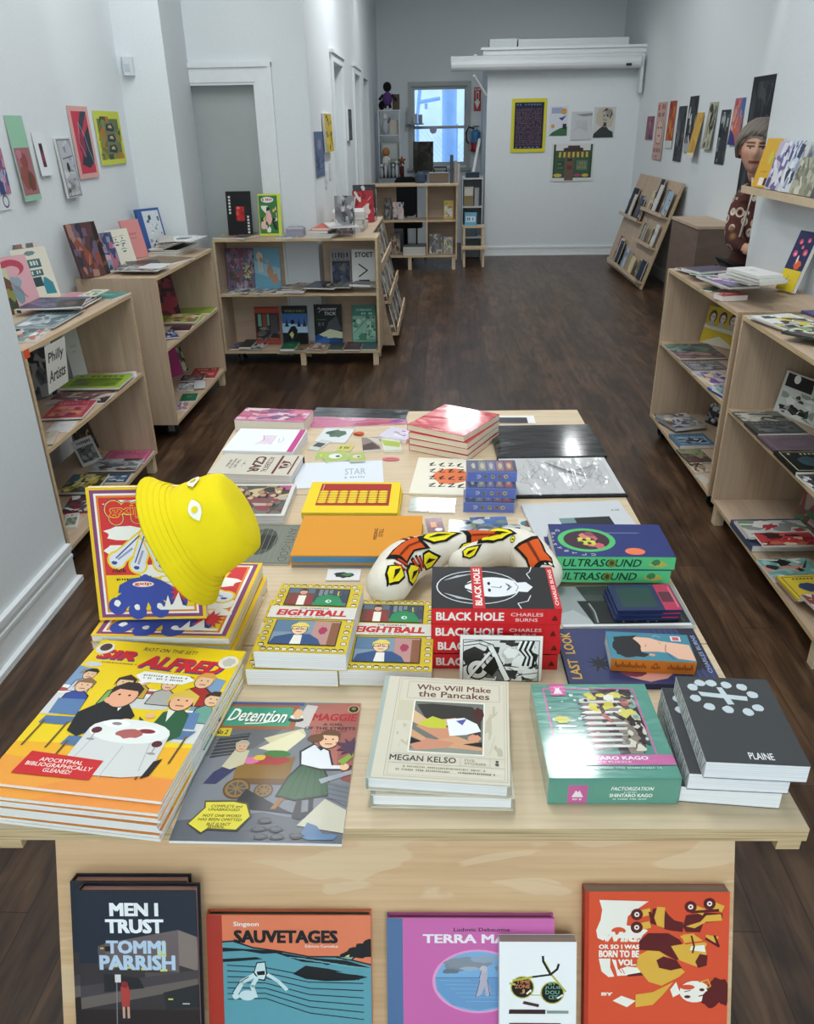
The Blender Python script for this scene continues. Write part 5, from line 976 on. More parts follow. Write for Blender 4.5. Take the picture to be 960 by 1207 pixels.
def c_sea(a):
    a.rect('e8805c', 0, 0, 1, 1); a.rect('b53a2c', 0, 0, .095, 1); T_ = '5f9fae'; K = '15181c'
    a.poly(T_, (.095, 0), (1, 0), (1, .52), (.8, .60), (.62, .60), (.45, .65), (.28, .685), (.16, .75), (.095, .74)); a.line(K, .01, (.095, .745), (.16, .752), (.28, .69), (.45, .655), (.62, .605), (.8, .605), (1, .53))
    a.poly(K, (.095, .65), (.22, .66), (.34, .63), (.5, .645), (.42, .66), (.3, .672), (.095, .69)); a.poly(K, (.095, .55), (.2, .56), (.34, .58), (.3, .6), (.2, .59), (.095, .58)); a.poly(K, (.38, .66), (.6, .60), (.85, .57), (1, .50), (.8, .53), (.58, .555))
    a.poly(K, (.52, .44), (.60, .52), (.74, .49), (.98, .41), (.9, .38), (.72, .37), (.60, .39)); a.poly(T_, (.78, .46), (1, .46), (1, .42), (.86, .44)); a.poly(K, (.7, .54), (.76, .555), (.79, .545), (.73, .525))
    for k in range(7): a.line(K, .006, (.12, .52-.055*k), (.35, .50-.05*k), (.62, .42-.06*k), (.95, .42-.07*k))
    for k in range(8): a.line('7ab4c0', .004, (.5+.05*k, .60-.012*k), (.6+.05*k, .585-.012*k)); a.line(K, .006, (.60+.03*k, .50-.01*k), (.68+.035*k, .47-.012*k))
    for k, (u, v) in enumerate(((.90, .66), (.95, .70), (1.0, .74), (.98, .64), (.93, .63), (1.0, .68), (.88, .63), (.86, .61))): a.blob(K, u, v, .055, .045, k, 11, .25)
    a.poly('8fb8bc', (.79, .60), (.90, .605), (.88, .575), (.80, .585)); a.line(K, .008, (.79, .60), (.88, .575), (.90, .607)); a.poly('f0e060', (.84, .61), (.87, .63), (.865, .605))
    D = 'cfe4e8'; a.poly(K, (.28, .45), (.30, .55), (.355, .56), (.365, .44), (.35, .37), (.31, .38)); a.poly(D, (.287, .455), (.305, .54), (.35, .548), (.357, .44), (.345, .385), (.315, .39)); a.poly(K, (.30, .46), (.35, .47), (.35, .43), (.305, .425)); a.line(D, .03, (.28, .42), (.21, .36), (.17, .25)); a.line(D, .025, (.30, .40), (.27, .32), (.29, .22)); a.line(D, .022, (.37, .43), (.43, .37), (.48, .29)); a.line(K, .005, (.25, .41), (.19, .35), (.15, .26)); a.ell(D, .24, .23, .05, .05); a.blob(D, .17, .22, .03, .03, 2)
    a.text('f4efe8', 'Singeon', .165, .885, .32, .94, .02); a.text('15181c', 'SAUVETAGES', .165, .735, .80, .86, .05); a.text('f4e9e0', 'Editions Cornelius', .60, .695, .80, .722, .015)
t_ = .016; TL, TR = (243, 1076), (437, 1082); W_, H_ = face_dims(TL, TR, t_)
tag(face_out(book('hardcover_book', W_, H_, t_, head_of(c_sea, 0.52), 'e8805c', 'hard', None, 'b53a2c', '2a4a48', 'gloss', ins=.003), TL, TR, H_, t_), 'orange hardcover with red spine and drawn blue sea on the front panel', 'book')
def c_pink(a):
    a.rect('cf6aae', 0, 0, 1, 1); a.rect('54739f', 0, 0, .095, 1); a.ell('e9a0cc', .545, .32, .275, .345, 36); a.ell('7fb0dc', .545, .32, .258, .325, 36); a.poly('6d9ccb', (.29, .36), (.80, .36), (.79, .22), (.70, .06), (.545, .001), (.39, .06), (.30, .22)); a.line('55789e', .004, (.29, .36), (.80, .365))
    for k, (u, v, ru, rv, c) in enumerate(((.42, .48, .10, .06, '7d8a9a'), (.48, .52, .16, .07, '8a929e'), (.38, .43, .06, .03, '6c7684'), (.58, .56, .10, .04, '97a8bc'), (.70, .46, .07, .04, '8a94a4'), (.50, .46, .07, .025, 'a5b2c2'))): a.blob(c, u, v, ru, rv, k, 16, .3)
    for k in range(6): a.line('8ab6da', .003, (.32+.03*k, .33-.045*k), (.50+.05*k, .328-.045*k))
    a.poly('b9b4c4', (.555, .33), (.56, .42), (.58, .445), (.60, .43), (.60, .34), (.62, .22), (.605, .16), (.59, .17), (.585, .27), (.565, .18), (.53, .15), (.545, .23)); a.ell('c4beca', .578, .455, .022); a.line('4a5068', .004, (.555, .33), (.53, .15)); a.line('4a5068', .004, (.6, .34), (.615, .17)); a.line('4a5068', .004, (.565, .44), (.552, .36))
    a.text('2a2038', 'Ludovic Debeurme', .40, .86, .735, .90, .012); a.text('f4eaf2', 'TERRA MATER', .215, .735, .90, .83, .035)
t_ = .014; TL, TR = (456, 1079), (654, 1086); W_, H_ = face_dims(TL, TR, t_)
tag(face_out(book('hardcover_book', W_, H_, t_, head_of(c_pink, 0.47), 'cf6aae', 'hard', None, '54739f', '7a4a5e', 'gloss', ins=.003), TL, TR, H_, t_), 'pink hardcover with blue spine and oval seaside picture on the front panel', 'book')
def c_specs(a):
    a.rect('f2f3f5', 0, 0, 1, 1); K = '17140f'; G_ = 'b9b44a'
    for u, v in ((.30, .53), (.69, .475)): a.ell(G_, u, v, .155); a.ell(K, u, v, .140)
    a.line(G_, .03, (.14, .57), (.2, .56)); a.line(K, .026, (.40, .635), (.68, .665)); a.line(G_, .03, (.18, .60), (.42, .635)); a.line(G_, .026, (.68, .66), (.86, .49)); a.line(K, .030, (.665, .665), (.57, .80), (.565, .85)); a.line(K, .030, (.665, .665), (.75, .72), (.77, .77)); a.line(G_, .010, (.67, .69), (.59, .80)); a.line(G_, .012, (.41, .50), (.42, .45), (.54, .45), (.55, .50)); a.line('e8e8e8', .025, (.36, .465), (.41, .50)); a.line('e8e8e8', .025, (.76, .42), (.82, .45))
    for s_, u0, v0, u1, v1, c in (('TIME', .22, .57, .40, .605, 'd88a5a'), ('ZONE', .20, .52, .40, .56, 'd88a5a'), ('J', .27, .465, .33, .51, 'd88a5a'), ('BY', .64, .555, .74, .58, '7ab0a0'), ('JULIE', .59, .51, .81, .545, '7ab0a0'), ('DOU', .60, .46, .78, .50, '7ab0a0'), ('CET', .64, .41, .76, .45, '7ab0a0')): a.text(c, s_, u0, v0, u1, v1, .015)
    a.poly('4a2a2c', (.30, .36), (.32, .39), (.52, .355), (.51, .325)); a.poly('3a2426', (.12, .255), (.13, .30), (.60, .30), (.60, .255)); a.rect('8a9a90', .62, .26, .9, .29); a.rect('6a3a40', .13, .12, .8, .16)
t2 = .018; TL, TR = (589, 1108), (680, 1113); W_, H_ = face_dims(TL, TR, t2, t_+.0015)
tag(face_out(book('paperback_book', W_, H_, t2, head_of(c_specs, 0.52), 'f2f3f5', 'soft', None, 'f2f3f5', 'a59a90', 'matte'), TL, TR, H_, t2, t_+.0012), 'white paperback with drawn sunglasses leaning over the pink hardcover', 'book')
def c_skate(a):
    O, Mr, Y, W = 'dc5230', '5e1a1c', 'dfae42', 'f1ece2'; a.rect(O, 0, 0, 1, 1); a.rect('b93a22', 0, 0, .03, 1)
    a.poly(W, (.10, .935), (.44, .925), (.33, .84), (.22, .73), (.16, .655), (.13, .62), (.09, .64), (.08, .70), (.11, .78), (.12, .86)); a.poly(W, (.20, .74), (.30, .83), (.29, .74), (.40, .72), (.44, .70), (.38, .64), (.30, .64), (.2, .64)); a.ell(O, .235, .695, .05, .03)
    a.text(W, 'Wild!', .12, .61, .40, .69, .05, .2); a.text(W, 'OR SO I WAS', .10, .555, .38, .59, .04); a.text(W, 'BORN TO BE', .10, .49, .38, .545, .05); a.poly(W, (.10, .48), (.12, .38), (.17, .335), (.21, .34), (.18, .41), (.18, .48)); a.poly(W, (.19, .475), (.22, .39), (.24, .36), (.22, .47)); a.text(W, 'VOL.1', .235, .425, .38, .475, .05); a.text(W, 'BY', .12, .19, .20, .215, .05)
    a.poly(W, (.22, .39), (.23, .345), (.30, .35), (.40, .37), (.38, .41), (.30, .42)); a.poly(Mr, (.30, .355), (.40, .375), (.41, .35), (.30, .34)); a.line(O, .006, (.24, .40), (.26, .37)); a.line(O, .006, (.26, .40), (.28, .365))
    # body, upside down
    a.poly(Mr, (.38, .55), (.38, .62), (.44, .68), (.58, .68), (.66, .63), (.72, .52), (.64, .47), (.52, .54)); a.poly(Y, (.38, .51), (.36, .42), (.45, .30), (.54, .27), (.66, .34), (.70, .38), (.60, .48), (.52, .54), (.44, .545)); a.poly(Mr, (.50, .47), (.55, .50), (.64, .47), (.68, .41), (.60, .39), (.52, .41)); a.poly(Y, (.60, .58), (.70, .60), (.84, .56), (.85, .50), (.78, .42), (.66, .47)); a.poly(Mr, (.77, .46), (.80, .52), (.855, .51), (.85, .43), (.79, .41)); a.poly(Y, (.66, .66), (.76, .67), (.85, .60), (.83, .555), (.73, .57)); a.poly(W, (.74, .58), (.83, .59), (.84, .535), (.73, .55))
    a.poly(Y, (.36, .20), (.48, .22), (.62, .30), (.55, .20), (.48, .12), (.36, .10)); a.poly(W, (.36, .15), (.26, .19), (.20, .15), (.30, .10)); a.ell(W, .77, .225, .105, .085); a.blob(Mr, .93, .25, .10, .10, 3); a.blob(Mr, .88, .17, .07, .08, 5); a.blob(Mr, .98, .20, .06, .1, 6)
    a.ell(O, .72, .26, .05, .02); a.ell(Mr, .72, .185, .022, .012); a.ell(Mr, .82, .24, .018, .012); a.line(Mr, .006, (.70, .225), (.74, .235)); a.line(Mr, .008, (.80, .19), (.85, .205)); a.poly(W, (.64, .30), (.67, .21), (.62, .18), (.60, .24)); a.line('dfae42', .008, (.80, .30), (.86, .32), (.88, .27), (.85, .25))
    # skates
    a.poly(Mr, (.47, .87), (.54, .88), (.58, .82), (.62, .78), (.68, .765), (.68, .69), (.60, .70), (.56, .71), (.50, .74), (.45, .76)); a.poly(Y, (.50, .885), (.555, .88), (.55, .80), (.55, .72), (.50, .74), (.48, .80)); a.poly(Mr, (.68, .73), (.70, .82), (.84, .84), (.95, .835), (.95, .78), (.82, .76), (.80, .69), (.70, .69)); a.poly(Y, (.70, .735), (.80, .77), (.84, .82), (.94, .83), (.95, .78), (.84, .77), (.76, .72)); a.poly(Y, (.68, .67), (.76, .68), (.74, .62), (.69, .60)); a.poly(Y, (.84, .67), (.93, .655), (.90, .60), (.84, .63)); a.line(Mr, .016, (.90, .66), (.93, .58), (.84, .64)); a.line(O, .012, (.70, .60), (.84, .62)); a.line(Mr, .012, (.74, .66), (.76, .58), (.75, .53))
    for u, v in ((.36, .825), (.36, .725), (.73, .885), (.86, .91)):
        a.line(Y, .05, (u, v), (u+.08, v+(.02 if u < .5 else -.035))); a.ell(Mr, u, v, .042); a.ell(W, u, v, .018); a.ell(Mr, u, v, .008)
    a.line(Mr, .02, (.45, .84), (.47, .76)); a.line(Mr, .02, (.74, .845), (.92, .86))
t_ = .02; TL, TR = (690, 1049), (861, 1053); W_, H_ = face_dims(TL, TR, t_)
tag(face_out(book('paperback_book', W_, H_, t_, head_of(c_skate, 0.56), 'dc5230', 'soft', None, 'b93a22', 'a4958a', 'matte'), TL, TR, H_, t_), 'orange paperback with upside down roller skater on the front panel', 'book')
# ================================================================== books and zines on the shelf units
_seed = [100]
BOX = [None]      # the board the next items lie on: x0, x1, y0, y1
def fit(o):
    b = BOX[0]
    if not b: return o
    bpy.context.view_layer.update()
    pts = []
    for q in [o]+list(o.children):
        if q.type == 'MESH': pts += [q.matrix_basis @ v.co if q is o else o.matrix_basis @ (q.matrix_basis @ v.co) for v in q.data.vertices]
    xs = [p.x for p in pts]; ys = [p.y for p in pts]
    dx = max(0, b[0]-min(xs)) or min(0, b[1]-max(xs)); dy = max(0, b[2]-min(ys)) or min(0, b[3]-max(ys))
    o.location = o.location+Vector((dx, dy, 0)); return o
def shrink(g):
    b = BOX[0]
    if b:
        c, s_ = abs(math.cos(g.a)), abs(math.sin(g.a)); lx, ly = b[1]-b[0], b[3]-b[2]
        k = min(1, lx/(g.w*c+g.d*s_+1e-6), ly/(g.w*s_+g.d*c+1e-6))
        if k < 1:
            if s_ > c:
                if ly < g.w*s_+g.d*c: g.w = min(g.w, (ly-g.d*c)/s_ if ly-g.d*c > .05 else g.w)
                if lx < g.w*c+g.d*s_: g.d = max(.05, (lx-g.w*c)/s_)
            else:
                if lx < g.w*c+g.d*s_: g.w = max(.05, (lx-g.d*s_)/c) if lx-g.d*s_ > .05 else g.w
                if ly < g.w*s_+g.d*c: g.d = max(.05, (ly-g.w*s_)/c)
    return g
def cover(pal, style=0, bars=True):
    """a printed cover of patches in the given colours; pal[0] ground, pal[-1] title colour"""
    _seed[0] += 1; sd = _seed[0]
    def f(a):
        a.rect(pal[0], 0, 0, 1, 1); r = random.Random(sd)
        if style == 0: a.scene(pal[1:], .06, .06, .94, .78, 14, sd, .3); a.scrib(pal[-1], .12, .84, .88, .92, 9, sd)
        elif style == 1: a.scene(pal[1:], 0, 0, 1, 1, 26, sd, .3)
        elif style == 2: a.frame(pal[-1], .07, .06, .93, .94, .02); a.blob(pal[1 % len(pal)], .5, .48, .28, .26, sd); a.scrib(pal[-1], .2, .8, .8, .87, 7, sd)
        elif style == 3:
            for k in range(9): a.scrib(pal[-1], .12, .1+.085*k, .88, .13+.085*k, 16, sd+k)
        elif style == 4: a.scrib(pal[-1], .3, .6, .7, .66, 6, sd); a.scrib(pal[-1], .34, .5, .66, .54, 8, sd)
        elif style == 5: a.rect(pal[1 % len(pal)], .1, .12, .9, .70); a.scene(pal[2:] or pal, .1, .12, .9, .70, 16, sd, .3); a.scrib(pal[-1], .1, .78, .9, .9, 8, sd)
    return f
FLATS, FEET = [], []
def corners(cx, cy, a, w, d):
    c, s_ = math.cos(a), math.sin(a); return [(cx+c*x-s_*y, cy+s_*x+c*y) for x, y in ((-w/2, -d/2), (w/2, -d/2), (w/2, d/2), (-w/2, d/2))]
def crosses(A, B, m=.001):
    for R1, R2 in ((A, B), (B, A)):
        for i in range(4):
            x, y = R1[(i+1) % 4][0]-R1[i][0], R1[(i+1) % 4][1]-R1[i][1]; l = math.hypot(x, y) or 1; nx, ny = y/l, -x/l
            p = [q[0]*nx+q[1]*ny for q in R1]; r = [q[0]*nx+q[1]*ny for q in R2]
            if max(p) < min(r)+m or max(r) < min(p)+m: return False
    return True
def settle(o, w, h, t, z):
    """slide a flat item clear of standing ones, then rest it on whatever already lies below it"""
    def rc(): return corners(o.location.x, o.location.y, o.rotation_euler.z, w, h)
    def bad():
        b = BOX[0]; R = rc()
        if b and (min(p[0] for p in R) < b[0]-.004 or max(p[0] for p in R) > b[1]+.004 or min(p[1] for p in R) < b[2]-.004 or max(p[1] for p in R) > b[3]+.004): return True
        return any(f[0] == round(z, 2) and crosses(R, f[1]) for f in FEET)
    if bad():
        x0, y0 = o.location.x, o.location.y; got = False
        for d in [k*.012 for k in range(0, 26)]:
            for q in range(12):
                o.location.x, o.location.y = x0+d*math.cos(q*PI/6), y0+d*math.sin(q*PI/6)
                if not bad(): got = True; break
            if got: break
        if not got: o.location.x, o.location.y = x0, y0
    top = max([f[2] for f in FLATS if f[0] == round(z, 2) and crosses(rc(), f[1])], default=0)
    o.location.z = max(o.location.z, top+.0003) if top else o.location.z
    FLATS.append((round(z, 2), rc(), o.location.z+t)); return o
def foot(o, z):
    bpy.context.view_layer.update(); pts = []
    for q in [o]+list(o.children):
        if q.type == 'MESH': pts += [(o.matrix_basis if q is o else o.matrix_basis @ q.matrix_basis) @ v.co for v in q.data.vertices]
    lo = [p for p in pts if p.z < z+.03]; m = o.matrix_basis; a = math.atan2(m[1][0], m[0][0]); c, s_ = math.cos(a), math.sin(a)
    us = [p.x*c+p.y*s_ for p in lo]; vs = [-p.x*s_+p.y*c for p in lo]; u, v = (min(us)+max(us))/2, (min(vs)+max(vs))/2
    FEET.append((round(z, 2), corners(u*c-v*s_, u*s_+v*c, a, max(us)-min(us), max(vs)-min(vs)))); return o
def lay(z, A, B, D, t, pal, lb, style=0, q='N', kind='z', cat=None, name=None, dz=0.0, mat='gloss', fn=None, pc=None):
    """one flat item: z level of the board, three picture corners of its upper face"""
    g = shrink(fr(A, B, D, z+t+dz)); w, h = dims(g, q); fn = fn or cover(pal, style)
    if kind == 'z': o = sheet(name or 'zine', w, h, t-.0012, fn, pal[0], pc or 'e6e4de', mat); cat = cat or 'zine'
    else: o = book(name or 'paperback_book', w, h, t-.0012, fn, pal[0], 'soft', None, pal[0], pc or 'eceae4', mat, ct=.001); cat = cat or 'book'
    fit(place(o, g, z+.0004, q)); settle(o, w, h, t, z); return tag(o, lb, cat)
def erect(z, L, R, Tp, lean, t, pal, lb, style=0, kind='b', cat=None, name=None, fn=None, mat='gloss', pc=None):
    """one standing item: z of the board, its foot's two picture corners, its upper near corner"""
    w, h = stand_dims(L, R, Tp, z, lean); fn = fn or cover(pal, style)
    if kind == 'z': o = sheet(name or 'zine', w, h, t, fn, pal[0], pc or 'e6e4de', mat); cat = cat or 'zine'
    else: o = book(name or 'paperback_book', w, h, t, fn, pal[0], 'soft', None, pal[0], pc or 'eceae4', mat, ct=.001); cat = cat or 'book'
    foot(fit(stand(o, L, R, z, lean, h, t+.0012)), z); return tag(o, lb, cat)
Z3, Z2, Z1 = .9682, .5632, .1182
R_ = math.radians
def face_to(z, x0, y0, w, h, t, yaw, lean, pal, lb, style=0, kind='b', cat=None, name=None, fn=None, mat='gloss', pc=None):
    """a standing item placed by its foot's centre; yaw turns its face from the photographer"""
    fn = fn or cover(pal, style)
    if kind == 'z': o = sheet(name or 'zine', w, h, t, fn, pal[0], pc or 'e6e4de', mat); cat = cat or 'zine'
    else: o = book(name or 'paperback_book', w, h, t, fn, pal[0], 'soft', None, pal[0], pc or 'eceae4', mat, ct=.001); cat = cat or 'book'
    ex = Vector((math.cos(yaw), math.sin(yaw), 0)); n = Vector((-ex.y, ex.x, 0)); u = Vector((0, 0, 1))*math.cos(lean)+n*math.sin(lean); en = ex.cross(u)
    org = Vector((x0, y0, z))+u*h/2-en*t+Vector((0, 0, (t+.0012)*max(0, math.sin(lean))+.0006))
    o.matrix_world = Matrix(((ex.x, u.x, en.x, org.x), (ex.y, u.y, en.y, org.y), (ex.z, u.z, en.z, org.z), (0, 0, 0, 1))); return tag(foot(fit(o), z), lb, cat)
def face_px(z, L, R, Tp, yaw, lean, t, *a, **k):
    """like face_to, from the foot's two picture corners (width) and the head's corner (height), for items turned to a wall"""
    A, B = P(*L, z), P(*R, z); m = (A+B)/2; ex = Vector((math.cos(yaw), math.sin(yaw), 0)); w = abs((B-A).dot(ex)); n = Vector((-ex.y, ex.x, 0)); u = Vector((0, 0, 1))*math.cos(lean)+n*math.sin(lean)
    h = (hit(Tp, A, ex.cross(u))-A).dot(u); return face_to(z, m.x, m.y, max(w, .05), h, t, yaw, lean, *a, **k)
YW = PI/2-.25     # faces into the room from the left wall
# ---- first bookcase (by the white wall) : top
BOX[0] = (-2.095, -1.56, 2.83, 4.04)
S1 = 'on the bookcase by the white wall'
def c_pinkarch(a): a.rect('d9a8ae', 0, 0, 1, 1); a.ell('b8485a', .5, .78, .36, .16); a.ell('d9a8ae', .5, .72, .22, .1); a.blob('8fa6ae', .5, .5, .2, .14, 4); a.blob('7a98a0', .5, .28, .16, .2, 7); a.line('b8485a', .02, (.3, .6), (.7, .2)); a.scrib('b8485a', .25, .86, .75, .9, 8, 3)
def c_tealbot(a):
    a.rect('dcd8c6', 0, 0, 1, 1); a.rect('3f6a72', .22, .62, .74, .78); a.scrib('dcd8c6', .26, .65, .7, .75, 5, 2); a.rect('3f6a72', .28, .46, .72, .58); a.scrib('dcd8c6', .32, .49, .68, .56, 5, 3); a.rect('2f4a50', .36, .26, .62, .44); a.poly('3a8898', (.62, .1), (.92, .08), (.9, .3), (.74, .42), (.68, .42), (.62, .3))
    for k in range(7): a.ell('33464a', .14+.06*(k % 3), .16+.07*k, .045)
    a.blob('6f8a8a', .5, .9, .2, .05, 3)
def yat(px, z, x0):
    lo, hi = 150, 1206
    for _ in range(40):
        m = (lo+hi)/2; p = PX(px, m, x0)
        if p.y > 0 and p.z > z: lo = m
        else: hi = m
    return PX(px, lo, x0).y
for c, w, h, fn, pal, lb in ((8, .15, .20, None, ['4a4438', '8a8a4a', '3a4a3a', '6a4a3a', 'c9c6a0'], 'dark green zine standing '+S1+', mostly hidden by the wall'), (29, .19, .235, c_pinkarch, ['d9a8ae'], 'pink zine with red arch drawing standing '+S1), (53, .19, .245, c_tealbot, ['dcd8c6'], 'cream zine with dark teal lettering and bottle standing '+S1), (68, .16, .255, None, ['cfc9c2', '8a6a66', 'a89a90', '6a6a6a'], 'pale patterned zine peeking from behind the cream standing zine')):
    face_to(Z3, -1.95-(.05 if c == 68 else 0), yat(c, Z3, -1.95), w, h, .004, PI/2-.5, .22, pal, lb, 1, 'z', fn=fn)
lay(Z3, (6, 403), (44, 401), (12, 384), .008, ['6f8a88', '8aa8a4', 'b06a62', 'c9c0b4', '4a6a6a', 'e8e8e4'], 'teal and red magazine at near end of bookcase with orange tape', 1, name='magazine', cat='magazine')
lay(Z3, (8, 387), (63, 386), (19, 366), .004, ['7f8f98', '9fb0b4', '5a6a72', 'b8c4c4', '3a4a50', 'd8dcd8'], 'grey blue illustrated print on the bookcase with orange tape', 5, name='print', cat='print', dz=.0085)
for k in range(3): lay(Z3, (19, 367), (84, 366), (20, 354), .008, ['4a4660', '5a5670', '3a3850', '6a6680'], 'dark purple glossy zine '+S1+', '+('bottom', 'middle', 'top')[k]+' of three', 1, dz=.0085*k)
lay(Z3, (66, 373), (98, 371), (72, 363), .006, ['2a2420', '5a4a44', '3a3028'], 'black folded zine half under the purple zines', 2)
lay(Z3, (70, 345), (98, 345), (80, 337), .004, ['c98a94', 'd49aa2'], 'dusty pink plain zine '+S1, 4)
lay(Z3, (100, 349), (137, 350), (108, 341), .005, ['3f8478', '4a9488', 'e0e8e0'], 'teal green zine '+S1, 4)
lay(Z3, (94, 358), (113, 358), (99, 350), .006, ['d8d8c4', '6a8a4a', '8a9a8a'], 'cream booklet with green edge '+S1, 0)
# sign
def c_philly(a): a.rect('dedcd4', 0, 0, 1, 1); a.text('1c1c1e', 'Philly', .12, .56, .86, .84, .02, .1); a.text('1c1c1e', 'Artists', .10, .20, .90, .46, .02, .1)
p0, p1 = PX(40, 404, -1.5775), PX(65, 394, -1.5775); w_ = abs(p1.y-p0.y); zz = .958
o = sheet('paper_sign', w_, .19, .0006, c_philly, 'dedcd4'); ym = (p0.y+p1.y)/2
o.matrix_world = Matrix(((0, 0.12, .993, -1.552), (1, 0, 0, ym), (0, .993, -.12, zz-.095), (0, 0, 0, 1))); tag(o, 'white paper sign with hand lettering hung from top of first bookcase', 'sign')
# middle shelf
BOX[0] = (-2.025, -1.575, 2.885, 3.985)
S1m = 'on middle shelf behind the paper sign'
erect(Z2, (87, 446), (104, 441), (77, 389), .10, .02, ['cfd0ce', 'd8d8d6', 'b0b0b0'], 'white ring binder standing on middle shelf of first bookcase', 4, name='binder', cat='binder')
erect(Z2, (76, 450), (86, 446), (66, 394), .12, .012, ['8a8f90', '9a9fa0', '6a6e70'], 'grey booklet standing beside the white binder', 4)
face_px(Z2, (40, 480), (62, 462), (30, 420), PI/2-.4, .15, .012, ['23262a', '3a3e44', '55595e', '8a8a8a'], 'dark zine standing in shade below the paper sign', 1, 'z')
lay(Z2, (108, 446), (166, 440), (104, 441), .010, ['dfe0e2', 'b0b8bc', '6a6e78', 'e8e8ea'], 'white magazine pile topped with grey picture behind the lime zine', 5, name='magazine', cat='magazine')
lay(Z2, (73, 460), (143, 459), (91, 444), .012, ['94b435', '6f8a28', '55701e', '48601c'], 'lime green zine with dark lettering on middle shelf of first bookcase', 5)
lay(Z2, (52, 474), (122, 472), (68, 461), .006, ['3a3034', '6a5a58', '8a4a50', 'c0b4ac'], 'dark photo zine in front of the lime zine', 1)
lay(Z2, (49, 495), (97, 493), (58, 475), .010, ['a8404e', 'b86a58', '8a2f44', 'c98a6a', 'd06a8a'], 'crimson illustrated zine '+S1m, 5)
lay(Z2, (53, 509), (80, 508), (58, 497), .006, ['c9c6c8', 'd8d4d6', 'a89aa4'], 'pale grey zine in front of the crimson zine', 4)
lay(Z2, (55, 525), (66, 524), (56, 510), .005, ['b8b0a0', 'a09888', '8a8478'], 'tan booklet at near corner of middle shelf', 4)
# bottom shelf
face_px(Z1, (103, 553), (117, 541), (91, 522), PI/2-.5, .45, .004, ['b9babb', '55585a', '3a3c3e', '888a8c', '2a2a2c'], 'grey framed photo card leaning on bottom shelf', 5, 'z', 'card', 'card')
face_px(Z1, (116, 536), (124, 526), (103, 494), PI/2-.5, .4, .012, ['4a3a20', '1a1814', 'c08a3a', '2a241c'], 'black and amber book leaning at back of bottom shelf', 1)
lay(Z1, (119, 541), (172, 540), (129, 526), .010, ['b8567a', 'c8688a', '5a2a40', 'd88aa4'], 'raspberry pink zine on bottom shelf of first bookcase', 2)
lay(Z1, (104, 557), (160, 556), (116, 543), .008, ['9a9fa4', '6a6f76', 'b8bcc0', '55403a'], 'grey zine with map drawing beside the raspberry zine', 1)
lay(Z1, (112, 569), (148, 568), (120, 558), .008, ['3a4a62', '55708a', 'c9ced4', '2a3040'], 'navy and white zine on bottom shelf of first bookcase', 5)
lay(Z1, (68, 582), (112, 581), (80, 561), .016, ['3f4438', 'b8a23a', '2f5a6a', 'c9b84a', 'e0d8a0'], 'thick dark book with yellow patches on bottom shelf', 1, kind='b')
lay(Z1, (72, 604), (104, 602), (74, 585), .012, ['33333a', '8a2a34', 'd8d4cc', '55505a'], 'black book with red page edge on bottom shelf', 1, kind='b', pc='b8404a')
lay(Z1, (74, 622), (90, 620), (76, 606), .012, ['d8d8d4', '9aa0a4', '6a7a44'], 'white book at near corner of bottom shelf', 5, kind='b')
# ---- second bookcase : top
BOX[0] = (-2.095, -1.58, 4.42, 5.70)
S2 = 'on the bookcase by the pilaster'
def c_must(a):
    a.rect('e2ddcc', 0, 0, 1, 1)
    for u, v in ((.36, .62), (.6, .42), (.66, .64)): a.line('5a8088', .025, (u-.12, v), (u, v+.03), (u+.12, v)); a.ell('2a2f30', u, v+.1, .03); a.line('3a4a4e', .012, (u-.1, v+.16), (u+.1, v+.18)); a.blob('4a7a82', u, v-.06, .1, .03, int(u*50))
for c, w, h, t, fn, pal, lb in ((107, .16, .29, .02, None, ['5a3a3a', '8a4a3a', '3a3440', '6a5a70', 'a07a6a'], 'dark maroon book, first in the row leaning '+S2), (122, .17, .29, .012, None, ['3a3230', '4a4038', '6a4a3a', '2a2424'], 'black brown book, second in the row leaning '+S2), (138, .14, .21, .006, None, ['5a6478', '3a4a70', 'b06a7a', '8a90a0', 'c9a0b0'], 'blue grey and pink zine leaning between dark and white books by the pilaster'), (154, .17, .205, .006, c_must, ['e2ddcc'], 'white book with moustache drawings leaning '+S2), (170, .15, .235, .012, None, ['d08a88', 'd89490', 'a86a6a'], 'salmon pink book leaning '+S2)):
    face_to(Z3, -1.955, yat(c, Z3, -1.93), w, h, t, PI/2-.5, .24, pal, lb, 4 if 'salmon' in lb else 1, 'b', fn=fn)
def c_bluecomic(a):
    a.rect('3a5a98', 0, 0, 1, 1); a.rect('c9d0d4', .22, .06, .94, .94)
    for i in range(3):
        for j in range(2): a.scene(['8a98a4', 'b0bcc2', '5a6a7a', 'd8dcdc', '3a4a60'], .26+.34*j, .1+.28*i, .56+.34*j, .34+.28*i, 6, i*3+j, .3)
face_to(Z3, -1.95, 5.60, .19, .27, .025, PI/2-.55, .22, ['3a5a98'], 'blue book with comic panels standing against the pilaster', fn=c_bluecomic)
for k, (c, d) in enumerate((('2a2a2c', 'black'), ('7a8a34', 'olive'), ('5a6228', 'moss green'), ('26282a', 'glossy black'))): lay(Z3, (174, 287), (204, 287), (172, 279), .009, [c, c, '4a4a44'], d+' zine in the pile below the blue standing book', 4, dz=.0092*k)
for k, (c, d) in enumerate((('d0ccc4', 'white'), ('5a3038', 'maroon'), ('b8b4ae', 'grey'), ('7a3a44', 'crimson'), ('1f1f22', 'black'))): lay(Z3, (207, 287), (222, 287), (208, 279), .0085, [c, c, '8a8a88'], d+' booklet in the small pile at far end '+S2, 4, dz=.0087*k)
lay(Z3, (224, 292), (247, 291), (226, 286), .004, ['d4d6d8', 'a8b0b4', '8a9094'], 'white zine at far corner '+S2, 4)
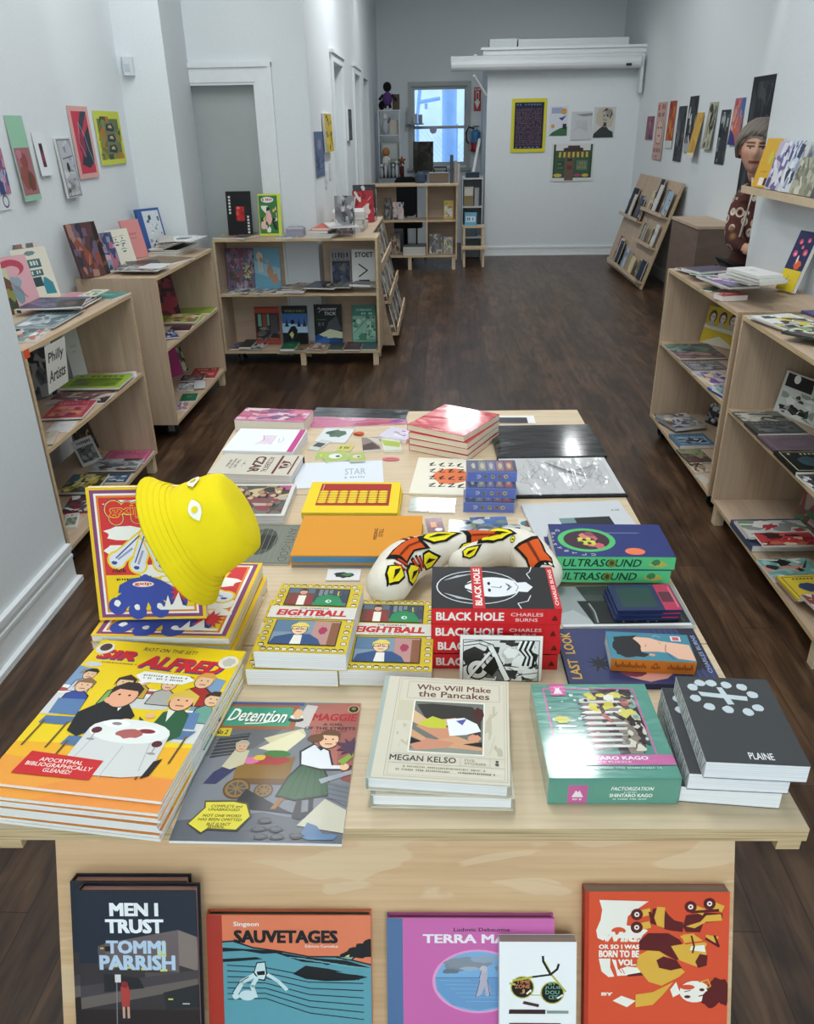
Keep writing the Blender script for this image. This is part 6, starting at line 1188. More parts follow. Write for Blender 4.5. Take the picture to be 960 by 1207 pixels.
lay(Z3, (190, 300), (229, 300), (198, 293), .006, ['dfe2e4', '5a5e62', '9aa0a4', '2a2c30'], 'white zine with small dark drawing '+S2, 2)
lay(Z3, (172, 299), (190, 298), (176, 291), .006, ['b4b0a8', '8a8478', 'c9c6be'], 'beige folded leaflet '+S2, 3)
lay(Z3, (157, 308), (202, 310), (170, 300), .010, ['7a6a52', '86765c', '6a5c46'], 'brown card folder '+S2, 4, cat='folder', name='folder')
lay(Z3, (147, 318), (187, 315), (150, 309), .007, ['1f2022', '2c2e30', '3a3c3e'], 'black zine half beneath the brown folder', 4)
lay(Z3, (102, 323), (140, 322), (108, 316), .005, ['9a9c9e', '3a3c3e', 'c9cccc', '6a6c6e'], 'grey photo print at near edge '+S2, 1, name='print', cat='print')
lay(Z3, (142, 324), (186, 324), (146, 318), .005, ['c4c4c0', '4a4c4e', '8a8c8c', '2f3032'], 'black and white print beside the grey photo print', 1, name='print', cat='print')
lay(Z3, (190, 322), (204, 316), (188, 312), .004, ['d8d8d4', '8a8c8c', 'b0b2b2'], 'small white leaflet at front edge '+S2, 3)
# middle
BOX[0] = (-2.05, -1.60, 4.485, 5.635)
S2m = 'on middle shelf of the bookcase by the pilaster'
face_px(Z2, (189, 381), (201, 368), (184, 330), PI/2-.6, .2, .012, ['5a1e2a', '3a1a20', '8a2a38', 'a8404e'], 'dark red book standing '+S2m, 1)
for k in range(3): lay(Z2, (204, 369), (252, 368), (206, 362), .007, [('86a02e', '6f8a30', '92ac38')[k], '55701e', 'a8c04a'], 'lime green booklet '+S2m+', '+('bottom', 'middle', 'top')[k]+' of three', 4, dz=.0075*k)
lay(Z2, (194, 383), (230, 382), (202, 373), .008, ['b8a858', '9a7a4a', 'd0c480', '6a4a30', 'e0d8b0'], 'yellow ochre magazine '+S2m, 1, name='magazine', cat='magazine')
lay(Z2, (199, 390), (224, 389), (203, 384), .006, ['4a2430', '5a3040', '7a4450'], 'plum zine in front of the ochre magazine', 4)
lay(Z2, (197, 400), (214, 398), (201, 390), .007, ['3a4a7a', '8a98b8', '2a3050', 'c9d0dc'], 'dark blue patterned zine '+S2m, 1)
lay(Z2, (199, 411), (206, 408), (201, 401), .006, ['4f6a5a', '8aa090', 'c9d0c4'], 'sage green zine at near corner '+S2m, 1)
# bottom
S2b = 'on bottom shelf of the bookcase by the pilaster'
face_px(Z1, (203, 448), (212, 440), (199, 414), PI/2-.6, .3, .010, ['b02a78', 'c0408a', '7a1a50'], 'magenta book leaning '+S2b, 4)
face_px(Z1, (214, 440), (220, 434), (207, 411), PI/2-.6, .35, .006, ['23241f', 'c9c6a8', '5a5a44', '8a8a70'], 'black zine with cream pattern leaning '+S2b, 1, 'z')
lay(Z1, (222, 446), (253, 445), (232, 434), .012, ['a02830', 'b83a3e', '7a1c24', 'd08a80', 'e0b0a0'], 'red book '+S2b, 5, kind='b')
lay(Z1, (212, 451), (239, 450), (220, 444), .007, ['3a2a30', '5a4048', '9a8a8a'], 'dark brown zine beside the red book', 5)
lay(Z1, (208, 460), (228, 459), (213, 451), .009, ['c4c4c2', '8a8c8c', 'e0e0de', '6a6c6e'], 'grey white zine '+S2b, 1)
lay(Z1, (229, 459), (242, 458), (233, 451), .007, ['d8dadc', 'b0b4b8', '9aa0a4'], 'plain white booklet beside grey white zine', 3)
lay(Z1, (215, 473), (234, 472), (221, 464), .010, ['1f6a48', '2a7a55', 'c9d8cc'], 'emerald green zine '+S2b, 4)
lay(Z1, (209, 484), (222, 483), (214, 474), .007, ['c89a98', '6a7aa0', 'e0c8c0', 'a86a70'], 'pale pink printed zine '+S2b, 1)
def upright(z, xl, xr, yt, yy, lean, t, pal, lb, style=0, kind='b', fn=None, **k):
    """standing item whose foot lies on the line y = yy; picture columns of its sides and picture row of its head"""
    def xat(px, zz):
        lo, hi = 0, 1206
        for _ in range(40):
            m = (lo+hi)/2
            if PY(px, m, yy).z > zz: lo = m
            else: hi = m
        return PY(px, lo, yy).x
    a_, b_ = xat(xl, z), xat(xr, z); h = (PY(xl, yt, yy+.02).z-z)/math.cos(lean)
    return face_to(z, (a_+b_)/2, yy, b_-a_, h, t, 0, lean, pal, lb, style, kind, fn=fn, **k)
# ---- third bookcase (in front of the grey door)
BOX[0] = (-1.74, -.48, 6.12, 6.49)
S3 = 'on the bookcase before the grey door'
def c_black(a):
    a.rect('17191a', 0, 0, 1, 1); a.rect('b82a2c', .36, .34, .70, .66); a.scene(['d84a44', '5a1416', '8a1c20', 'e87a6a'], .36, .34, .70, .66, 10, 4, .3)
    for k in range(6): a.rect('dcdcd8', .09, .50+.07*k, .17, .545+.07*k); a.rect('dcdcd8', .80, .06+.07*k, .88, .105+.07*k)
upright(Z3, 270, 299, 226, 6.33, .10, .012, ['17191a'], 'black book with red square standing '+S3, fn=c_black)
def c_yg(a):
    a.rect('cfd94a', 0, 0, 1, 1); a.rect('3a7a44', .03, .05, .86, .96); a.ell('e8e4e0', .42, .86, .28, .07); a.scrib('b02a34', .2, .83, .64, .89, 6, 2); a.scene(['1a2a1c', 'd8c84a', 'e4b8b8', 'e8ecd8', '2a5a34'], .08, .08, .82, .72, 20, 7, .28); a.blob('e8b4b0', .45, .45, .16, .2, 5)
upright(Z3, 307, 333, 229, 6.33, .10, .010, ['cfd94a'], 'green comic with lime yellow border standing '+S3, fn=c_yg)
lay(Z3, (250, 274), (285, 275), (254, 266.5), .008, ['a89478', 'b85a44', '8a9a88', 'c9b89a'], 'tan printed folder '+S3, 1, name='folder', cat='folder')
lay(Z3, (287, 274), (304, 274), (288, 268), .005, ['5a4a48', '8a7a74', '3a3230'], 'brown zine beneath the black standing book', 1)
lay(Z3, (308, 275), (330, 275), (311, 269), .008, ['7a7e80', '9a9ea0', '55595c', 'b8bcbc'], 'grey zine fan in front of the green comic', 1)
bx = tag(empty('plastic_box'), 'lilac grey plastic box of booklets '+S3, 'box'); pA, pB = PY(338, 268, 6.26), PY(358.5, 268, 6.26); wb = pB.x-pA.x; bx.location = ((pA.x+pB.x)/2, 6.27, Z3+.0005); FEET.append((.97, corners(bx.location.x, 6.27, 0, wb+.01, .13)))
mb = MB(); wt, db = wb/2, .055
for x0, x1, y0, y1, z0, z1 in ((-wt, wt, -db, -db+.004, 0, .062), (-wt, wt, db-.004, db, 0, .062), (-wt, -wt+.004, -db+.004, db-.004, 0, .062), (wt-.004, wt, -db+.004, db-.004, 0, .062), (-wt, wt, -db+.004, db-.004, 0, .004)): mb.box(x0, x1, y0, y1, z0, z1, '9a98a8')
mb.box(-wt-.004, wt+.004, -db-.004, -db, .054, .062, 'a8a6b6'); mb.build('tub', 'plastic', bx)
o = sheet('booklet', wb-.02, .09, .05, cover(['4a4478', '6a6498', '8a88a8', '3a3660', 'b0aec8'], 1), '4a4478', 'd0ccc8'); o.location = bx.location+Vector((0, 0, .0195)); tag(o, 'purple booklets standing inside the lilac grey box', 'booklet')
for k, c in enumerate(('8a9490', 'b0bab4', '6f7a78', '9aa6a0')): lay(Z3, (361, 275), (392, 275.5), (364, 267), .008, [c, '7aa08a', 'c9d0cc', '55605c'], ('grey', 'pale grey', 'dark grey', 'grey green')[k]+' zine in pile beside the lilac grey box', 1, dz=.0083*k)
for k, (c, d) in enumerate((('d8562c', 'orange red'), ('c84a28', 'brick red'))): lay(Z3, (372, 265), (394, 265), (374, 260), .018, [c, c, 'e07a50'], d+' paperback in the pile behind the grey picture book', 4, kind='b', dz=.034+.0185*k)
def c_greypic(a): a.rect('8a8a8c', 0, 0, 1, 1); a.scene(['6a6a6e', 'a8a8aa', '4a4a50', 'b8b6b8', '7a7478', 'c9c6c6'], 0, .12, 1, 1, 40, 5, .22); a.scrib('6a2a40', .08, .02, .92, .1, 8, 3)
lay(Z3, (395, 276.5), (429, 275), (398, 268), .012, ['d4d4d4', 'b8b8b8', 'c4c4c4'], 'white box file lid under the grey picture book', 4)
upright(Z3+.0125, 396, 419, 231, 6.22, .06, .012, ['8a8a8c'], 'grey patterned picture book standing '+S3, fn=c_greypic)
# middle shelf
BOX[0] = (-1.705, -.51, 6.13, 6.46)
S3m = 'on middle shelf before the grey door'
def c_floral2(a):
    a.rect('6f6078', 0, 0, 1, 1); a.scene(['8a7a92', '5a6a78', '7a4a58', '9a92a0', '55504a', '8a5a64'], 0, 0, 1, 1, 60, 8, .16); r = random.Random(3)
    for k in range(40): a.ell(('c9c67a', 'b8c07a', 'd8d49a')[k % 3], .72+.16*(r.random()-.5)*1.6, .42+.3*(r.random()-.5), .025)
    for k in range(40): a.ell(('8a4a54', 'a88aa0', '6a7a8a', 'c0a8b0')[k % 4], r.random(), r.random(), .02)
def c_sky(a): a.rect('6aa0b8', 0, 0, 1, 1); a.poly('8ab8c8', (0, .4), (1, .2), (1, .5), (0, .7)); a.blob('d8c0a8', .22, .78, .14, .16, 4); a.blob('b8866a', .26, .72, .06, .08, 6); [a.line('d8c8b8', .025, (.14+.05*k, .66), (.18+.05*k, .42)) for k in range(4)]; a.blob('b08a70', .6, .42, .14, .2, 7); a.blob('b8866a', .78, .24, .13, .16, 8); a.blob('c09878', .5, .68, .08, .06, 2)
upright(Z2, 265, 297.5, 293, 6.36, .12, .006, ['6f6078'], 'mauve floral zine standing '+S3m, fn=c_floral2, kind='z')
upright(Z2, 302, 332, 293, 6.36, .12, .006, ['6aa0b8'], 'sky blue zine with pale figures standing '+S3m, fn=c_sky, kind='z')
for k in range(4): lay(Z2, (263+9*k, 346-.4*k), (284+6*k, 346), (270+8*k, 338), .006+.006*k, ['8a8c90', 'b8babc', '55585c', 'd0d2d4'], 'grey zine fanned before the mauve floral zine, '+ORD[k]+' of four', 1) if k == 0 else lay(Z2, (263+9*k, 346-.4*k), (284+6*k, 346), (270+8*k, 338), .006, [('a8aaac', '8f9194', 'b8babc')[k-1], '6a6c70', 'd0d2d4', '4a4c50'], 'grey zine fanned before the mauve floral zine, '+ORD[k]+' of four', 1, dz=.0065*k)
for k in range(2): lay(Z2, (301, 346-k), (334, 346-k), (303, 337), .009, [('c4c6ca', '4a5058')[k], 'd8dadc', '8a8e94', '6a6e78'], ('pale', 'dark')[k]+' grey zine lying before the sky blue zine', 1, dz=.0095*k)
lay(Z2, (333, 344), (354, 345), (338, 335), .007, ['8a7a68', '9a8a74', '6a5c4c', 'b0a08a'], 'brown patterned zine '+S3m, 1)
def c_bw2(a): a.rect('23262c', 0, 0, 1, 1); a.rect('5a6078', .06, .1, .46, .9); a.scene(['d8d8d4', '17191c', 'b0b0ac'], .52, .1, .96, .9, 22, 4, .2)
lay(Z2, (357, 345), (393, 346), (362, 336), .010, ['23262c'], 'black and white comic lying flat '+S3m, fn=c_bw2)
lay(Z2, (394, 345), (414, 345), (396, 336), .006, ['6a6c68', '8a8c86', '4a4c4a', '9a9c94'], 'dark grey photo zine lying before the black zine', 1)
def c_dark2(a): a.rect('8f9094', 0, 0, 1, 1); a.rect('1f222c', .08, .0, .98, .72); a.scene(['2a3048', '3a4058', '14161c', '4a5470', '6a6a60'], .08, 0, .98, .66, 26, 9, .25); a.scrib('17181c', .1, .78, .95, .93, 6, 4); a.scrib('17181c', .1, .74, .95, .78, 12, 5)
def c_stoet(a): a.rect('d6d8d6', 0, 0, 1, 1); a.text('1f2022', 'STOET', .14, .80, .92, .93, .03); a.line('1f2022', .055, (.30, .62), (.66, .46), (.30, .30)); a.line('1f2022', .06, (.30, .20), (.74, .20)); a.line('b0b2b0', .008, (.1, .5), (.3, .48))
upright(Z2, 391, 414, 295, 6.36, .10, .008, ['8f9094'], 'black and grey zine standing beside the white one '+S3m, fn=c_dark2, kind='z')
upright(Z2, 416, 443, 294.5, 6.36, .10, .008, ['d6d8d6'], 'white zine with bold black angle mark standing '+S3m, fn=c_stoet, kind='z')
lay(Z2, (418, 346), (443, 347), (417, 341), .016, ['55585c', '6a6d72', '8a8c90'], 'grey open magazine lying before the white standing zine', 3, name='magazine', cat='magazine')
# bottom shelf
S3b = 'on bottom shelf before the grey door'
def c_redg(a): a.rect('8a3a34', 0, 0, 1, 1); a.rect('b04a40', 0, .84, 1, .95); a.rect('2a2a2c', .04, .12, .96, .82); a.rect('6fae9a', .12, .48, .26, .8); a.rect('8a4a3c', .3, .42, .48, .8); a.rect('6fae9a', .50, .5, .58, .8); a.scene(['5a5a5c', '3a3a3e', '7a6a5a', '8a8a84', 'a04a3c'], .04, .12, .96, .45, 16, 4, .3); a.rect('4a4a50', .62, .3, .92, .78); a.rect('a84a40', 0, .02, 1, .1)
def c_ww(a): a.rect('1a2430', 0, 0, 1, 1); a.poly('3f6fb0', (0, .3), (1, .3), (1, .8), (0, .8)); a.poly('a8cce8', (0, .3), (1, .3), (1, .5), (0, .55)); [a.poly('16283c', (u-.09, .46), (u-.03, .55), (u, .7), (u+.03, .55), (u+.09, .46)) for u in (.18, .66, .88)]; a.blob('0f1216', .40, .58, .1, .07, 3); a.poly('12161a', (.14, .04), (.16, .26), (.34, .46), (.5, .48), (.6, .36), (.52, .2)); a.poly('c9cc8a', (.26, .26), (.38, .34), (.44, .24), (.36, .14)); a.poly('0e1114', (.1, 0), (1, 0), (1, .3), (.7, .3), (.42, .08)); a.text('7a8a4a', 'WORLD WAR 3', .10, .83, .90, .90, .03)
def c_moun(a): a.rect('14191f', 0, 0, 1, 1); a.poly('4a4e54', (.36, .3), (.52, .56), (.82, .72), (.9, .5), (1, .36)); a.poly('1f4a86', (0, 0), (1, 0), (1, .1), (.3, .3), (0, .2)); a.poly('c9d0b0', (.15, .24), (.55, .38), (1, .30), (1, .14), (.7, .16), (.45, .14)); a.poly('2f6ab0', (0, .05), (.4, .2), (.55, .08), (.4, 0), (0, 0)); a.text('cfd8dc', 'MOMMY', .28, .84, .82, .91, .02, .2); a.line('cfd8dc', .02, (.14, .88), (.2, .92), (.24, .86), (.18, .80)); a.text('cfd8dc', 'TICK', .36, .73, .80, .81, .02, .2); a.scrib('4a8a5a', .1, .6, .44, .63, 9, 2); a.scrib('6a7a84', .14, .45, .36, .55, 5, 3)
def c_grn(a): a.rect('4a8a78', 0, 0, 1, 1); a.rect('8fc4ae', .03, .06, .97, .72); a.scene(['6aa890', 'b8dcc8', '4a8a6a', 'a0ccb4', '2f5a4a'], .03, .1, .97, .72, 30, 6, .22); a.line('2f4a42', .02, (.1, .3), (.4, .5), (.6, .64), (.9, .68)); a.ell('c8e4d4', .28, .58, .1); a.scrib('a8e0d8', .2, .84, .84, .9, 8, 4); a.scrib('a8e0d8', .4, .74, .9, .81, 5, 5); a.scrib('2f4a42', .1, .08, .95, .11, 16, 4)
upright(Z1, 303, 331.5, 362, 6.36, .10, .008, ['8a3a34'], 'red and black comic standing '+S3b, fn=c_redg, kind='z')
upright(Z1, 334.5, 364, 361, 6.36, .10, .010, ['1a2430'], 'black and blue comic with dark figure standing '+S3b, fn=c_ww, kind='z')
upright(Z1, 372, 404.5, 359.5, 6.36, .10, .014, ['14191f'], 'black book with pale iceberg shape standing '+S3b, fn=c_moun)
upright(Z1, 416, 444, 360, 6.36, .10, .008, ['4a8a78'], 'green illustrated zine standing '+S3b, fn=c_grn, kind='z')
for A, B, D, t, pal, lb, st, kd in (((269, 411), (289, 411), (271, 403), .008, ['4a4458', '6a647a', '2a2838', '8a88a0'], 'dark violet zine at end of bottom shelf, below the mauve zine', 1, 'z'), ((291, 410.5), (313, 411), (295, 403), .007, ['9aa09c', '5a605c', 'c9ccc8', '2f3432'], 'pale grey patterned zine in front of the red comic', 1, 'z'), ((315, 411), (329, 411), (320, 402), .018, ['1c1e20', '2a2c2e', '3a3c3e'], 'black paperback beside the green paperback', 4, 'b'), ((330, 411), (347, 411), (334, 402), .022, ['1f6a44', '2a7a50', '8ab8a0'], 'green paperback in front of the blue comic', 4, 'b'), ((349, 411), (361, 411), (352, 403), .006, ['3a4a3a', '6a5a44', '8a7a5a'], 'olive zine between green and rust zines', 1, 'z'), ((363, 411), (384, 411.5), (366, 403), .007, ['8a5a44', '6a3a2c', 'b08a70', 'd8d0c4'], 'rust brown zine in front of the iceberg book', 1, 'z'), ((386, 412), (403, 412), (388, 404), .012, ['2a3c3a', '3f5450', '6a7a74'], 'dark green booklet in front of the iceberg book', 2, 'b'), ((405, 412), (424, 412), (408, 403), .014, ['5a3a44', '6a4852', '8a6a70'], 'wine red paperback near the green illustrated zine', 4, 'b'), ((426, 411.5), (443, 411.5), (428, 403), .012, ['4a6a6c', '5a7a7c', '3a5254'], 'slate teal paperback at corner by the bookcase side', 4, 'b')):
    lay(Z1, A, B, D, t, pal, lb, st, kind=kd)
# ---- right bookcases: far unit top
BOX[0] = (1.255, 1.735, 3.42, 4.63)
def pile(z, A, B, D, t, items, tail, style=1, kind='z', **k):
    n = len(items)
    for i, (c, d) in enumerate(items):
        lay(z, (A[0]+(i*3) % 4-1, A[1]+.3*((i*2) % 3)), (B[0]+(i*3) % 4-1, B[1]), D, t, c if isinstance(c, list) else [c, c, '9a9a98'], d+' '+tail, style, dz=(t+.0004)*i, kind=kind, **k)
pile(Z3, (822, 323), (876, 320), (824, 314), .007, ((['3a3438', '8a4a5a', 'c9c4c0', '1f1c20'], 'dark red'), (['2f2c30', '6a4450', 'a89a9a'], 'charcoal'), (['55404a', 'd8a0b4', '2a2428', 'e8d8dc'], 'dark pink patterned')), 'zine in the pile at far end by the woman')
pile(Z3, (845, 334), (897, 331), (851, 321), .006, ((['d0d2d4', '8a8c90', '55585c'], 'white'), (['5a5e62', 'b8bcbe', '2f3234', '8a8e90'], 'grey photo')), 'magazine behind the purple folder', name='magazine', cat='magazine')
o = lay(Z3, (812, 331), (838, 333), (818, 325), .004, ['2f7a5c', '3a8a68', '55a080'], 'green zine sticking out at front edge of bookcase near the woman', 4)
lay(Z3, (812, 329), (850, 326), (822, 321), .012, ['4a4058', '5a5068', '3a3448'], 'purple grey folder lying on the green zine', 4, dz=.005, name='folder', cat='folder')
lay(Z3, (822, 341), (836, 343), (826, 335), .005, ['2f6a54', '3f7a64', '6a9a84'], 'dark green leaflet beside the red box', 4)
lay(Z3, (836, 345), (847, 349), (843, 336), .026, ['c04a4c', 'd86a66', 'e8c0b4', 'a83a40'], 'red card box at front edge of side bookcase', 1, kind='b', name='card_box', cat='box')
pile(Z3, (852, 347), (888, 346), (857, 332), .011, ((['c9c6c4', '9a96a8', 'e0dcd8'], 'white'), (['8a78b0', 'c8a898', '6a5a98', 'd8ccd8', '5a7a5a'], 'violet floral')), 'magazine between red box and white pile', name='magazine', cat='magazine')
pile(Z3, (893, 343), (926, 341), (886, 332), .018, ((['d8d8d8', 'c4c4c4', 'b8b8b8'], 'white'), (['dcdcda', 'c8c8c6', 'b0b0ae'], 'off white'), (['3f5488', '4a6098', '2f4070'], 'blue covered')), 'paperback in the pile by the standing yellow book', 4, 'b')
pile(Z3, (868, 361), (899, 359), (865, 347), .014, ((['d4d6d6', 'c0c2c2'], 'lowest white'), (['dcdedc', 'c8caca'], 'second white'), (['d0d2d2', 'b8baba', '8a8c8c'], 'third white'), (['dfe0de', '9a9c9a', '3a3c3c'], 'top white')), 'booklet in the pile at join of the side bookcases', 4)
# near unit top
BOX[0] = (1.255, 1.735, 2.2, 3.46)
pile(Z3, (925, 388), (975, 385), (899, 371), .008, ((['d8dad8', 'b8bab8'], 'lowest white'), (['cfd1d0', '9a9c9a'], 'second white'), (['e0e2e0', '3a3c3c', 'b8bab8', '8a8c8a', 'd0c24a'], 'top patterned')), 'comic in the wide pile under the wall shelf', 1, name='comic_book', cat='comic')
lay(Z3, (935, 358), (985, 356), (932, 351), .012, ['4a4a78', 'c8c8d8', '6a6a98'], 'blue violet box set behind the standing yellow book', 4, kind='b')
lay(Z3, (943, 415), (990, 402), (911, 388), .010, ['3a4038', '8a9a7a', 'c8d8b4', '5a4a50', '1c1e1c'], 'dark green hardcover lying at front edge under the wall shelf', 1, kind='b', name='hardcover_book')
lay(Z3, (962, 434), (998, 424), (945, 414), .008, ['cfc98a', '4a4a34', 'b8b06a', '8a9a5a'], 'pale yellow comic at front edge below the dark green hardcover', 2, name='comic_book', cat='comic')
def c_petal(a):
    a.rect('252a55', 0, 0, 1, 1); a.rect('d8c02c', 0, 0, 1, .36)
    for u, v, r in ((.3, .82, .1), (.7, .86, .09), (.25, .62, .12), (.75, .66, .12), (.5, .74, .07)): a.ell('d8486a', u, v, r); a.ell('e8a0b0', u+.02, v-.01, r*.5)
    a.blob('d85a2c', .6, .45, .24, .09, 3); a.blob('e8d8d0', .5, .54, .06, .08, 5); a.scrib('8a7a2a', .2, .16, .6, .2, 6, 2); a.line('8a7a2a', .014, (.3, .1), (.42, .26), (.5, .12))
BOX[0] = (1.255, 1.737, 2.2, 4.63)
bk = face_px(Z3+.001, (927, 341.5), (941, 347.5), (953, 272), -PI/2+.25, .30, .022, ['252a55'], 'navy and yellow book displayed upright under the wall shelf', fn=c_petal, pc='f2f0ea')
# ---- right far unit, middle
BOX[0] = (1.26, 1.71, 3.48, 4.595)
def c_ladies(a):
    a.rect('c9ac2c', 0, 0, 1, 1); a.poly('cfc8b0', (.0, .0), (.55, .26), (1, .1), (1, 0)); a.poly('d8d0bc', (.0, .42), (1, .36), (1, .46), (0, .52))
    for u in (.2, .52, .84): a.ell('4a3a34', u, .74, .12, .17); a.ell('d8c8b8', u, .72, .08, .11); a.line('3a3028', .012, (u-.06, .73), (u+.06, .73)); a.poly('b8b0a4', (u-.12, .48), (u+.12, .48), (u+.06, .62), (u-.06, .62))
face_px(Z2, (826, 403), (859, 413), (839, 360), -PI/2+.55, .22, .008, ['c9ac2c'], 'yellow picture book with drawn faces standing on side bookcase shelf', fn=c_ladies, kind='z', cat='book', name='picture_book')
S4 = 'on middle shelf below the pile near the woman'
for A, B, D, t, pal, lb, st, kd in (((797, 415), (852, 414), (787, 404), .006, ['4a5a5a', '6a8a84', '3a4a58', '8a9a8a', '55705a'], 'blue green patterned zine '+S4, 1, 'z'), ((802, 424), (858, 423), (797, 416), .007, ['6a5a64', '8a6a74', 'a89080', '4a4048'], 'mauve brown zine '+S4, 1, 'z'), ((813, 437), (858, 436), (803, 426), .007, ['6a6a6e', '8a8a90', '4a4a50', 'a8a8a8'], 'mid grey photo zine '+S4, 5, 'z'), ((829, 453), (858, 451), (814, 438), .009, ['c4c0cc', '7a5a9a', 'a898b8', 'd8c49a', '5a5a80'], 'white and purple comic '+S4, 1, 'z'), ((838, 467), (856, 466), (831, 455), .014, ['2f5aa0', 'c9d4e4', '1f3a70', '8aa8d0'], 'bright blue lettered box '+S4, 1, 'b'), ((846, 480), (857, 479), (840, 469), .008, ['9ab0b8', '6a8a98', 'c9c8a0', '4a6a78'], 'striped pale zine at near end of middle shelf by the bookcase join', 1, 'z')):
    lay(Z2, A, B, D, t, pal, lb, st, kind=kd)
S5 = 'on bottom shelf of the side bookcase near the woman'
face_px(Z1, (836, 497), (848, 508), (834, 470), -PI/2+.5, .25, .01, ['3a3c40', '8a8c90', '1c1e20', 'c9c9c6'], 'black and grey book standing '+S5, 1)
for A, B, D, t, pal, lb, st, kd in (((783, 499), (822, 498), (776, 487), .012, ['6a5a4c', '8a8078', 'b0aca4', '3a342e'], 'brown grey book '+S5, 1, 'b'), ((795, 507), (831, 503), (785, 491), .022, ['8a8e90', '3a5a8a', 'b0aca0', '6a4a3a', 'd0d0cc'], 'thick grey book with blue figure on that bottom shelf near the woman', 1, 'b'), ((802, 525), (844, 524), (794, 511), .022, ['5a7a92', '8aa4b8', 'c9d4dc', '2a3440', '3a4a58'], 'pale blue paperback '+S5, 5, 'b'), ((812, 545), (841, 544), (803, 529), .010, ['4a4a3a', '6a3a4a', '5a6a4a', '8a8a6a'], 'dark olive book '+S5, 1, 'b'), ((822, 556), (838, 555), (813, 546), .008, ['b8a890', '8a6a50', 'd0c8b8', '4a3a2c'], 'tan printed zine '+S5, 1, 'z'), ((829, 570), (838, 569), (822, 559), .006, ['c0bcb0', '9a968a', 'd8d4c8'], 'cream leaflet at near end of that bottom shelf', 3, 'z')):
    lay(Z1, A, B, D, t, pal, lb, st, kind=kd)
# ---- right near unit
BOX[0] = (1.26, 1.71, 2.26, 3.375)
S6 = 'on middle shelf under the wall shelf'
def c_bwpan(a):
    a.rect('c4c6c0', 0, 0, 1, 1); a.rect('1c1e1e', .04, .66, .46, .97); a.rect('1c1e1e', .52, .7, .96, .95); a.scene(['3a3e3a', '8a9488', '1c1e1c', 'd8dcd4', '6a4a3a'], .04, .04, .60, .62, 26, 3, .25); a.scene(['2a2c2a', '6a706a', 'b8bcb4'], .64, .04, .96, .62, 16, 4, .3)
    for k in range(3): a.ell('e4e6e0', .2+.3*k, .88, .05)
face_px(Z2, (926, 483), (972, 520), (948, 437), -PI/2+.35, .18, .008, ['c4c6c0'], 'black and white comic poster leaning at back of shelf under wall shelf', fn=c_bwpan, kind='z', name='comic_book', cat='comic')
for A, B, D, t, pal, lb, st, kd in (((871, 496), (925, 495), (861, 484), .010, ['6a6c64', '9a9a90', '4a4a42', 'b8b4a8', '2f302c'], 'grey brown photo book '+S6, 1, 'b'), ((879, 511), (938, 510), (868, 497), .016, ['3a3c3e', '55585a', '2a2c2e', '6a6c6c'], 'charcoal book with white pages '+S6, 5, 'b'), ((894, 531), (962, 530), (881, 513), .012, ['5f5058', '6a5a64', '4f424a', '7a6a72'], 'mauve grey book '+S6, 2, 'b'), ((929, 556), (990, 556), (904, 531), .016, ['141618', '2f4a50', '8a8a5a', '3a6a78', 'b8b48a'], 'black hardcover with glowing figure '+S6, 2, 'b'), ((956, 584), (990, 583), (932, 559), .010, ['1c1e20', 'd8d8d4', '55585a', '3a3c3e'], 'black comic with white splash at front edge '+S6, 1, 'z')):
    lay(Z2, A, B, D, t, pal, lb, st, kind=kd)
S7 = 'on bottom shelf under the wall shelf'
face_px(Z1, (948, 612), (975, 650), (946, 568), -PI/2+.35, .25, .010, ['a89a8c', '8a4a4a', '5a7a5a', 'c9b8a8', '6a5a50'], 'patterned red and green zine leaning at back of bottom shelf', 1, 'z')
lay(Z1, (861, 609), (941, 608), (842, 582), .030, ['3a4a68', '2a5a78', '55506a', '4a6080'], 'wide blue grey book '+S7, 1, kind='b')
pile(Z1, (880, 640), (958, 640), (868, 621), .012, ((['c88a98', 'd8a0a8', 'b87080'], 'pink edged'), (['c9c6c0', '6a8a6a', 'a83a44', '8a8c88', 'dcd8d0'], 'white')), 'illustrated magazine '+S7, 1, name='magazine', cat='magazine')
lay(Z1, (898, 657), (965, 656), (887, 642), .010, ['8a2430', '3a2a2c', 'c06a50', 'b83a40', 'd8c0a0'], 'dark red comic '+S7, 1, name='comic_book', cat='comic')
lay(Z1, (908, 684), (970, 682), (894, 659), .012, ['6a9a94', '23282a', '8ab8b0', 'c98a78', 'd8dcd4'], 'mint comic with black haired figure '+S7, 1, name='comic_book', cat='comic')
pile(Z1, (938, 709), (990, 707), (919, 682), .012, ((['d8d0c4', 'c4bcb0'], 'cream'), (['c86a70', 'd89aa0'], 'coral'), (['d0b83a', '3a4a6a', 'e0cc6a', '23303a'], 'yellow bordered')), 'book in the pile '+S7, 2, 'b')
lay(Z1, (962, 735), (990, 733), (944, 714), .012, ['c9c6c4', '8a4a44', 'dcd8d4', '3a3c3e'], 'white book with red edge near front '+S7, 1, kind='b', pc='c05a54')
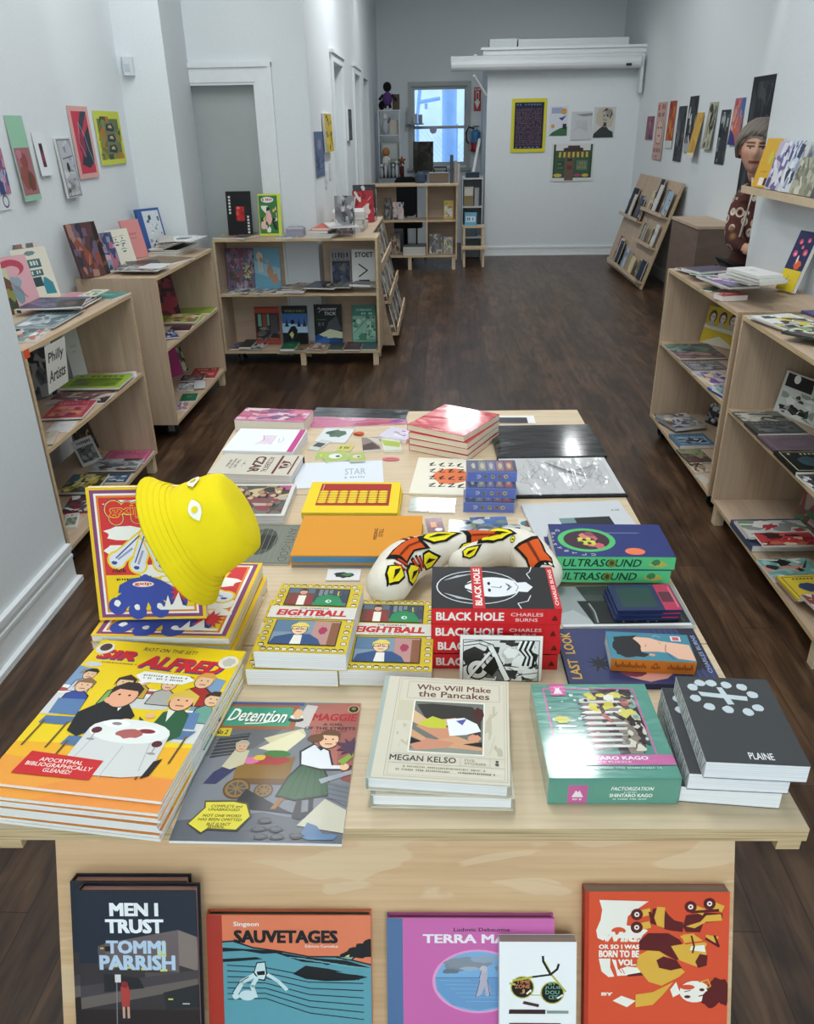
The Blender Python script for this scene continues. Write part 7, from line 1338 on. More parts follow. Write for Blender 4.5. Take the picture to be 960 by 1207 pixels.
# ---- wall shelf
BOX[0] = None
ws = tag(empty('wall_shelf'), 'narrow birch shelf on near white wall holding small books', 'wall shelf')
MB().box(1.60, XRN-.0005, 3.2, 4.60, 1.366, 1.388, me=1).build('shelf_board', ['pine', 'edge'], ws); MB().box(1.596, 1.5995, 3.2, 4.60, 1.362, 1.398, me=1).build('front_lip', ['pine', 'edge'], ws)
ZW = 1.3885
def c_yel(a): a.rect('d8a81e', 0, 0, 1, 1); a.rect('e8e4dc', .35, .04, .66, .2); a.rect('2f2a24', .68, .05, .84, .2); a.blob('c9c44a', .6, .62, .14, .16, 3); a.scrib('b07a14', .3, .3, .7, .34, 6, 2)
yaw = -PI/2
for y, w, h, pal, lb, st, fn in ((4.50, .16, .235, ['d8a81e'], 'mustard yellow book at far end of the wall shelf', 0, c_yel), (4.335, .14, .225, ['b8b4cc', '6a6494', 'd8d8e0', '4a4470', 'e0e0e8'], 'lilac white book second along the wall shelf', 1, None), (4.17, .12, .23, ['c9d0d8', '3a4a80', '8a98b8', 'e0e4e8', '2a3050'], 'white and blue book third along the wall shelf', 1, None), (4.03, .12, .16, ['a8a894', '8a8a74', '6a6a58', 'c4c4b4'], 'pale olive booklet on the wall shelf', 1, None), (3.91, .10, .155, ['8f907c', '7a7a68', 'b0b09c'], 'olive grey booklet beside the pale olive one', 1, None), (3.81, .08, .17, ['4a4e58', '5a5e68', '3a3e48'], 'slate booklet before the tall pink patterned book', 4, None), (3.71, .10, .22, ['33363c', '44474e', '23262a'], 'dark book beside the tall pink patterned book', 4, None), (3.57, .16, .27, ['6a6a50', 'd84a78', '8a8a5a', 'c86a8a', '3a3a34'], 'pink patterned book at near end of the wall shelf', 1, None)):
    face_to(ZW, 1.648, y, w, h, .018, yaw+.12, .22, pal, lb, st, 'b', fn=fn)
# ================================================================== pictures on the walls
BOX[0] = None
def poster(wall, c, TL, TR, BR, BL, fn, lb, tilt=0.0, cc='ffffff', cat='poster', name='poster', t=.0012, mat='matte'):
    f = PX if wall in 'LRC' else PY
    a, b, d, e = f(*TL, c), f(*TR, c), f(*BR, c), f(*BL, c)
    ex = {'L': Vector((0, 1, 0)), 'C': Vector((0, 1, 0)), 'R': Vector((0, -1, 0)), 'B': Vector((1, 0, 0))}[wall]
    x0 = (a.dot(ex)+e.dot(ex))/2; x1 = (b.dot(ex)+d.dot(ex))/2; z1 = (a.z+b.z)/2; z0 = (d.z+e.z)/2; w, h = x1-x0, z1-z0
    en = ex.cross(Vector((0, 0, 1))); u = Vector((0, 0, 1))*math.cos(tilt)-en*math.sin(tilt); n = ex.cross(u)
    o = sheet(name, w, h, t, fn, cc, 'dcdcd8', mat); base = {'L': Vector((c, 0, 0)), 'C': Vector((c, 0, 0)), 'R': Vector((c, 0, 0)), 'B': Vector((0, c, 0))}[wall]
    top = base+ex*((x0+x1)/2)+Vector((0, 0, z1)); org = top-u*h/2+en*.002
    o.matrix_world = Matrix(((ex.x, u.x, n.x, org.x), (ex.y, u.y, n.y, org.y), (ex.z, u.z, n.z, org.z), (0, 0, 0, 1))); return tag(o, lb, cat)
def k_green(a): a.rect('93c2a6', 0, 0, 1, 1); a.rect('a06a72', .06, .07, .96, .63); a.blob('8a4a44', .5, .46, .22, .14, 4); a.blob('8f5048', .4, .28, .34, .16, 7); a.blob('7a4038', .66, .22, .26, .14, 9); a.poly('5a4a34', (.45, .2), (.62, .38), (.7, .3), (.6, .1)); a.blob('b87a84', .3, .56, .2, .06, 2)
def k_white(a): a.rect('dfe4e8', 0, 0, 1, 1); a.rect('5a2a3a', .34, .2, .62, .74); a.blob('1f1c22', .48, .66, .12, .07, 3); a.blob('8a3a54', .5, .42, .1, .14, 4)
def k_grey(a):
    a.rect('b4b6bc', 0, 0, 1, 1); a.frame('6a6c74', .04, .02, .96, .98, .03); a.scene(['9a9cae', 'c4c6d0', '8a8ca0', 'b0b2c0'], .08, .5, .92, .96, 14, 3, .25); a.scene(['c4c6c8', '8a8c90', 'd0d2d2', '5a5c60'], .08, .04, .92, .48, 24, 8, .2); a.blob('2a2a26', .46, .52, .12, .1, 5); a.line('55575c', .03, (.2, .66), (.9, .7))
    for k in range(8): a.line('55575c', .02, (.15+.1*k, .1), (.3+.08*k, .2), (.2+.09*k, .32))
def k_red(a): a.rect('d8a29c', 0, 0, 1, 1); a.rect('c23a50', .14, .07, .88, .93); a.poly('33404c', (.45, .6), (.88, .93), (.6, .93), (.4, .75)); a.poly('2c3644', (.25, .2), (.5, .55), (.88, .75), (.88, .22), (.6, .14)); a.blob('8a3048', .42, .48, .18, .2, 5); a.line('9fb0b8', .02, (.4, .78), (.6, .6), (.7, .4), (.86, .2)); a.line('9fb0b8', .015, (.4, .78), (.3, .5), (.5, .3))
def k_yel(a):
    a.rect('c6cf4a', 0, 0, 1, 1); a.rect('6a7248', .1, .12, .9, .86); a.scene(['b0702a', '55603a', '8a8a3a', '3a4a34', 'c07a34', '7a8a4a'], .06, .1, .94, .9, 30, 4, .26); a.rect('6a7a5a', .34, .2, .74, .8)
    for k in range(3): a.poly('2a3430', (.38, .24+.2*k), (.42, .36+.2*k), (.66, .38+.2*k), (.72, .28+.2*k), (.66, .22+.2*k)); a.poly('c0b08a', (.48, .29+.2*k), (.5, .335+.2*k), (.6, .345+.2*k), (.64, .28+.2*k))
poster('L', XL, (-14, 174), (2, 175), (10, 227), (-8, 232), lambda a: (a.rect('a87088', 0, 0, 1, 1), a.scene(['c88a9a', '5a5a8a', '3a4a7a', 'a8b0cc', '8a4a60'], 0, 0, 1, 1, 24, 6, .25)), 'pink and blue poster cut by the edge of the near white wall', .02)
poster('L', XL, (-10, 230), (9, 226), (14, 246), (-4, 250), lambda a: (a.rect('d8dce0', 0, 0, 1, 1), a.ell('5a6078', .7, .5, .2), a.ell('d8dce0', .7, .5, .14)), 'white print with small ring below the pink and blue poster', .02)
poster('L', XL, (1, 136), (25, 136), (44, 235), (27.5, 238), k_green, 'mint green poster with brown plant picture', .05)
poster('L', XL, (34, 156), (48, 155), (62, 206), (48, 208), k_white, 'small white print with dark maroon figure', .06)
poster('L', XL, (61, 163), (79, 163), (92, 231), (76.5, 234.5), k_grey, 'grey line drawing print between white print and pink red poster', .05, t=.012, name='mounted_print', cat='print')
poster('L', XL, (77.5, 125), (101, 125), (116, 208), (93, 212), k_red, 'pink bordered red and navy poster', .02)
poster('L', XL, (108, 131), (138.7, 131), (147.5, 191), (119, 197), k_yel, 'yellow green poster with three frames on orange', .02)
# partition wall
def k_grid(a):
    a.rect('d0c838', 0, 0, 1, 1); a.rect('22263a', .09, .07, .92, .93)
    for k in range(24): a.scrib(('7a5a6a', '6a5a74', '8a6066')[k % 3], .14, .13+.029*k, .87, .148+.029*k, 22, k)
    a.scrib('5a6aa0', .14, .87, .86, .905, 9, 3); a.scrib('7a8ab0', .14, .085, .86, .105, 6, 4)
poster('B', YA, (603.5, 116.5), (645.5, 115.5), (642.5, 178.5), (602, 180.5), k_grid, 'black poster of small marks with yellow border', .02)
poster('B', YA, (649, 125), (670.5, 125), (668, 160), (647, 159.5), lambda a: (a.rect('d0d4de', 0, 0, 1, 1), a.poly('3a6a44', (0, 0), (1, 0), (1, .3), (.6, .25), (.2, .12)), a.rect('9aa6c4', .1, .75, .7, .95), a.ell('c89a4a', .78, .82, .16), a.poly('3a4a90', (.5, .6), (.7, .5), (.95, .7), (.7, .62)), a.rect('2a3040', .74, .22, .95, .4), a.ell('c8a04a', .2, .32, .1)), 'small colourful landscape print next to black poster', .02)
poster('B', YA, (674, 132), (698.5, 131), (697, 164.5), (672.5, 165), lambda a: (a.rect('c4c8ca', 0, 0, 1, 1), a.poly('8a9294', (.2, .9), (1, .95), (1, .85), (.6, .82)), [a.line('9aa0a2', .015, (.1+.1*k, .3+.06*k), (.3+.08*k, .5-.04*k), (.2+.09*k, .7)) for k in range(7)]), 'small pale grey pencil print', .03)
def k_head(a): a.poly('c0b4a2', (.14, .45), (.1, .75), (.2, .94), (.5, 1), (.84, .95), (.95, .7), (.84, .35), (.5, .3)); a.poly('3a3c3e', (.02, 0), (.04, .12), (.3, .3), (.42, .36), (.64, .34), (.72, .26), (.92, .18), (.96, 0)); a.blob('2f3032', .62, .76, .26, .22, 4); a.ell('b4b0a6', .54, .68, .2, .2); a.ell('8f8c84', .68, .8, .12, .14); a.ell('2a2a2a', .48, .72, .04); a.ell('2a2a2a', .62, .72, .04); a.poly('4a4a48', (.44, .36), (.62, .36), (.6, .5), (.48, .5)); a.line('3a3a38', .02, (.45, .58), (.6, .57)); a.scene(['a8a296', '6a6862', 'c9c4ba'], .44, .6, .74, .86, 8, 4, .2)
poster('B', YA, (700.5, 126), (726, 126), (724.5, 162), (699, 162), k_head, 'cut out print of a grey head and shoulders', .02, cc='c3c9cb')
def k_shop(a):
    a.rect('d4d6d4', 0, 0, 1, 1); a.rect('3c5c4a', .06, .09, .95, .82); a.rect('33503f', .05, .09, .10, .98); a.rect('33503f', .91, .09, .96, .98); a.poly('4a3a3a', (.28, .8), (.28, .88), (.38, .9), (.38, .95), (.66, .95), (.66, .9), (.74, .88), (.74, .8))
    for k in range(15): a.poly('c4b45a' if k % 2 else '5a5230', (.12+.053*k, .64), (.173+.053*k, .64), (.18+.052*k, .78), (.128+.052*k, .78))
    a.rect('6a5a50', .33, .02, .54, .62); a.rect('4a2a28', .38, .54, .5, .6); a.rect('7a3a30', .38, .32, .5, .42); a.rect('5a7a6a', .6, .3, .86, .56); a.rect('3a4a3a', .16, .3, .3, .54)
    for k in range(2): a.scrib('9a8a50', .62, .33+.11*k, .84, .41+.11*k, 4, k); a.scrib('6a8a6a', .17, .32+.1*k, .29, .39+.1*k, 3, k+4)
    a.ell('c8b45a', .17, .16, .1, .05); a.ell('b04a6a', .64, .16, .08, .04); a.ell('c8b04a', .82, .16, .08, .045)
poster('B', YA, (650.5, 169.5), (700.5, 169), (699, 214), (649, 213), k_shop, 'dark green storefront poster with striped awning', .02)
# far right wall
def k_strip(pal, n=22, sd=1, ends=None):
    def f(a):
        a.rect(pal[0], 0, 0, 1, 1); a.scene(pal[1:], .06, .04, .94, .96, n, sd, .22)
        if ends: a.rect(ends, 0, 0, 1, .16)
    return f
def k_face(a): a.rect('c8a49c', 0, 0, 1, 1); a.scrib('a8554a', .1, .86, .9, .96, 4, 2); a.scrib('4a4440', .15, .74, .85, .82, 5, 3); a.blob('d8bcb0', .5, .48, .34, .2, 5, 18, .1); a.ell('33302e', .34, .56, .08, .016); a.ell('33302e', .64, .56, .08, .016); a.line('a8554a', .04, (.4, .42), (.6, .42)); a.scrib('6a625c', .1, .12, .9, .2, 5, 6); a.scrib('6a625c', .1, .03, .9, .08, 6, 7); a.line('8a6a62', .03, (.2, .66), (.15, .4), (.3, .28), (.7, .28), (.85, .4), (.8, .66))
rp = [((764.5, 137), (773, 137), (769.5, 165.5), (761, 164), k_strip(['8a5a6a', '4a4a80', 'a85a5a', 'c08a80', '5a3a60'], 18, 3), 'small red and violet print, farthest of the narrow wall prints', .02),
      ((778, 120.5), (788, 120), (780, 188.5), (768.8, 187.5), k_face, 'long pink print with a simple drawn face', .02),
      ((791, 119), (799.5, 118.5), (792.5, 175), (785, 174), k_strip(['a84a34', 'c8742a', '8a2a2a', 'd08a3a', 'b05030'], 18, 5, 'd0d4d4'), 'orange red print with white lower band', .02),
      ((801.7, 125), (811.7, 125), (803, 190.5), (793.8, 190), k_strip(['3a3e42', '55595c', '25282c', '6a6e70', '1d2024'], 26, 6), 'dark grey print between orange red print and tall black one', .01),
      ((815, 113.5), (825.5, 112.7), (816.7, 180.5), (806.7, 178.5), k_strip(['2a2d32', 'c4c6c8', '3a3e44', '8a8e92', '1d2024'], 20, 9, 'a8acb0'), 'tallest black and white print', .02),
      ((825.5, 133), (833, 132), (823.5, 186), (814.5, 185), lambda a: (a.rect('c8a04a', 0, 0, 1, 1), a.scene(['d0aa58', 'b88e3c', 'c49a48'], 0, .1, 1, 1, 10, 3, .3), a.rect('d8d0bc', 0, 0, 1, .1)), 'curling ochre yellow print', .16),
      ((839.5, 120.5), (849, 119.7), (840, 176.5), (829.5, 175.5), k_strip(['a4a48e', '2a2c28', '7a7a6a', 'c4c4b0', '55584c'], 26, 11), 'cream print with black drawing', .08),
      ((851.7, 129.5), (863, 129), (854, 194.5), (843, 193), k_strip(['33373c', '6a7074', '202428', 'a0a8a8', '44484c'], 24, 13), 'charcoal print with pale outlines', .01),
      ((869, 115.5), (881, 115), (871.7, 172), (860, 170), lambda a: (a.rect('b06a70', 0, 0, 1, 1), a.poly('4a6aa8', (.55, .6), (1, .65), (1, 1), (.7, 1)), a.scene(['d8907a', 'c05a5a', 'e0a888', 'a04a60', 'd0785a'], .05, .3, .8, .95, 16, 4, .3), a.poly('3a3a78', (0, 0), (.8, 0), (.5, .2), (0, .36)), a.poly('c86a50', (.3, .3), (.8, .5), (.6, .2))), 'sunset coloured pink and blue print', .05),
      ((891, 89.5), (917, 88), (892, 236), (866.5, 236), k_strip(['1d1f24', '2c2f36', '3a3d44', '25282e', '44474c'], 40, 15), 'huge near black poster behind the woman', .0)]
for TL, TR, BR, BL, fn, lb, ti in rp: poster('R', XR, TL, TR, BR, BL, fn, lb, ti)
# corridor wall
poster('C', XC, (369, 155), (381, 155), (382, 207), (373, 210), lambda a: (a.rect('55688c', 0, 0, 1, 1), a.blob('8a8aa0', .5, .72, .26, .14, 3), a.scene(['4a5a80', '6a7a9a', '3a4868', '7a86a0'], .05, .05, .95, .6, 16, 6, .3)), 'blue poster by the light switches', .01)
poster('C', XC, (378, 134), (386, 134), (391, 178), (382, 180), lambda a: (a.rect('c4a93a', 0, 0, 1, 1), a.scene(['3a3424', '8a7a2a', 'd8c04a', '2a2618', 'c8a830'], .08, .05, .92, .95, 30, 7, .16)), 'yellow poster with dark shapes beside first corridor doorway', .04, t=.02, name='mounted_print', cat='print')
poster('C', XC, (407, 130), (412, 128), (412, 166), (409, 165), lambda a: (a.rect('1f2226', 0, 0, 1, 1), a.rect('4a5056', .12, .06, .88, .94), a.blob('2f343a', .5, .5, .3, .3, 4)), 'narrow black framed picture between two corridor doorways', .0, t=.025, name='framed_picture', cat='picture', cc='1f2226')
for (u, v0, v1), lb in (((383.5, 201, 221), 'white light switch plate below the blue poster'), ((388.5, 192, 211), 'white light switch plate nearer the first corridor doorway')):
    p, q = PX(u, v0, XC), PX(u, v1, XC); mb = MB(); mb.box(0, .008, -.06, .06, 0, p.z-q.z, 'd4d8da').box(.008, .014, -.012, .012, (p.z-q.z)*.35, (p.z-q.z)*.65, 'e2e5e6'); o = mb.build('light_switch', 'plastic'); o.location = (XC+.0005, p.y, q.z); tag(o, lb, 'light switch')
p = PY(152, 78, 5.75); mb = MB(); mb.prism([(-.035, 0), (.035, 0), (.035, -.03), (.02, -.05), (-.02, -.05), (-.035, -.03)], -.055, .05, 'd0d6da'); mb.box(-.024, .024, -.052, -.0505, -.03, .01, 'bcc6cc'); o = mb.build('motion_sensor', 'plastic'); o.location = (p.x, 5.7495, p.z); tag(o, 'white motion sensor high on the pilaster', 'sensor')
# projector screen case in front of the partition
a_, b_ = PY(531.5, 74, 11.9), PY(755, 74, 11.9); zc_ = (PY(640, 75, 11.9)).z
sc_ = tag(empty('projection_screen', ((a_.x+b_.x)/2, 11.86, zc_)), 'long white rolled projection screen case under the cornice', 'screen'); L2_ = (b_.x-a_.x)/2
MB().lathe([(.05, -L2_), (.075, -L2_+.005), (.075, L2_-.005), (.05, L2_)], 14, 'dadee0', axis='x').build('case_tube', 'plastic', sc_)
MB().box(-L2_, L2_, -.02, .07, .05, .10, 'd2d6d8').build('top_rail', 'plastic', sc_); MB().box(L2_-.20, L2_-.13, -.0775, -.070, -.05, -.02, '2a2c2e').build('badge', 'plastic', sc_)
MB().box(L2_+.002, L2_+.04, -.03, .10, -.36, .06, 'd2d6d8').build('bracket', 'plastic', sc_); MB().box(-L2_+.3, -L2_+.34, -.03, .06, -.01, .12, 'd2d6d8').build('bracket', 'plastic', sc_)
p, q = PY(559, 86, 11.86), PY(573, 112, 11.98); tag(MB().tube([(p.x, p.y, p.z-.03), (.585, 12.06, q.z)], .017, 'd6dadc').build('support_rod', 'plastic'), 'thin white diagonal rod from screen case to partition side', 'rod')
# fire extinguisher and its sign on the back wall
p, q = PY(559, 103, YB), PY(567, 131, YB); w_ = q.x-p.x; h_ = p.z-q.z
def k_ext(a): a.rect('a8242c', 0, 0, 1, 1); a.rect('e8e4e2', .3, .4, .7, .82); a.poly('e8e4e2', (.1, .42), (.9, .42), (.5, .1)); a.rect('a8242c', .36, .5, .64, .78); a.scrib('e8e4e2', .12, .87, .88, .95, 7, 3)
o = sheet('wall_sign', w_, h_, .004, k_ext, 'a8242c'); o.matrix_world = Matrix(((1, 0, 0, (p.x+q.x)/2), (0, 0, -1, YB-.001), (0, 1, 0, (p.z+q.z)/2), (0, 0, 0, 1))); tag(o, 'red sign with white downward arrow on back wall', 'sign')
p, q = PY(560, 147, YB-.1), PY(560, 179, YB-.1); h_ = p.z-q.z; fe = tag(empty('fire_extinguisher', (.50, YB-.10, q.z)), 'fire extinguisher with blue body hanging by the window', 'fire extinguisher')
MB().lathe([(.04, 0), (.075, .02), (.08, .04), (.08, h_*.34)], 18, 'a02a2c').build('base', 'gloss', fe); MB().lathe([(.08, h_*.345), (.08, h_*.72), (.05, h_*.80), (.03, h_*.82)], 18, '3f7aa8').build('cylinder_body', 'gloss', fe); MB().lathe([(.03, h_*.825), (.03, h_*.9), (.02, h_*.92)], 12, 'b8bcbe').build('valve', 'metal', fe)
MB().tube([(-.02, -.02, h_*.86), (-.10, -.02, h_*.92), (-.14, -.02, h_*.72), (-.13, -.02, h_*.42), (-.10, -.03, h_*.32)], .014, '1a1c1e').build('hose', 'plastic', fe); MB().box(-.04, .06, -.015, .015, h_*.92, h_*.96, '22252a').box(-.03, .03, .081, .099, h_*.5, h_*.6, '9a9ea0').build('handle', 'plastic', fe)
# ================================================================== slanted book rack leaning on the far right wall
th = math.atan2(.33, 1.09); HB, WB = 1.16, 2.02
rk = empty('leaning_rack', (2.255, 11.30, 0)); rk.matrix_world = Matrix.Translation((2.255, 11.30, .006))@Matrix.Rotation(-PI/2, 4, 'Z')@Matrix.Rotation(-th, 4, 'X')
tag(rk, 'plywood display board of book ledges leaning on far white wall', 'rack')
MB().box(0, WB, 0, .03, 0, HB, me=1).build('back_board', ['ply_z', 'edge'], rk)
rko, rex, ru, rn = Vector((2.255, 11.30, .006)), Vector((0, -1, 0)), Vector((math.sin(th), 0, math.cos(th))), Vector((-math.cos(th), 0, math.sin(th)))
def uv(px): h = hit(px, rko, rn)-rko; return h.dot(rex), h.dot(ru)
rpal = {'lilac': '7a80a8', 'black': '24262a', 'white': 'cfd0cc', 'blue': '34507e', 'tan': 'a8946e', 'cream': 'd0c49a', 'red': '8a3a3a', 'grey': '8a8e92', 'navy': '232c44', 'green': '5a6a50', 'brown': '6a5442', 'pale blue': '9ab0c4'}
ledges = [((734, 253), (759, 260), [('lilac', .0, .30, .20), ('black', .10, .30, .34), ('tan', .32, .14, .24), ('white', .40, .10, .27), ('blue', .52, .22, .28), ('navy', .72, .10, .24), ('brown', .83, .13, .17)], 'upper far ledge'),
          ((763, 248), (790, 256.5), [('cream', .0, .20, .22), ('red', .22, .08, .22), ('black', .30, .16, .36), ('white', .42, .14, .30), ('grey', .58, .10, .28), ('navy', .70, .06, .27), ('pale blue', .78, .20, .26)], 'upper near ledge'),
          ((753, 284), (779, 294), [('green', .0, .08, .24), ('brown', .12, .08, .20), ('cream', .24, .07, .18), ('grey', .36, .10, .19), ('tan', .52, .08, .19), ('black', .66, .06, .18), ('white', .80, .14, .24)], 'middle ledge'),
          ((722, 309), (763, 333), [('red', .0, .06, .32), ('white', .08, .10, .30), ('navy', .15, .10, .28), ('black', .22, .08, .25), ('pale blue', .26, .18, .24), ('grey', .44, .10, .22), ('tan', .54, .10, .20), ('cream', .66, .09, .20), ('green', .76, .08, .19), ('navy', .86, .12, .22)], 'bottom ledge')]
for A, B, items, nm in ledges:
    u0, v0 = uv(A); u1, v1 = uv(B); v0 = v1 = (v0+v1)/2; u0, u1 = max(0.0, u0), min(WB, u1)
    MB().box(u0, u1, -.075, -.0005, v0-.02, v0, me=1).build('ledge', ['ply_x', 'edge'], rk); MB().box(u0, u1, -.088, -.0755, v0-.02, v0+.018, me=1).build('ledge_lip', ['ply_x', 'edge'], rk)
    for k, (c, s_, w_, h_) in enumerate(items):
        W_ = u1-u0; bw = w_*W_; x_ = u0+s_*W_+bw/2; t = .011; lay_ = k % 4
        o = book('paperback_book', bw, h_, t, cover([rpal[c], rpal[c], 'c9c6bc', '6a6a68', rpal[c]], (1, 4, 0, 2)[k % 4]), rpal[c], 'soft', None, rpal[c], 'd8d6ce', 'matte')
        off = .001+.0175*lay_; org = rko+rex*x_+ru*(v0+.0006+h_/2)+rn*off
        o.matrix_world = Matrix(((rex.x, ru.x, rn.x, org.x), (rex.y, ru.y, rn.y, org.y), (rex.z, ru.z, rn.z, org.z), (0, 0, 0, 1)))
        tag(o, '%s book, %s on the %s of the leaning board' % (c, ORD[k], nm), 'book', 'books on the leaning board')
# low brown cabinet against the far right wall, seen past the woman
cbt = tag(empty('low_cabinet', (2.30, 7.55, 0)), 'low brown cabinet against far white wall behind the woman', 'cabinet'); mc = noisy('brown_laminate', '6a584a', '78655a', (3, 3, 12), .6)
MB().box(0, .345, 0, .9, .03, .84).build('body', mc, cbt); MB().box(-.01, .345, -.01, .91, .8405, .865).build('top', 'ply_x', cbt); MB().box(.02, .345, .02, .88, 0, .0295).build('plinth', mc, cbt)
# ================================================================== magazine rack behind the third bookcase
mr = tag(empty('magazine_rack', (XC+.03, 6.54, 0)), 'wooden tiered magazine rack against corridor wall behind the plywood bookcase', 'rack')
for y in (0, 1.28): MB().prism([(0, 0), (.56, 0), (.50, .25), (.40, .90), (.0, .90)], 0, .018).build('side_panel', 'ply_z', mr).matrix_basis = Matrix(((1, 0, 0, 0), (0, 0, 1, y), (0, 1, 0, .06), (0, 0, 0, 1)))
MB().box(0, .40, .0185, 1.2795, .94, .955, me=1).build('top_panel', ['ply_x', 'edge'], mr)
for k, (x, z) in enumerate(((.36, .66), (.42, .40), (.48, .14))):
    MB().box(x-.02, x+.10, .0185, 1.2795, z, z+.014, me=1).box(x+.10, x+.114, .0185, 1.2795, z, z+.07, me=1).build('tray', ['ply_x', 'edge'], mr)
    for j in range(4):
        c = (['3a3c3c', '8a8c8a', '1f2122'], ['5a5e5c', '2a2c2c', 'c4c4c0'], ['2c3034', '6a4a44', '9a9c98'], ['44484a', 'b8b4a8', '2a2a2c'])[(j+k) % 4]
        o = sheet('magazine', .21, .232, .006, cover(c, 1), c[0]); a2 = .25; ex = Vector((0, 1, 0)); u = Vector((-math.sin(a2), 0, math.cos(a2))); en = ex.cross(u); org = Vector((XC+.03+x+.09, 6.54+.18+.31*j, z+.0145))+u*.116-en*.004+Vector((0, 0, .003))
        o.matrix_world = Matrix(((ex.x, u.x, en.x, org.x), (ex.y, u.y, en.y, org.y), (ex.z, u.z, en.z, org.z), (0, 0, 0, 1))); tag(o, 'dark magazine in %s tray of tiered wooden rack, %s from the bookcase' % (('top', 'middle', 'lowest')[k], ORD[j]), 'magazine', 'magazines in the tiered rack')
ZR = .955
def onrack(x, y, w, d, t, c, lb, rz=0, kind='b', z=ZR, cat='book'):
    o = book('paperback_book', w, d, t, cover([c, c, '8a8a88', 'c9c6c0'], 4), c, 'soft', None, c, 'dcdad4', 'gloss', ct=.001); o.location = (x, y, z+.0005); o.rotation_euler = (0, 0, rz); return tag(o, lb, cat)
for i, (c, d) in enumerate((('b8b8b4', 'pale grey'), ('d0cdc6', 'cream'), ('c2451f', 'orange red'), ('a8aaac', 'ash grey'), ('d8d8d6', 'white'))): onrack(-.76+.01*(i % 2), 6.78, .25, .34, .03, c, d+' book in the pile on the tiered wooden rack', .05*(i-2), z=ZR+.0305*i)
for y, w, h, t, yaw, ln, pal, lb in ((7.30, .18, .26, .03, .25, .25, ['a82430', 'b83038', '8a1a24', 'd8c8c4'], 'red book leaning on the tiered wooden rack'), (7.42, .20, .30, .03, .2, .2, ['1d1e22', '2a2b30', '3a3a3e', 'c4c4c4'], 'black book leaning on the tiered wooden rack'), (7.60, .17, .26, .02, .1, .15, ['d4d0ca', 'b8a89a', '8a3a34', '6a6a68'], 'white book leaning on the tiered wooden rack')):
    face_to(ZR, -.68, y, w, h, t, yaw, ln, pal, lb, 1)
face_to(ZR, -.86, 7.25, .16, .22, .02, -.5, .3, ['9a4a44', 'c87a6a', '6a6a6a', 'c4b8b0'], 'pinkish red curled booklet on the tiered wooden rack', 1, 'z')
# ================================================================== counter and things at the back of the shop
YC = 10.8
ct_ = tag(empty('shop_counter', (-.95, YC, 0)), 'birch plywood shop counter with open compartments facing the room', 'counter'); W_ = 1.155
MB().box(0, W_, -.02, .42, 1.03, 1.05, me=1).build('counter_top', ['pine', 'edge'], ct_)
MB().box(W_-.03, W_-.01, 0, .40, .13, 1.0295, me=1).build('side_panel', ['ply_z', 'edge'], ct_); MB().box(0, .02, 0, .40, .13, 1.0295, me=1).build('side_panel', ['ply_z', 'edge'], ct_)
for z in (.16, .60): MB().box(.021, W_-.031, 0, .40, z, z+.02, me=1).build('shelf', ['ply_x', 'edge'], ct_)
for x0, x1, z0, z1 in ((.021, .34, .621, 1.029), (.76, W_-.031, .621, 1.029), (.021, .30, .181, .599), (.76, W_-.031, .181, .599)): MB().box(x0, x1, .385, .40, z0, z1, me=1).build('back_panel', ['ply_x', 'edge'], ct_)
MB().box(.745, .7595, 0, .384, .621, 1.029, me=1).build('divider', ['ply_z', 'edge'], ct_); MB().box(.745, .7595, 0, .384, .181, .599, me=1).build('divider', ['ply_z', 'edge'], ct_)
for x in (.02, .5, W_-.075): MB().box(x, x+.045, .01, .055, 0, .1595).build('leg', 'pine', ct_)
def cx(px): return PY(px, 230, YC).x
for pl, pr, zb, h, t, pal, lb, st in ((452, 460, .6205, .26, .02, ['26282c', '3a3c42', '6a6a68', '8a8c8a'], 'black book standing in upper part of the counter', 1), (462, 475, .6205, .21, .012, ['c9c4c4', '3a3c50', 'd8a8a4', 'b8b4b8'], 'white and navy book with pink triangle in the counter', 1), (523.5, 535, .6205, .22, .012, ['c4a634', 'd0ccc0', 'b8b4a8', '8a7a30'], 'yellow framed book in upper end compartment of the counter', 5), (458, 470, .1805, .26, .012, ['6a5c4e', '8a7a68', '55493c', 'a8988a'], 'brown picture book in lower part of the counter', 1), (506, 522, .1805, .25, .01, ['b4b2aa', '6a6a66', 'd0cec6', '4a4a48'], 'pale comic page book in lower end compartment of the counter', 1), (523.5, 534.5, .1805, .21, .012, ['c0bcb4', '8a8a94', 'c8c040', '7a7470'], 'cream zine with yellow sticker in lower end compartment', 1)):
    x0, x1 = cx(pl), cx(pr); face_to(zb, (x0+x1)/2, YC+.16, x1-x0, h, t, 0, .12, pal, lb, st)
for i, (c, d) in enumerate((('2a2c30', 'black'), ('b8b6b0', 'white'), ('6a6c70', 'grey'))):
    o = book('paperback_book', .30, .24, .035, cover([c, c, '8a8a88'], 4), c, 'soft', None, c, 'cfcdc6', 'matte'); o.location = (cx(488), YC+.16, .1805+.036*i); tag(o, d+' book in the low pile inside the counter', 'book', 'books piled in the counter')
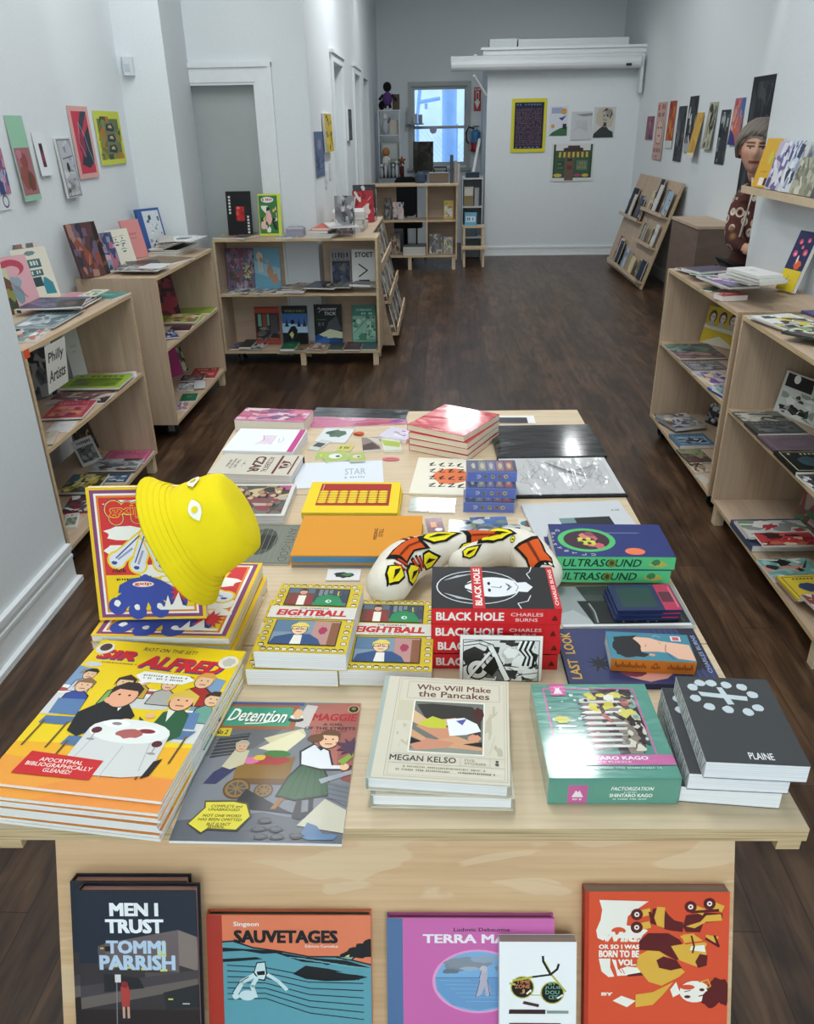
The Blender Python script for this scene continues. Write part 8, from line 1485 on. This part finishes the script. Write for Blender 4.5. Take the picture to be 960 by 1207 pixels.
# on the counter
o = sheet('paper_sheet', .40, .28, .002, cover(['d8dade', 'c4c8cc', 'b0b4b8'], 3), 'd8dade'); o.location = (-.12, YC+.17, 1.0505); tag(o, 'white papers lying along the shop counter', 'paper')
x0, x1 = cx(506), cx(529); mb = MB(); mb.box(x0, x1, YC+.2, YC+.38, 1.053, 1.17, '6f5f4c'); mb.box(x0, x1, YC+.195, YC+.385, 1.1703, 1.178, 'a8acae'); o = mb.build('cardboard_box', 'matte'); tag(o, 'brown box with pale lid on the shop counter', 'box')
mb = MB(); mb.tube([(x0+.06, YC+.29, 1.1785), (x0+.06, YC+.29, 1.24), (x0+.22, YC+.29, 1.24), (x0+.22, YC+.29, 1.1785)], .012, '23262a'); tag(mb.build('tape_dispenser', 'plastic'), 'dark handled gadget on the brown box', 'tape dispenser')
mb = MB(); mb.lathe([(.05, 0), (.075, .03), (.08, .10), (.05, .13), (.02, .135)], 14, '3a4658'); o = mb.build('blue_bowl', 'plastic'); o.location = (cx(496), YC+.28, 1.0505); tag(o, 'dark blue rounded jar on the counter between chair and box', 'jar')
for k, (px, h, c, d) in enumerate(((533.5, .33, '4a5860', 'slate'), (538, .26, 'a89a90', 'tan'), (541.5, .22, 'b8bcbc', 'pale'))):
    mb = MB(); mb.lathe([(.02, 0), (.022, .005), (.022, h), (.018, h+.003)], 12, c); o = mb.build('pen_tube', 'plastic'); o.location = (cx(px)-.01, YC+.20+.05*k, 1.0505); tag(o, d+' upright tube at end of the shop counter', 'tube')
# dark framed panel in the window, chair behind the counter
p, q = PY(487, 167, 12.9), PY(511, 201, 12.9); pn = tag(empty('easel_panel', ((p.x+q.x)/2, 12.9, 0)), 'dark carved panel standing in front of the back window', 'panel'); hw = (q.x-p.x)/2
MB().box(-hw, hw, 0, .03, q.z, p.z, '2a2724').build('board', 'matte', pn); a = Art(hw*2, p.z-q.z); cover(['2a2724', '3a3632', '1d1b19', '4a443e'], 1)(a); MB().art(a, (0, -.001, (p.z+q.z)/2), (1, 0, 0), (0, 0, 1), (0, -1, 0)).build('carving', 'matte', pn)
for x in (-hw+.03, hw-.05): MB().box(x, x+.025, .0305, .055, 0, q.z+.3, '2a2724').build('leg', 'matte', pn)
x0, x1 = PY(464, 210, 11.8).x, PY(491, 210, 11.8).x; oc = tag(empty('office_chair', ((x0+x1)/2, 11.8, 0)), 'black office chair behind the shop counter', 'chair'); hw = (x1-x0)/2
def rr(w, h, r, n=5): return [(sx*(w-r)+r*math.cos(t), sy*(h-r)+r*math.sin(t)) for sx, sy, t0 in ((1, 1, 0), (-1, 1, PI/2), (-1, -1, PI), (1, -1, 1.5*PI)) for t in [t0+PI/2*i/n for i in range(n+1)]]
MB().prism(rr(hw, .26, .08), 0, .05, '15171a').build('backrest', 'cloth', oc).matrix_basis = Matrix(((1, 0, 0, 0), (0, 0, 1, .2), (0, 1, 0, .82), (0, 0, 0, 1)))
MB().prism(rr(.24, .23, .08), .44, .52, '15171a').build('seat', 'cloth', oc); MB().tube([(0, 0, .08), (0, 0, .4395)], .03, '22242a').build('gas_column', 'metal', oc); MB().tube([(0, .15, .44), (0, .27, .5), (0, .262, .6)], .02, '22242a').build('back_support', 'metal', oc)
for k in range(5): t = 2*PI*k/5; b_ = MB().tube([(.02*math.cos(t), .02*math.sin(t), .09), (.28*math.cos(t), .28*math.sin(t), .065)], .018, '22242a').build('base_arm', 'plastic', oc); MB().ball((.28*math.cos(t), .28*math.sin(t), .026), .026, .026, .026, '15171a').build('caster', 'plastic', b_)
# tower of shelves with toys at the corner
tw = tag(empty('corner_shelf', (-.93, 12.6, 0)), 'tall narrow white shelf of toys in the back corner', 'shelf')
zt_ = [.75, 1.28, 1.62, 1.92]
for x in (0, .30): MB().box(x, x+.016, 0, .26, 0, 1.94, 'c4c8cc').build('side_panel', 'plastic', tw)
for z in (.4, .98, 1.60, 1.92): MB().box(.0165, .2995, 0, .26, z, z+.016, 'c4c8cc').build('shelf', 'plastic', tw)
mon = tag(empty('old_monitor', (-.77, 12.62, 1.2665)), 'old beige box monitor on the corner shelf', 'monitor'); bpy.data.objects['old_monitor'].location.z = .9965+.25
st = tag(MB().box(-.12, .12, 0, .2, 0, .249, '4a5a4a').build('storage_box', 'matte'), 'dark green box under the beige monitor', 'box'); st.location = (-.77, 12.62, .9965)
MB().box(-.125, .125, .02, .22, 0, .27, '9aa09a').build('monitor_case', 'plastic', mon); MB().box(-.10, .10, .012, .0195, .05, .24, 'b4bcb8').build('monitor_screen', 'gloss', mon)
def toy(name, loc, parts_, lb, cat='toy'):
    e = tag(empty(name, loc), lb, cat)
    for nm, fn in parts_: m = MB(); fn(m); m.build(nm, 'cloth', e, True)
    return e
ZT = 1.9365
toy('robot_toy', (-.79, 12.66, ZT), (('torso', lambda m: m.ball((0, 0, .14), .07, .06, .09, '5a3a78')), ('head', lambda m: m.ball((0, 0, .29), .06, .06, .065, '16161a')), ('arm', lambda m: m.tube([(.06, 0, .19), (.13, -.02, .12)], .02, '2a2230')), ('arm', lambda m: m.tube([(-.06, 0, .19), (-.11, -.04, .13)], .02, '2a2230')), ('leg', lambda m: m.tube([(.03, 0, .07), (.04, 0, .022)], .022, '26262c')), ('leg', lambda m: m.tube([(-.03, 0, .07), (-.04, 0, .022)], .022, '26262c'))), 'purple and black toy figure on top of the corner shelf')
toy('black_plush', (-.885, 12.80, ZT), (('body', lambda m: m.ball((0, 0, .06), .045, .05, .06, '1c1c20')), ('ear', lambda m: m.ball((.02, 0, .125), .015, .01, .02, '1c1c20'))), 'small black plush beside the purple toy figure')
o = tag(MB().box(-.05, .05, 0, .1, 0, .20, '5a4c40').build('toy_box', 'matte'), 'brown toy box beside the purple toy figure', 'box'); o.location = (-.675, 12.76, ZT)
toy('silver_toy', (-.83, 12.68, 1.6165), (('body', lambda m: m.ball((0, 0, .10), .05, .05, .10, 'b4b8bc')), ('head', lambda m: m.ball((0, -.01, .23), .04, .04, .045, 'd0d4d6')), ('arm', lambda m: m.tube([(.04, 0, .15), (.07, 0, .22)], .014, '6a6e72'))), 'silver toy figure on upper shelf of the corner shelf')
o = tag(MB().box(-.06, .06, 0, .12, 0, .19, 'c0bab0').build('toy_box', 'matte'), 'cream box beside the silver toy figure', 'box'); o.location = (-.705, 12.70, 1.6165)
toy('brown_doll', (-.82, 12.52, 1.05), (('head', lambda m: m.ball((0, 0, .34), .055, .055, .06, 'a8744a')), ('body', lambda m: m.ball((0, 0, .2), .06, .05, .10, 'd0ccc8')), ('stand', lambda m: m.box(-.04, .04, -.04, .04, 0, .1, '6a5a4a'))), 'brown haired doll in pale dress standing on the grey cabinet')
gc = tag(empty('grey_cabinet', (-.78, 12.30, 0)), 'grey side cabinet below the dolls in the back corner', 'cabinet'); MB().box(-.14, .22, 0, .27, .02, 1.045, '8a9096').build('body', 'plastic', gc); MB().box(-.12, .20, -.015, -.0005, .05, 1.0, '949aa0').build('door', 'plastic', gc)
r = random.Random(6)
for k in range(6):
    x, y, z = -.88+.055*k, 12.40+.03*(k % 2), 1.0458
    toy('silver_bundle', (x, y, z), (('body', lambda m, k=k: m.ball((0, 0, .075+.02*(k % 3)), .024, .04, .075+.02*(k % 3), ('a8aeb4', 'c4c8cc', '8a9098')[k % 3], n=9, k=6)), ('bow', lambda m, k=k: m.ball((0, -.01, .17+.04*(k % 3)), .02, .02, .02, 'd8dcde', n=7, k=5))), 'silver grey ornament, %s along the grey corner cabinet' % ORD[k])
toy('star_ornament', (-.60, 12.42, 1.046), (('star', lambda m: m.prism([(.07*math.cos(PI/2+PI*k/5)*(1 if k % 2 == 0 else .45), .07*math.sin(PI/2+PI*k/5)*(1 if k % 2 == 0 else .45)+.23) for k in range(10)], 0, .02, '8a4a34')), ('stem', lambda m: m.box(-.03, .03, -.17+.17, .16, 0, .02, '4a1a1e'))), 'dark red ornament with orange star beside the silver ornaments').matrix_basis = Matrix(((1, 0, 0, -.585), (0, 0, -1, 12.38), (0, 1, 0, 1.0465), (0, 0, 0, 1)))
wsb = tag(empty('small_wall_shelf', (-.56, YB, 1.74)), 'small shelf with pale boxes on the back wall', 'wall shelf'); MB().box(0, .27, -.15, -.0005, 0, .018, '8a9094').build('shelf_board', 'plastic', wsb)
for k, (x, h, c) in enumerate(((.03, .22, 'a8b0b2'), (.12, .13, 'b8bcbc'), (.20, .12, '9aa4a8'))): o = tag(MB().box(-.03, .03, -.06, .04, 0, h, c).build('small_box', 'matte'), ('tall grey', 'white', 'blue grey')[k]+' box on the small wall shelf by the window', 'box'); o.location = (-.56+x+.02, YB-.08, 1.7585)
# step stool and the white side shelf beyond the counter
ss = tag(empty('step_stool', (.27, 11.0, 0)), 'wooden two step stool at end of the shop counter', 'stool')
MB().box(0, .30, .16, .36, .48, .505).build('top_step', 'pine', ss); MB().box(-.01, .33, -.03, .15, .23, .255).build('lower_step', 'pine', ss)
for x in (.01, .265):
    MB().mesh([(x, .0, 0), (x+.03, .0, 0), (x+.03, .03, 0), (x, .03, 0), (x, .02, .2295), (x+.03, .02, .2295), (x+.03, .05, .2295), (x, .05, .2295)], [(0, 3, 2, 1), (4, 5, 6, 7), (0, 1, 5, 4), (1, 2, 6, 5), (2, 3, 7, 6), (3, 0, 4, 7)]).build('leg', 'pine', ss); MB().box(x, x+.03, .17, .20, 0, .4795).build('leg', 'pine', ss); MB().box(x, x+.03, .32, .35, 0, .4795).build('leg', 'pine', ss)
mb = MB(); mb.box(0, .16, 0, .10, 0, .16, '6fb0d0'); a = Art(.16, .16); a.rect('6fb0d0', 0, 0, 1, 1); a.rect('d8e8f0', .1, .3, .9, .75); a.scrib('3a7aa0', .2, .4, .8, .65, 4, 3); mb.art(a, (.08, 0, .08), (1, 0, 0), (0, 0, 1), (0, -1, 0)); o = mb.build('blue_box', 'gloss'); o.location = (.30, 11.2, .5055); tag(o, 'light blue box on top of the step stool', 'box')
wsf = tag(empty('side_shelf', (.27, 11.55, 0)), 'grey white shelf of supplies beyond the step stool', 'shelf')
for z in (.3, .7, 1.06): MB().box(.012, .268, 0, .35, z, z+.018, 'c0c4c6').build('shelf', 'plastic', wsf)
for x in (0, .2685): MB().box(x, x+.0115, 0, .35, 0, 1.09, 'c0c4c6').build('side_panel', 'plastic', wsf)
MB().box(0, .28, .3505, .36, 0, 1.09, '9a9ea0').build('back_panel', 'plastic', wsf)
for k, (x, z, w, h, c, d) in enumerate(((.09, .7185, .13, .12, '8a7a58', 'tan'), (.09, .852, .12, .10, 'c9c6bc', 'cream'), (.20, .7185, .06, .22, '9a9ea2', 'grey'), (.12, .3185, .16, .25, '5a6a70', 'slate'), (.14, 1.0785, .18, .05, '2c3848', 'navy'))): o = tag(MB().box(-w/2, w/2, 0, .2, 0, h, c).box(-w/2-.003, w/2+.003, -.003, .203, h+.0003, h+.012, c).build('supply_box', 'matte'), d+' box on the shelf beyond the step stool', 'box'); o.location = (.27+x, 11.6, z)
p, q = PY(567, 164, 12.2), PY(556, 214, 11.95); tag(MB().tube([(q.x-.05, 11.96, .0), (q.x, 12.0, q.z), (p.x-.01, 12.3, p.z)], .022, 'cfd4d8').build('white_pole', 'plastic'), 'white pole leaning by the partition corner', 'pole')
# ================================================================== the woman by the wall end
def skinned(nodes, edges, root, sub=2):
    """grow one continuous surface on a jointed skeleton and return its mesh"""
    me = bpy.data.meshes.new('skel'); me.from_pydata([n[0] for n in nodes], edges, []); ob = bpy.data.objects.new('skel', me); COL.objects.link(ob)
    md = ob.modifiers.new('Skin', 'SKIN'); md.use_smooth_shade = True; md.branch_smoothing = .6
    for i, n in enumerate(nodes): sv = me.skin_vertices[0].data[i]; sv.radius = n[1]; sv.use_root = (i == root)
    ss_ = ob.modifiers.new('Sub', 'SUBSURF'); ss_.levels = sub; ss_.render_levels = sub
    bpy.context.view_layer.update(); dg = bpy.context.evaluated_depsgraph_get(); r = bpy.data.meshes.new_from_object(ob.evaluated_get(dg)); bpy.data.objects.remove(ob)
    vs = [tuple(v.co) for v in r.vertices]; fs = [tuple(p.vertices) for p in r.polygons]; bpy.data.meshes.remove(r); return vs, fs
WX, WY = 1.875, 5.10
pr = tag(empty('person', (WX, WY, 0)), 'person with short grey hair in patterned brown sweater, half hidden by the white wall end', 'person'); pr.scale = (1.03, 1.03, 1.03)
SK = 'd6a78f'
def V(*a): return tuple(a)
nodes = [((.03, 0, .93), (.145, .11)), ((.03, 0, 1.08), (.125, .095)), ((.02, 0, 1.24), (.135, .10)), ((0, -.005, 1.335), (.075, .065)), ((-.045, -.03, 1.39), (.052, .052)), ((-.06, -.04, 1.45), (.05, .05)),
         ((-.085, 0, 1.305), (.05, .05)), ((-.112, -.03, 1.13), (.042, .042)), ((-.135, -.08, 1.03), (.040, .040)), ((-.05, -.20, .985), (.032, .032)), ((-.01, -.225, .98), (.026, .02)),
         ((.17, 0, 1.315), (.058, .055)), ((.225, .01, 1.10), (.046, .046)), ((.23, -.03, .88), (.034, .034)), ((.23, -.05, .81), (.028, .02)),
         ((-.06, 0, .83), (.088, .088)), ((-.065, -.01, .48), (.062, .062)), ((-.065, .02, .10), (.042, .042)), ((-.07, -.10, .04), (.042, .034)),
         ((.12, 0, .83), (.088, .088)), ((.125, -.01, .48), (.062, .062)), ((.125, .02, .10), (.042, .042)), ((.13, -.10, .04), (.042, .034))]
edges = [(0, 1), (1, 2), (2, 3), (3, 4), (4, 5), (2, 6), (6, 7), (7, 8), (8, 9), (9, 10), (2, 11), (11, 12), (12, 13), (13, 14), (0, 15), (15, 16), (16, 17), (17, 18), (0, 19), (19, 20), (20, 21), (21, 22)]
bm_ = MB(); vs, fs = skinned(nodes, edges, 0); bm_.mesh(vs, fs, SK)
for i, f in enumerate(bm_.f):      # under the clothes the body takes their colour
    q = sum((Vector(bm_.v[k]) for k in f), Vector())/len(f)
    if q.z < 1.33 and not (q.y < -.17 and q.z > .9) and not (q.x > .18 and q.z < .90 and q.z > .7): bm_.c[i] = lin('1a1b20' if q.z < .90 else '4a2722')
def fingers(base, dirv, spread, lens, curl):
    for k, L_ in enumerate(lens):
        o = Vector(base)+Vector(spread)*(k-1.5); d = Vector(dirv).normalized(); c = Vector(curl)
        pts = [o-d*.02, o+d*L_*.4, o+d*L_*.7+c*L_*.18, o+d*L_*.85+c*L_*.45]; bm_.tube(pts, [.0095, .009, .008, .006], SK, n=7)
fingers((.005, -.232, .98), (.9, -.15, -.1), (0, .004, -.017), (.065, .075, .07, .055), (-.2, .5, -.6)); bm_.tube([(-.025, -.225, .995), (.0, -.235, 1.02), (.03, -.235, 1.025)], [.011, .010, .007], SK, n=7)
fingers((.23, -.056, .785), (0, -.1, -1), (0, .017, 0), (.065, .075, .07, .055), (-.5, 0, .2)); bm_.tube([(.22, -.075, .80), (.21, -.095, .77), (.205, -.10, .745)], [.011, .010, .007], SK, n=7)
# head: one closed surface with brow, nose, lips, chin; turned to the photographer
HO = Vector((-.075, -.065, 1.525)); HY_ = Matrix.Rotation(-.36, 3, 'Z')@Matrix.Rotation(.05, 3, 'Y')@Matrix.Diagonal((1.08, 1.06, 1.1))
def gs(x, y, cx_, cy_, sx, sy): return math.exp(-((x-cx_)/sx)**2-((y-cy_)/sy)**2)
NU, NV = 56, 48; hv, hc = [], []
for j in range(NV+1):
    ph = PI*j/NV; zz = -math.cos(ph)
    for i in range(NU):
        th_ = 2*PI*i/NU; rx = math.sin(ph); x, y = rx*math.cos(th_), rx*math.sin(th_)     # y < 0 is the face
        X_, Y2, Z_ = x*.079, y*.097, zz*.122
        if Z_ < 0: q = min(1, -Z_/.122); X_ *= 1-.30*q**1.5; Y2 = Y2*(1-.16*q) - (.010*q if y < 0 else -.0)
        if y < 0:
            f = -y; fx_, fz = X_, Z_
            d = .026*gs(fx_, fz, 0, -.030, .013, .026)*f + .010*gs(fx_, fz, 0, -.006, .010, .03)*f - .011*(gs(fx_, fz, .031, .006, .019, .013)+gs(fx_, fz, -.031, .006, .019, .013)) + .006*gs(fx_, fz, 0, .03, .06, .014) + .007*gs(fx_, fz, 0, -.066, .022, .009) + .009*gs(fx_, fz, 0, -.100, .024, .018) + .004*(gs(fx_, fz, .042, -.03, .02, .022)+gs(fx_, fz, -.042, -.03, .02, .022))
            Y2 -= d
        hv.append((X_, Y2, Z_))
def fc(c):
    x, y, z = c
    if y < -.02:
        for s_ in (-1, 1):
            ex_, ez = (x-s_*.031)/.0145, (z+.002)/.0054
            if ex_*ex_+ez*ez < 1: return '3a3230' if abs(x-s_*.031) < .0062 else 'b8aea4'
            if abs(x-s_*.032) < .020 and abs(z-.0065) < .0028: return '6a4638'
            if abs(x-s_*.033) < .022 and abs(z-.021+abs(x-s_*.03)*.10) < .0042: return '7a6254'
        if abs(x) < .025-.25*abs(z+.066) and abs(z+.066) < .0065: return '9a5650' if abs(z+.066) > .0016 else '6a3432'
        if abs(x) > .030 and -.055 < z < -.015: return 'd99d88'
        if abs(abs(x)-.009) < .004 and abs(z+.047) < .003: return '7a4c40'
    return SK
hp = [HY_@Vector(p) + HO for p in hv]; k0 = len(bm_.v); bm_.v += [tuple(p) for p in hp]
for j in range(NV):
    for i in range(NU):
        q = (j*NU+i, j*NU+(i+1) % NU, (j+1)*NU+(i+1) % NU, (j+1)*NU+i); ctr = tuple(sum(hv[a_][n] for a_ in q)/4 for n in range(3))
        bm_.f.append(tuple(a_+k0 for a_ in q)); bm_.c.append(lin(fc(ctr))); bm_.m.append(0)
for s_ in (-1, 1):
    e0 = len(bm_.v); bm_.ball((0, 0, 0), .010, .020, .032, SK, n=10, k=8)
    for i in range(e0, len(bm_.v)): p = Vector(bm_.v[i]); bm_.v[i] = tuple(HY_@(p+Vector((s_*.079, .012, -.012)))+HO)
bm_.build('body', 'skin', pr, True)
# hair: swept, short, over the ears
hm = MB(); hvv = []; NU2, NV2 = 40, 24
r = random.Random(5)
for j in range(NV2+1):
    for i in range(NU2):
        th_ = 2*PI*i/NU2; front = max(0, -math.sin(th_)); ph = (PI*.66 - 0.90*front**1.0 + .26*front*math.cos(th_+.3))*j/NV2
        k_ = 1.0+.012*math.sin(5*th_+1.5*j/NV2)+.006*r.random()+.03*front*(1 if j > NV2*.7 else 0); rx = math.sin(ph)
        p = Vector((rx*math.cos(th_)*.090*k_, rx*math.sin(th_)*.106*k_+.004, math.cos(ph)*.120*k_)); hvv.append(tuple(HY_@p+HO))
hm.mesh(hvv, [(j*NU2+i, (j+1)*NU2+i, (j+1)*NU2+(i+1) % NU2, j*NU2+(i+1) % NU2) for j in range(NV2) for i in range(NU2)], '8a8078')
for k in range(150):   # locks combed from a side parting, over brow, temples and ears
    te = 2*PI*k/75+.04*(r.random()-.5); fr_ = max(0, -math.sin(te)); pe = 1.98-.88*fr_**.8+.16*fr_*math.cos(te+.3)+.12*(r.random()-.5); sw = 1.0*fr_+.15; g_ = 1.0+.05*(k % 2)+.03*r.random(); pts = []
    for i in range(7):
        q = i/6; ph = .12+(pe-.12)*q; t_ = te+sw*(1-q)**1.3; f_ = g_*(1+.05*math.sin(PI*q)+.02*q)
        pts.append(HY_@Vector((math.sin(ph)*math.cos(t_)*.093*f_+.012*(1-q), math.sin(ph)*math.sin(t_)*.108*f_+.004, math.cos(ph)*.121*f_))+HO)
    hm.tube(pts, [.007, .010, .011, .011, .010, .008, .003], ('8f857c', '7d736b', '9d938a', '867c73')[k % 4], n=5)
M['hair'] = printed('grey_hair', .55, 0, .5, 90)
hm.build('hair', 'hair', pr, True)
# sweater, trousers, shoes
m, nt, b = nmat('patterned_knit'); M['knit'] = m
vo = node(nt, 'ShaderNodeTexVoronoi', Scale=17.0); vo.inputs['Randomness'].default_value = .7; nt.links.new(coords(nt, (1, .8, .85)), vo.inputs['Vector'])
nz = node(nt, 'ShaderNodeTexNoise', Scale=9.0); nt.links.new(coords(nt), nz.inputs['Vector'])
ring_ = ramp(nt, vo.outputs['Distance'], ((.0, '2e1a1a'), (.18, '8a2f28'), (.26, 'd8cbb8'), (.36, 'd8cbb8'), (.40, '5a2e26'), (.7, '3a2320')))
nt.nodes[-1].color_ramp.interpolation = 'CONSTANT'
mx = node(nt, 'ShaderNodeMix', data_type='RGBA'); nt.links.new(ramp(nt, nz.outputs[0], ((.45, '000000'), (.62, 'ffffff'))), mx.inputs[0]); nt.links.new(ring_, mx.inputs[6])
rg2 = ramp(nt, vo.outputs['Distance'], ((.0, '3a3a30'), (.2, '9a6a3a'), (.3, '6a4a3a'), (.42, '4a2a26'))); nt.links.new(rg2, mx.inputs[7])
nt.links.new(mx.outputs[2], b.inputs['Base Color']); b.inputs['Roughness'].default_value = .9
def fat(i, k=1.16, add=.008): p, (a, b2) = nodes[i]; return (p, (a*k+add, b2*k+add))
sn = [((.03, 0, .87), (.165, .13)), fat(1, 1.12), fat(2, 1.14), ((0, -.005, 1.345), (.085, .075)), fat(6), fat(7, 1.25), fat(8, 1.3), ((-.085, -.165, .995), (.045, .045)), fat(11), fat(12, 1.25), ((.23, -.02, .90), (.046, .046))]
vs, fs = skinned(sn, [(0, 1), (1, 2), (2, 3), (2, 4), (4, 5), (5, 6), (6, 7), (2, 8), (8, 9), (9, 10)], 0)
MB().mesh(vs, fs, '5a2e26').build('sweater', 'knit', pr, True)
tn = [((.03, 0, .90), (.15, .115)), fat(15, 1.08), fat(16, 1.12), ((-.065, .02, .09), (.06, .06)), fat(19, 1.08), fat(20, 1.12), ((.125, .02, .09), (.06, .06))]
vs, fs = skinned(tn, [(0, 1), (1, 2), (2, 3), (0, 4), (4, 5), (5, 6)], 0); MB().mesh(vs, fs, '1a1b20').build('trousers', 'cloth', pr, True)
for x in (-.068, .128):
    sh = MB(); sh.ball((x, -.05, .045), .052, .13, .044, '1d1d20', n=14, k=10); sh.build('shoe', 'plastic', pr, True)
cs = MB()
for dx in (-.03, .03): cs.tube([(-.04+dx*1.4, -.095, 1.37), (-.055+dx, -.135, 1.28), (-.075+dx*1.1, -.15, 1.15), (-.10+dx*.8, -.155, 1.06)], .006, 'd8d4cc', n=6)
cs.build('drawstring', 'cloth', pr, True)
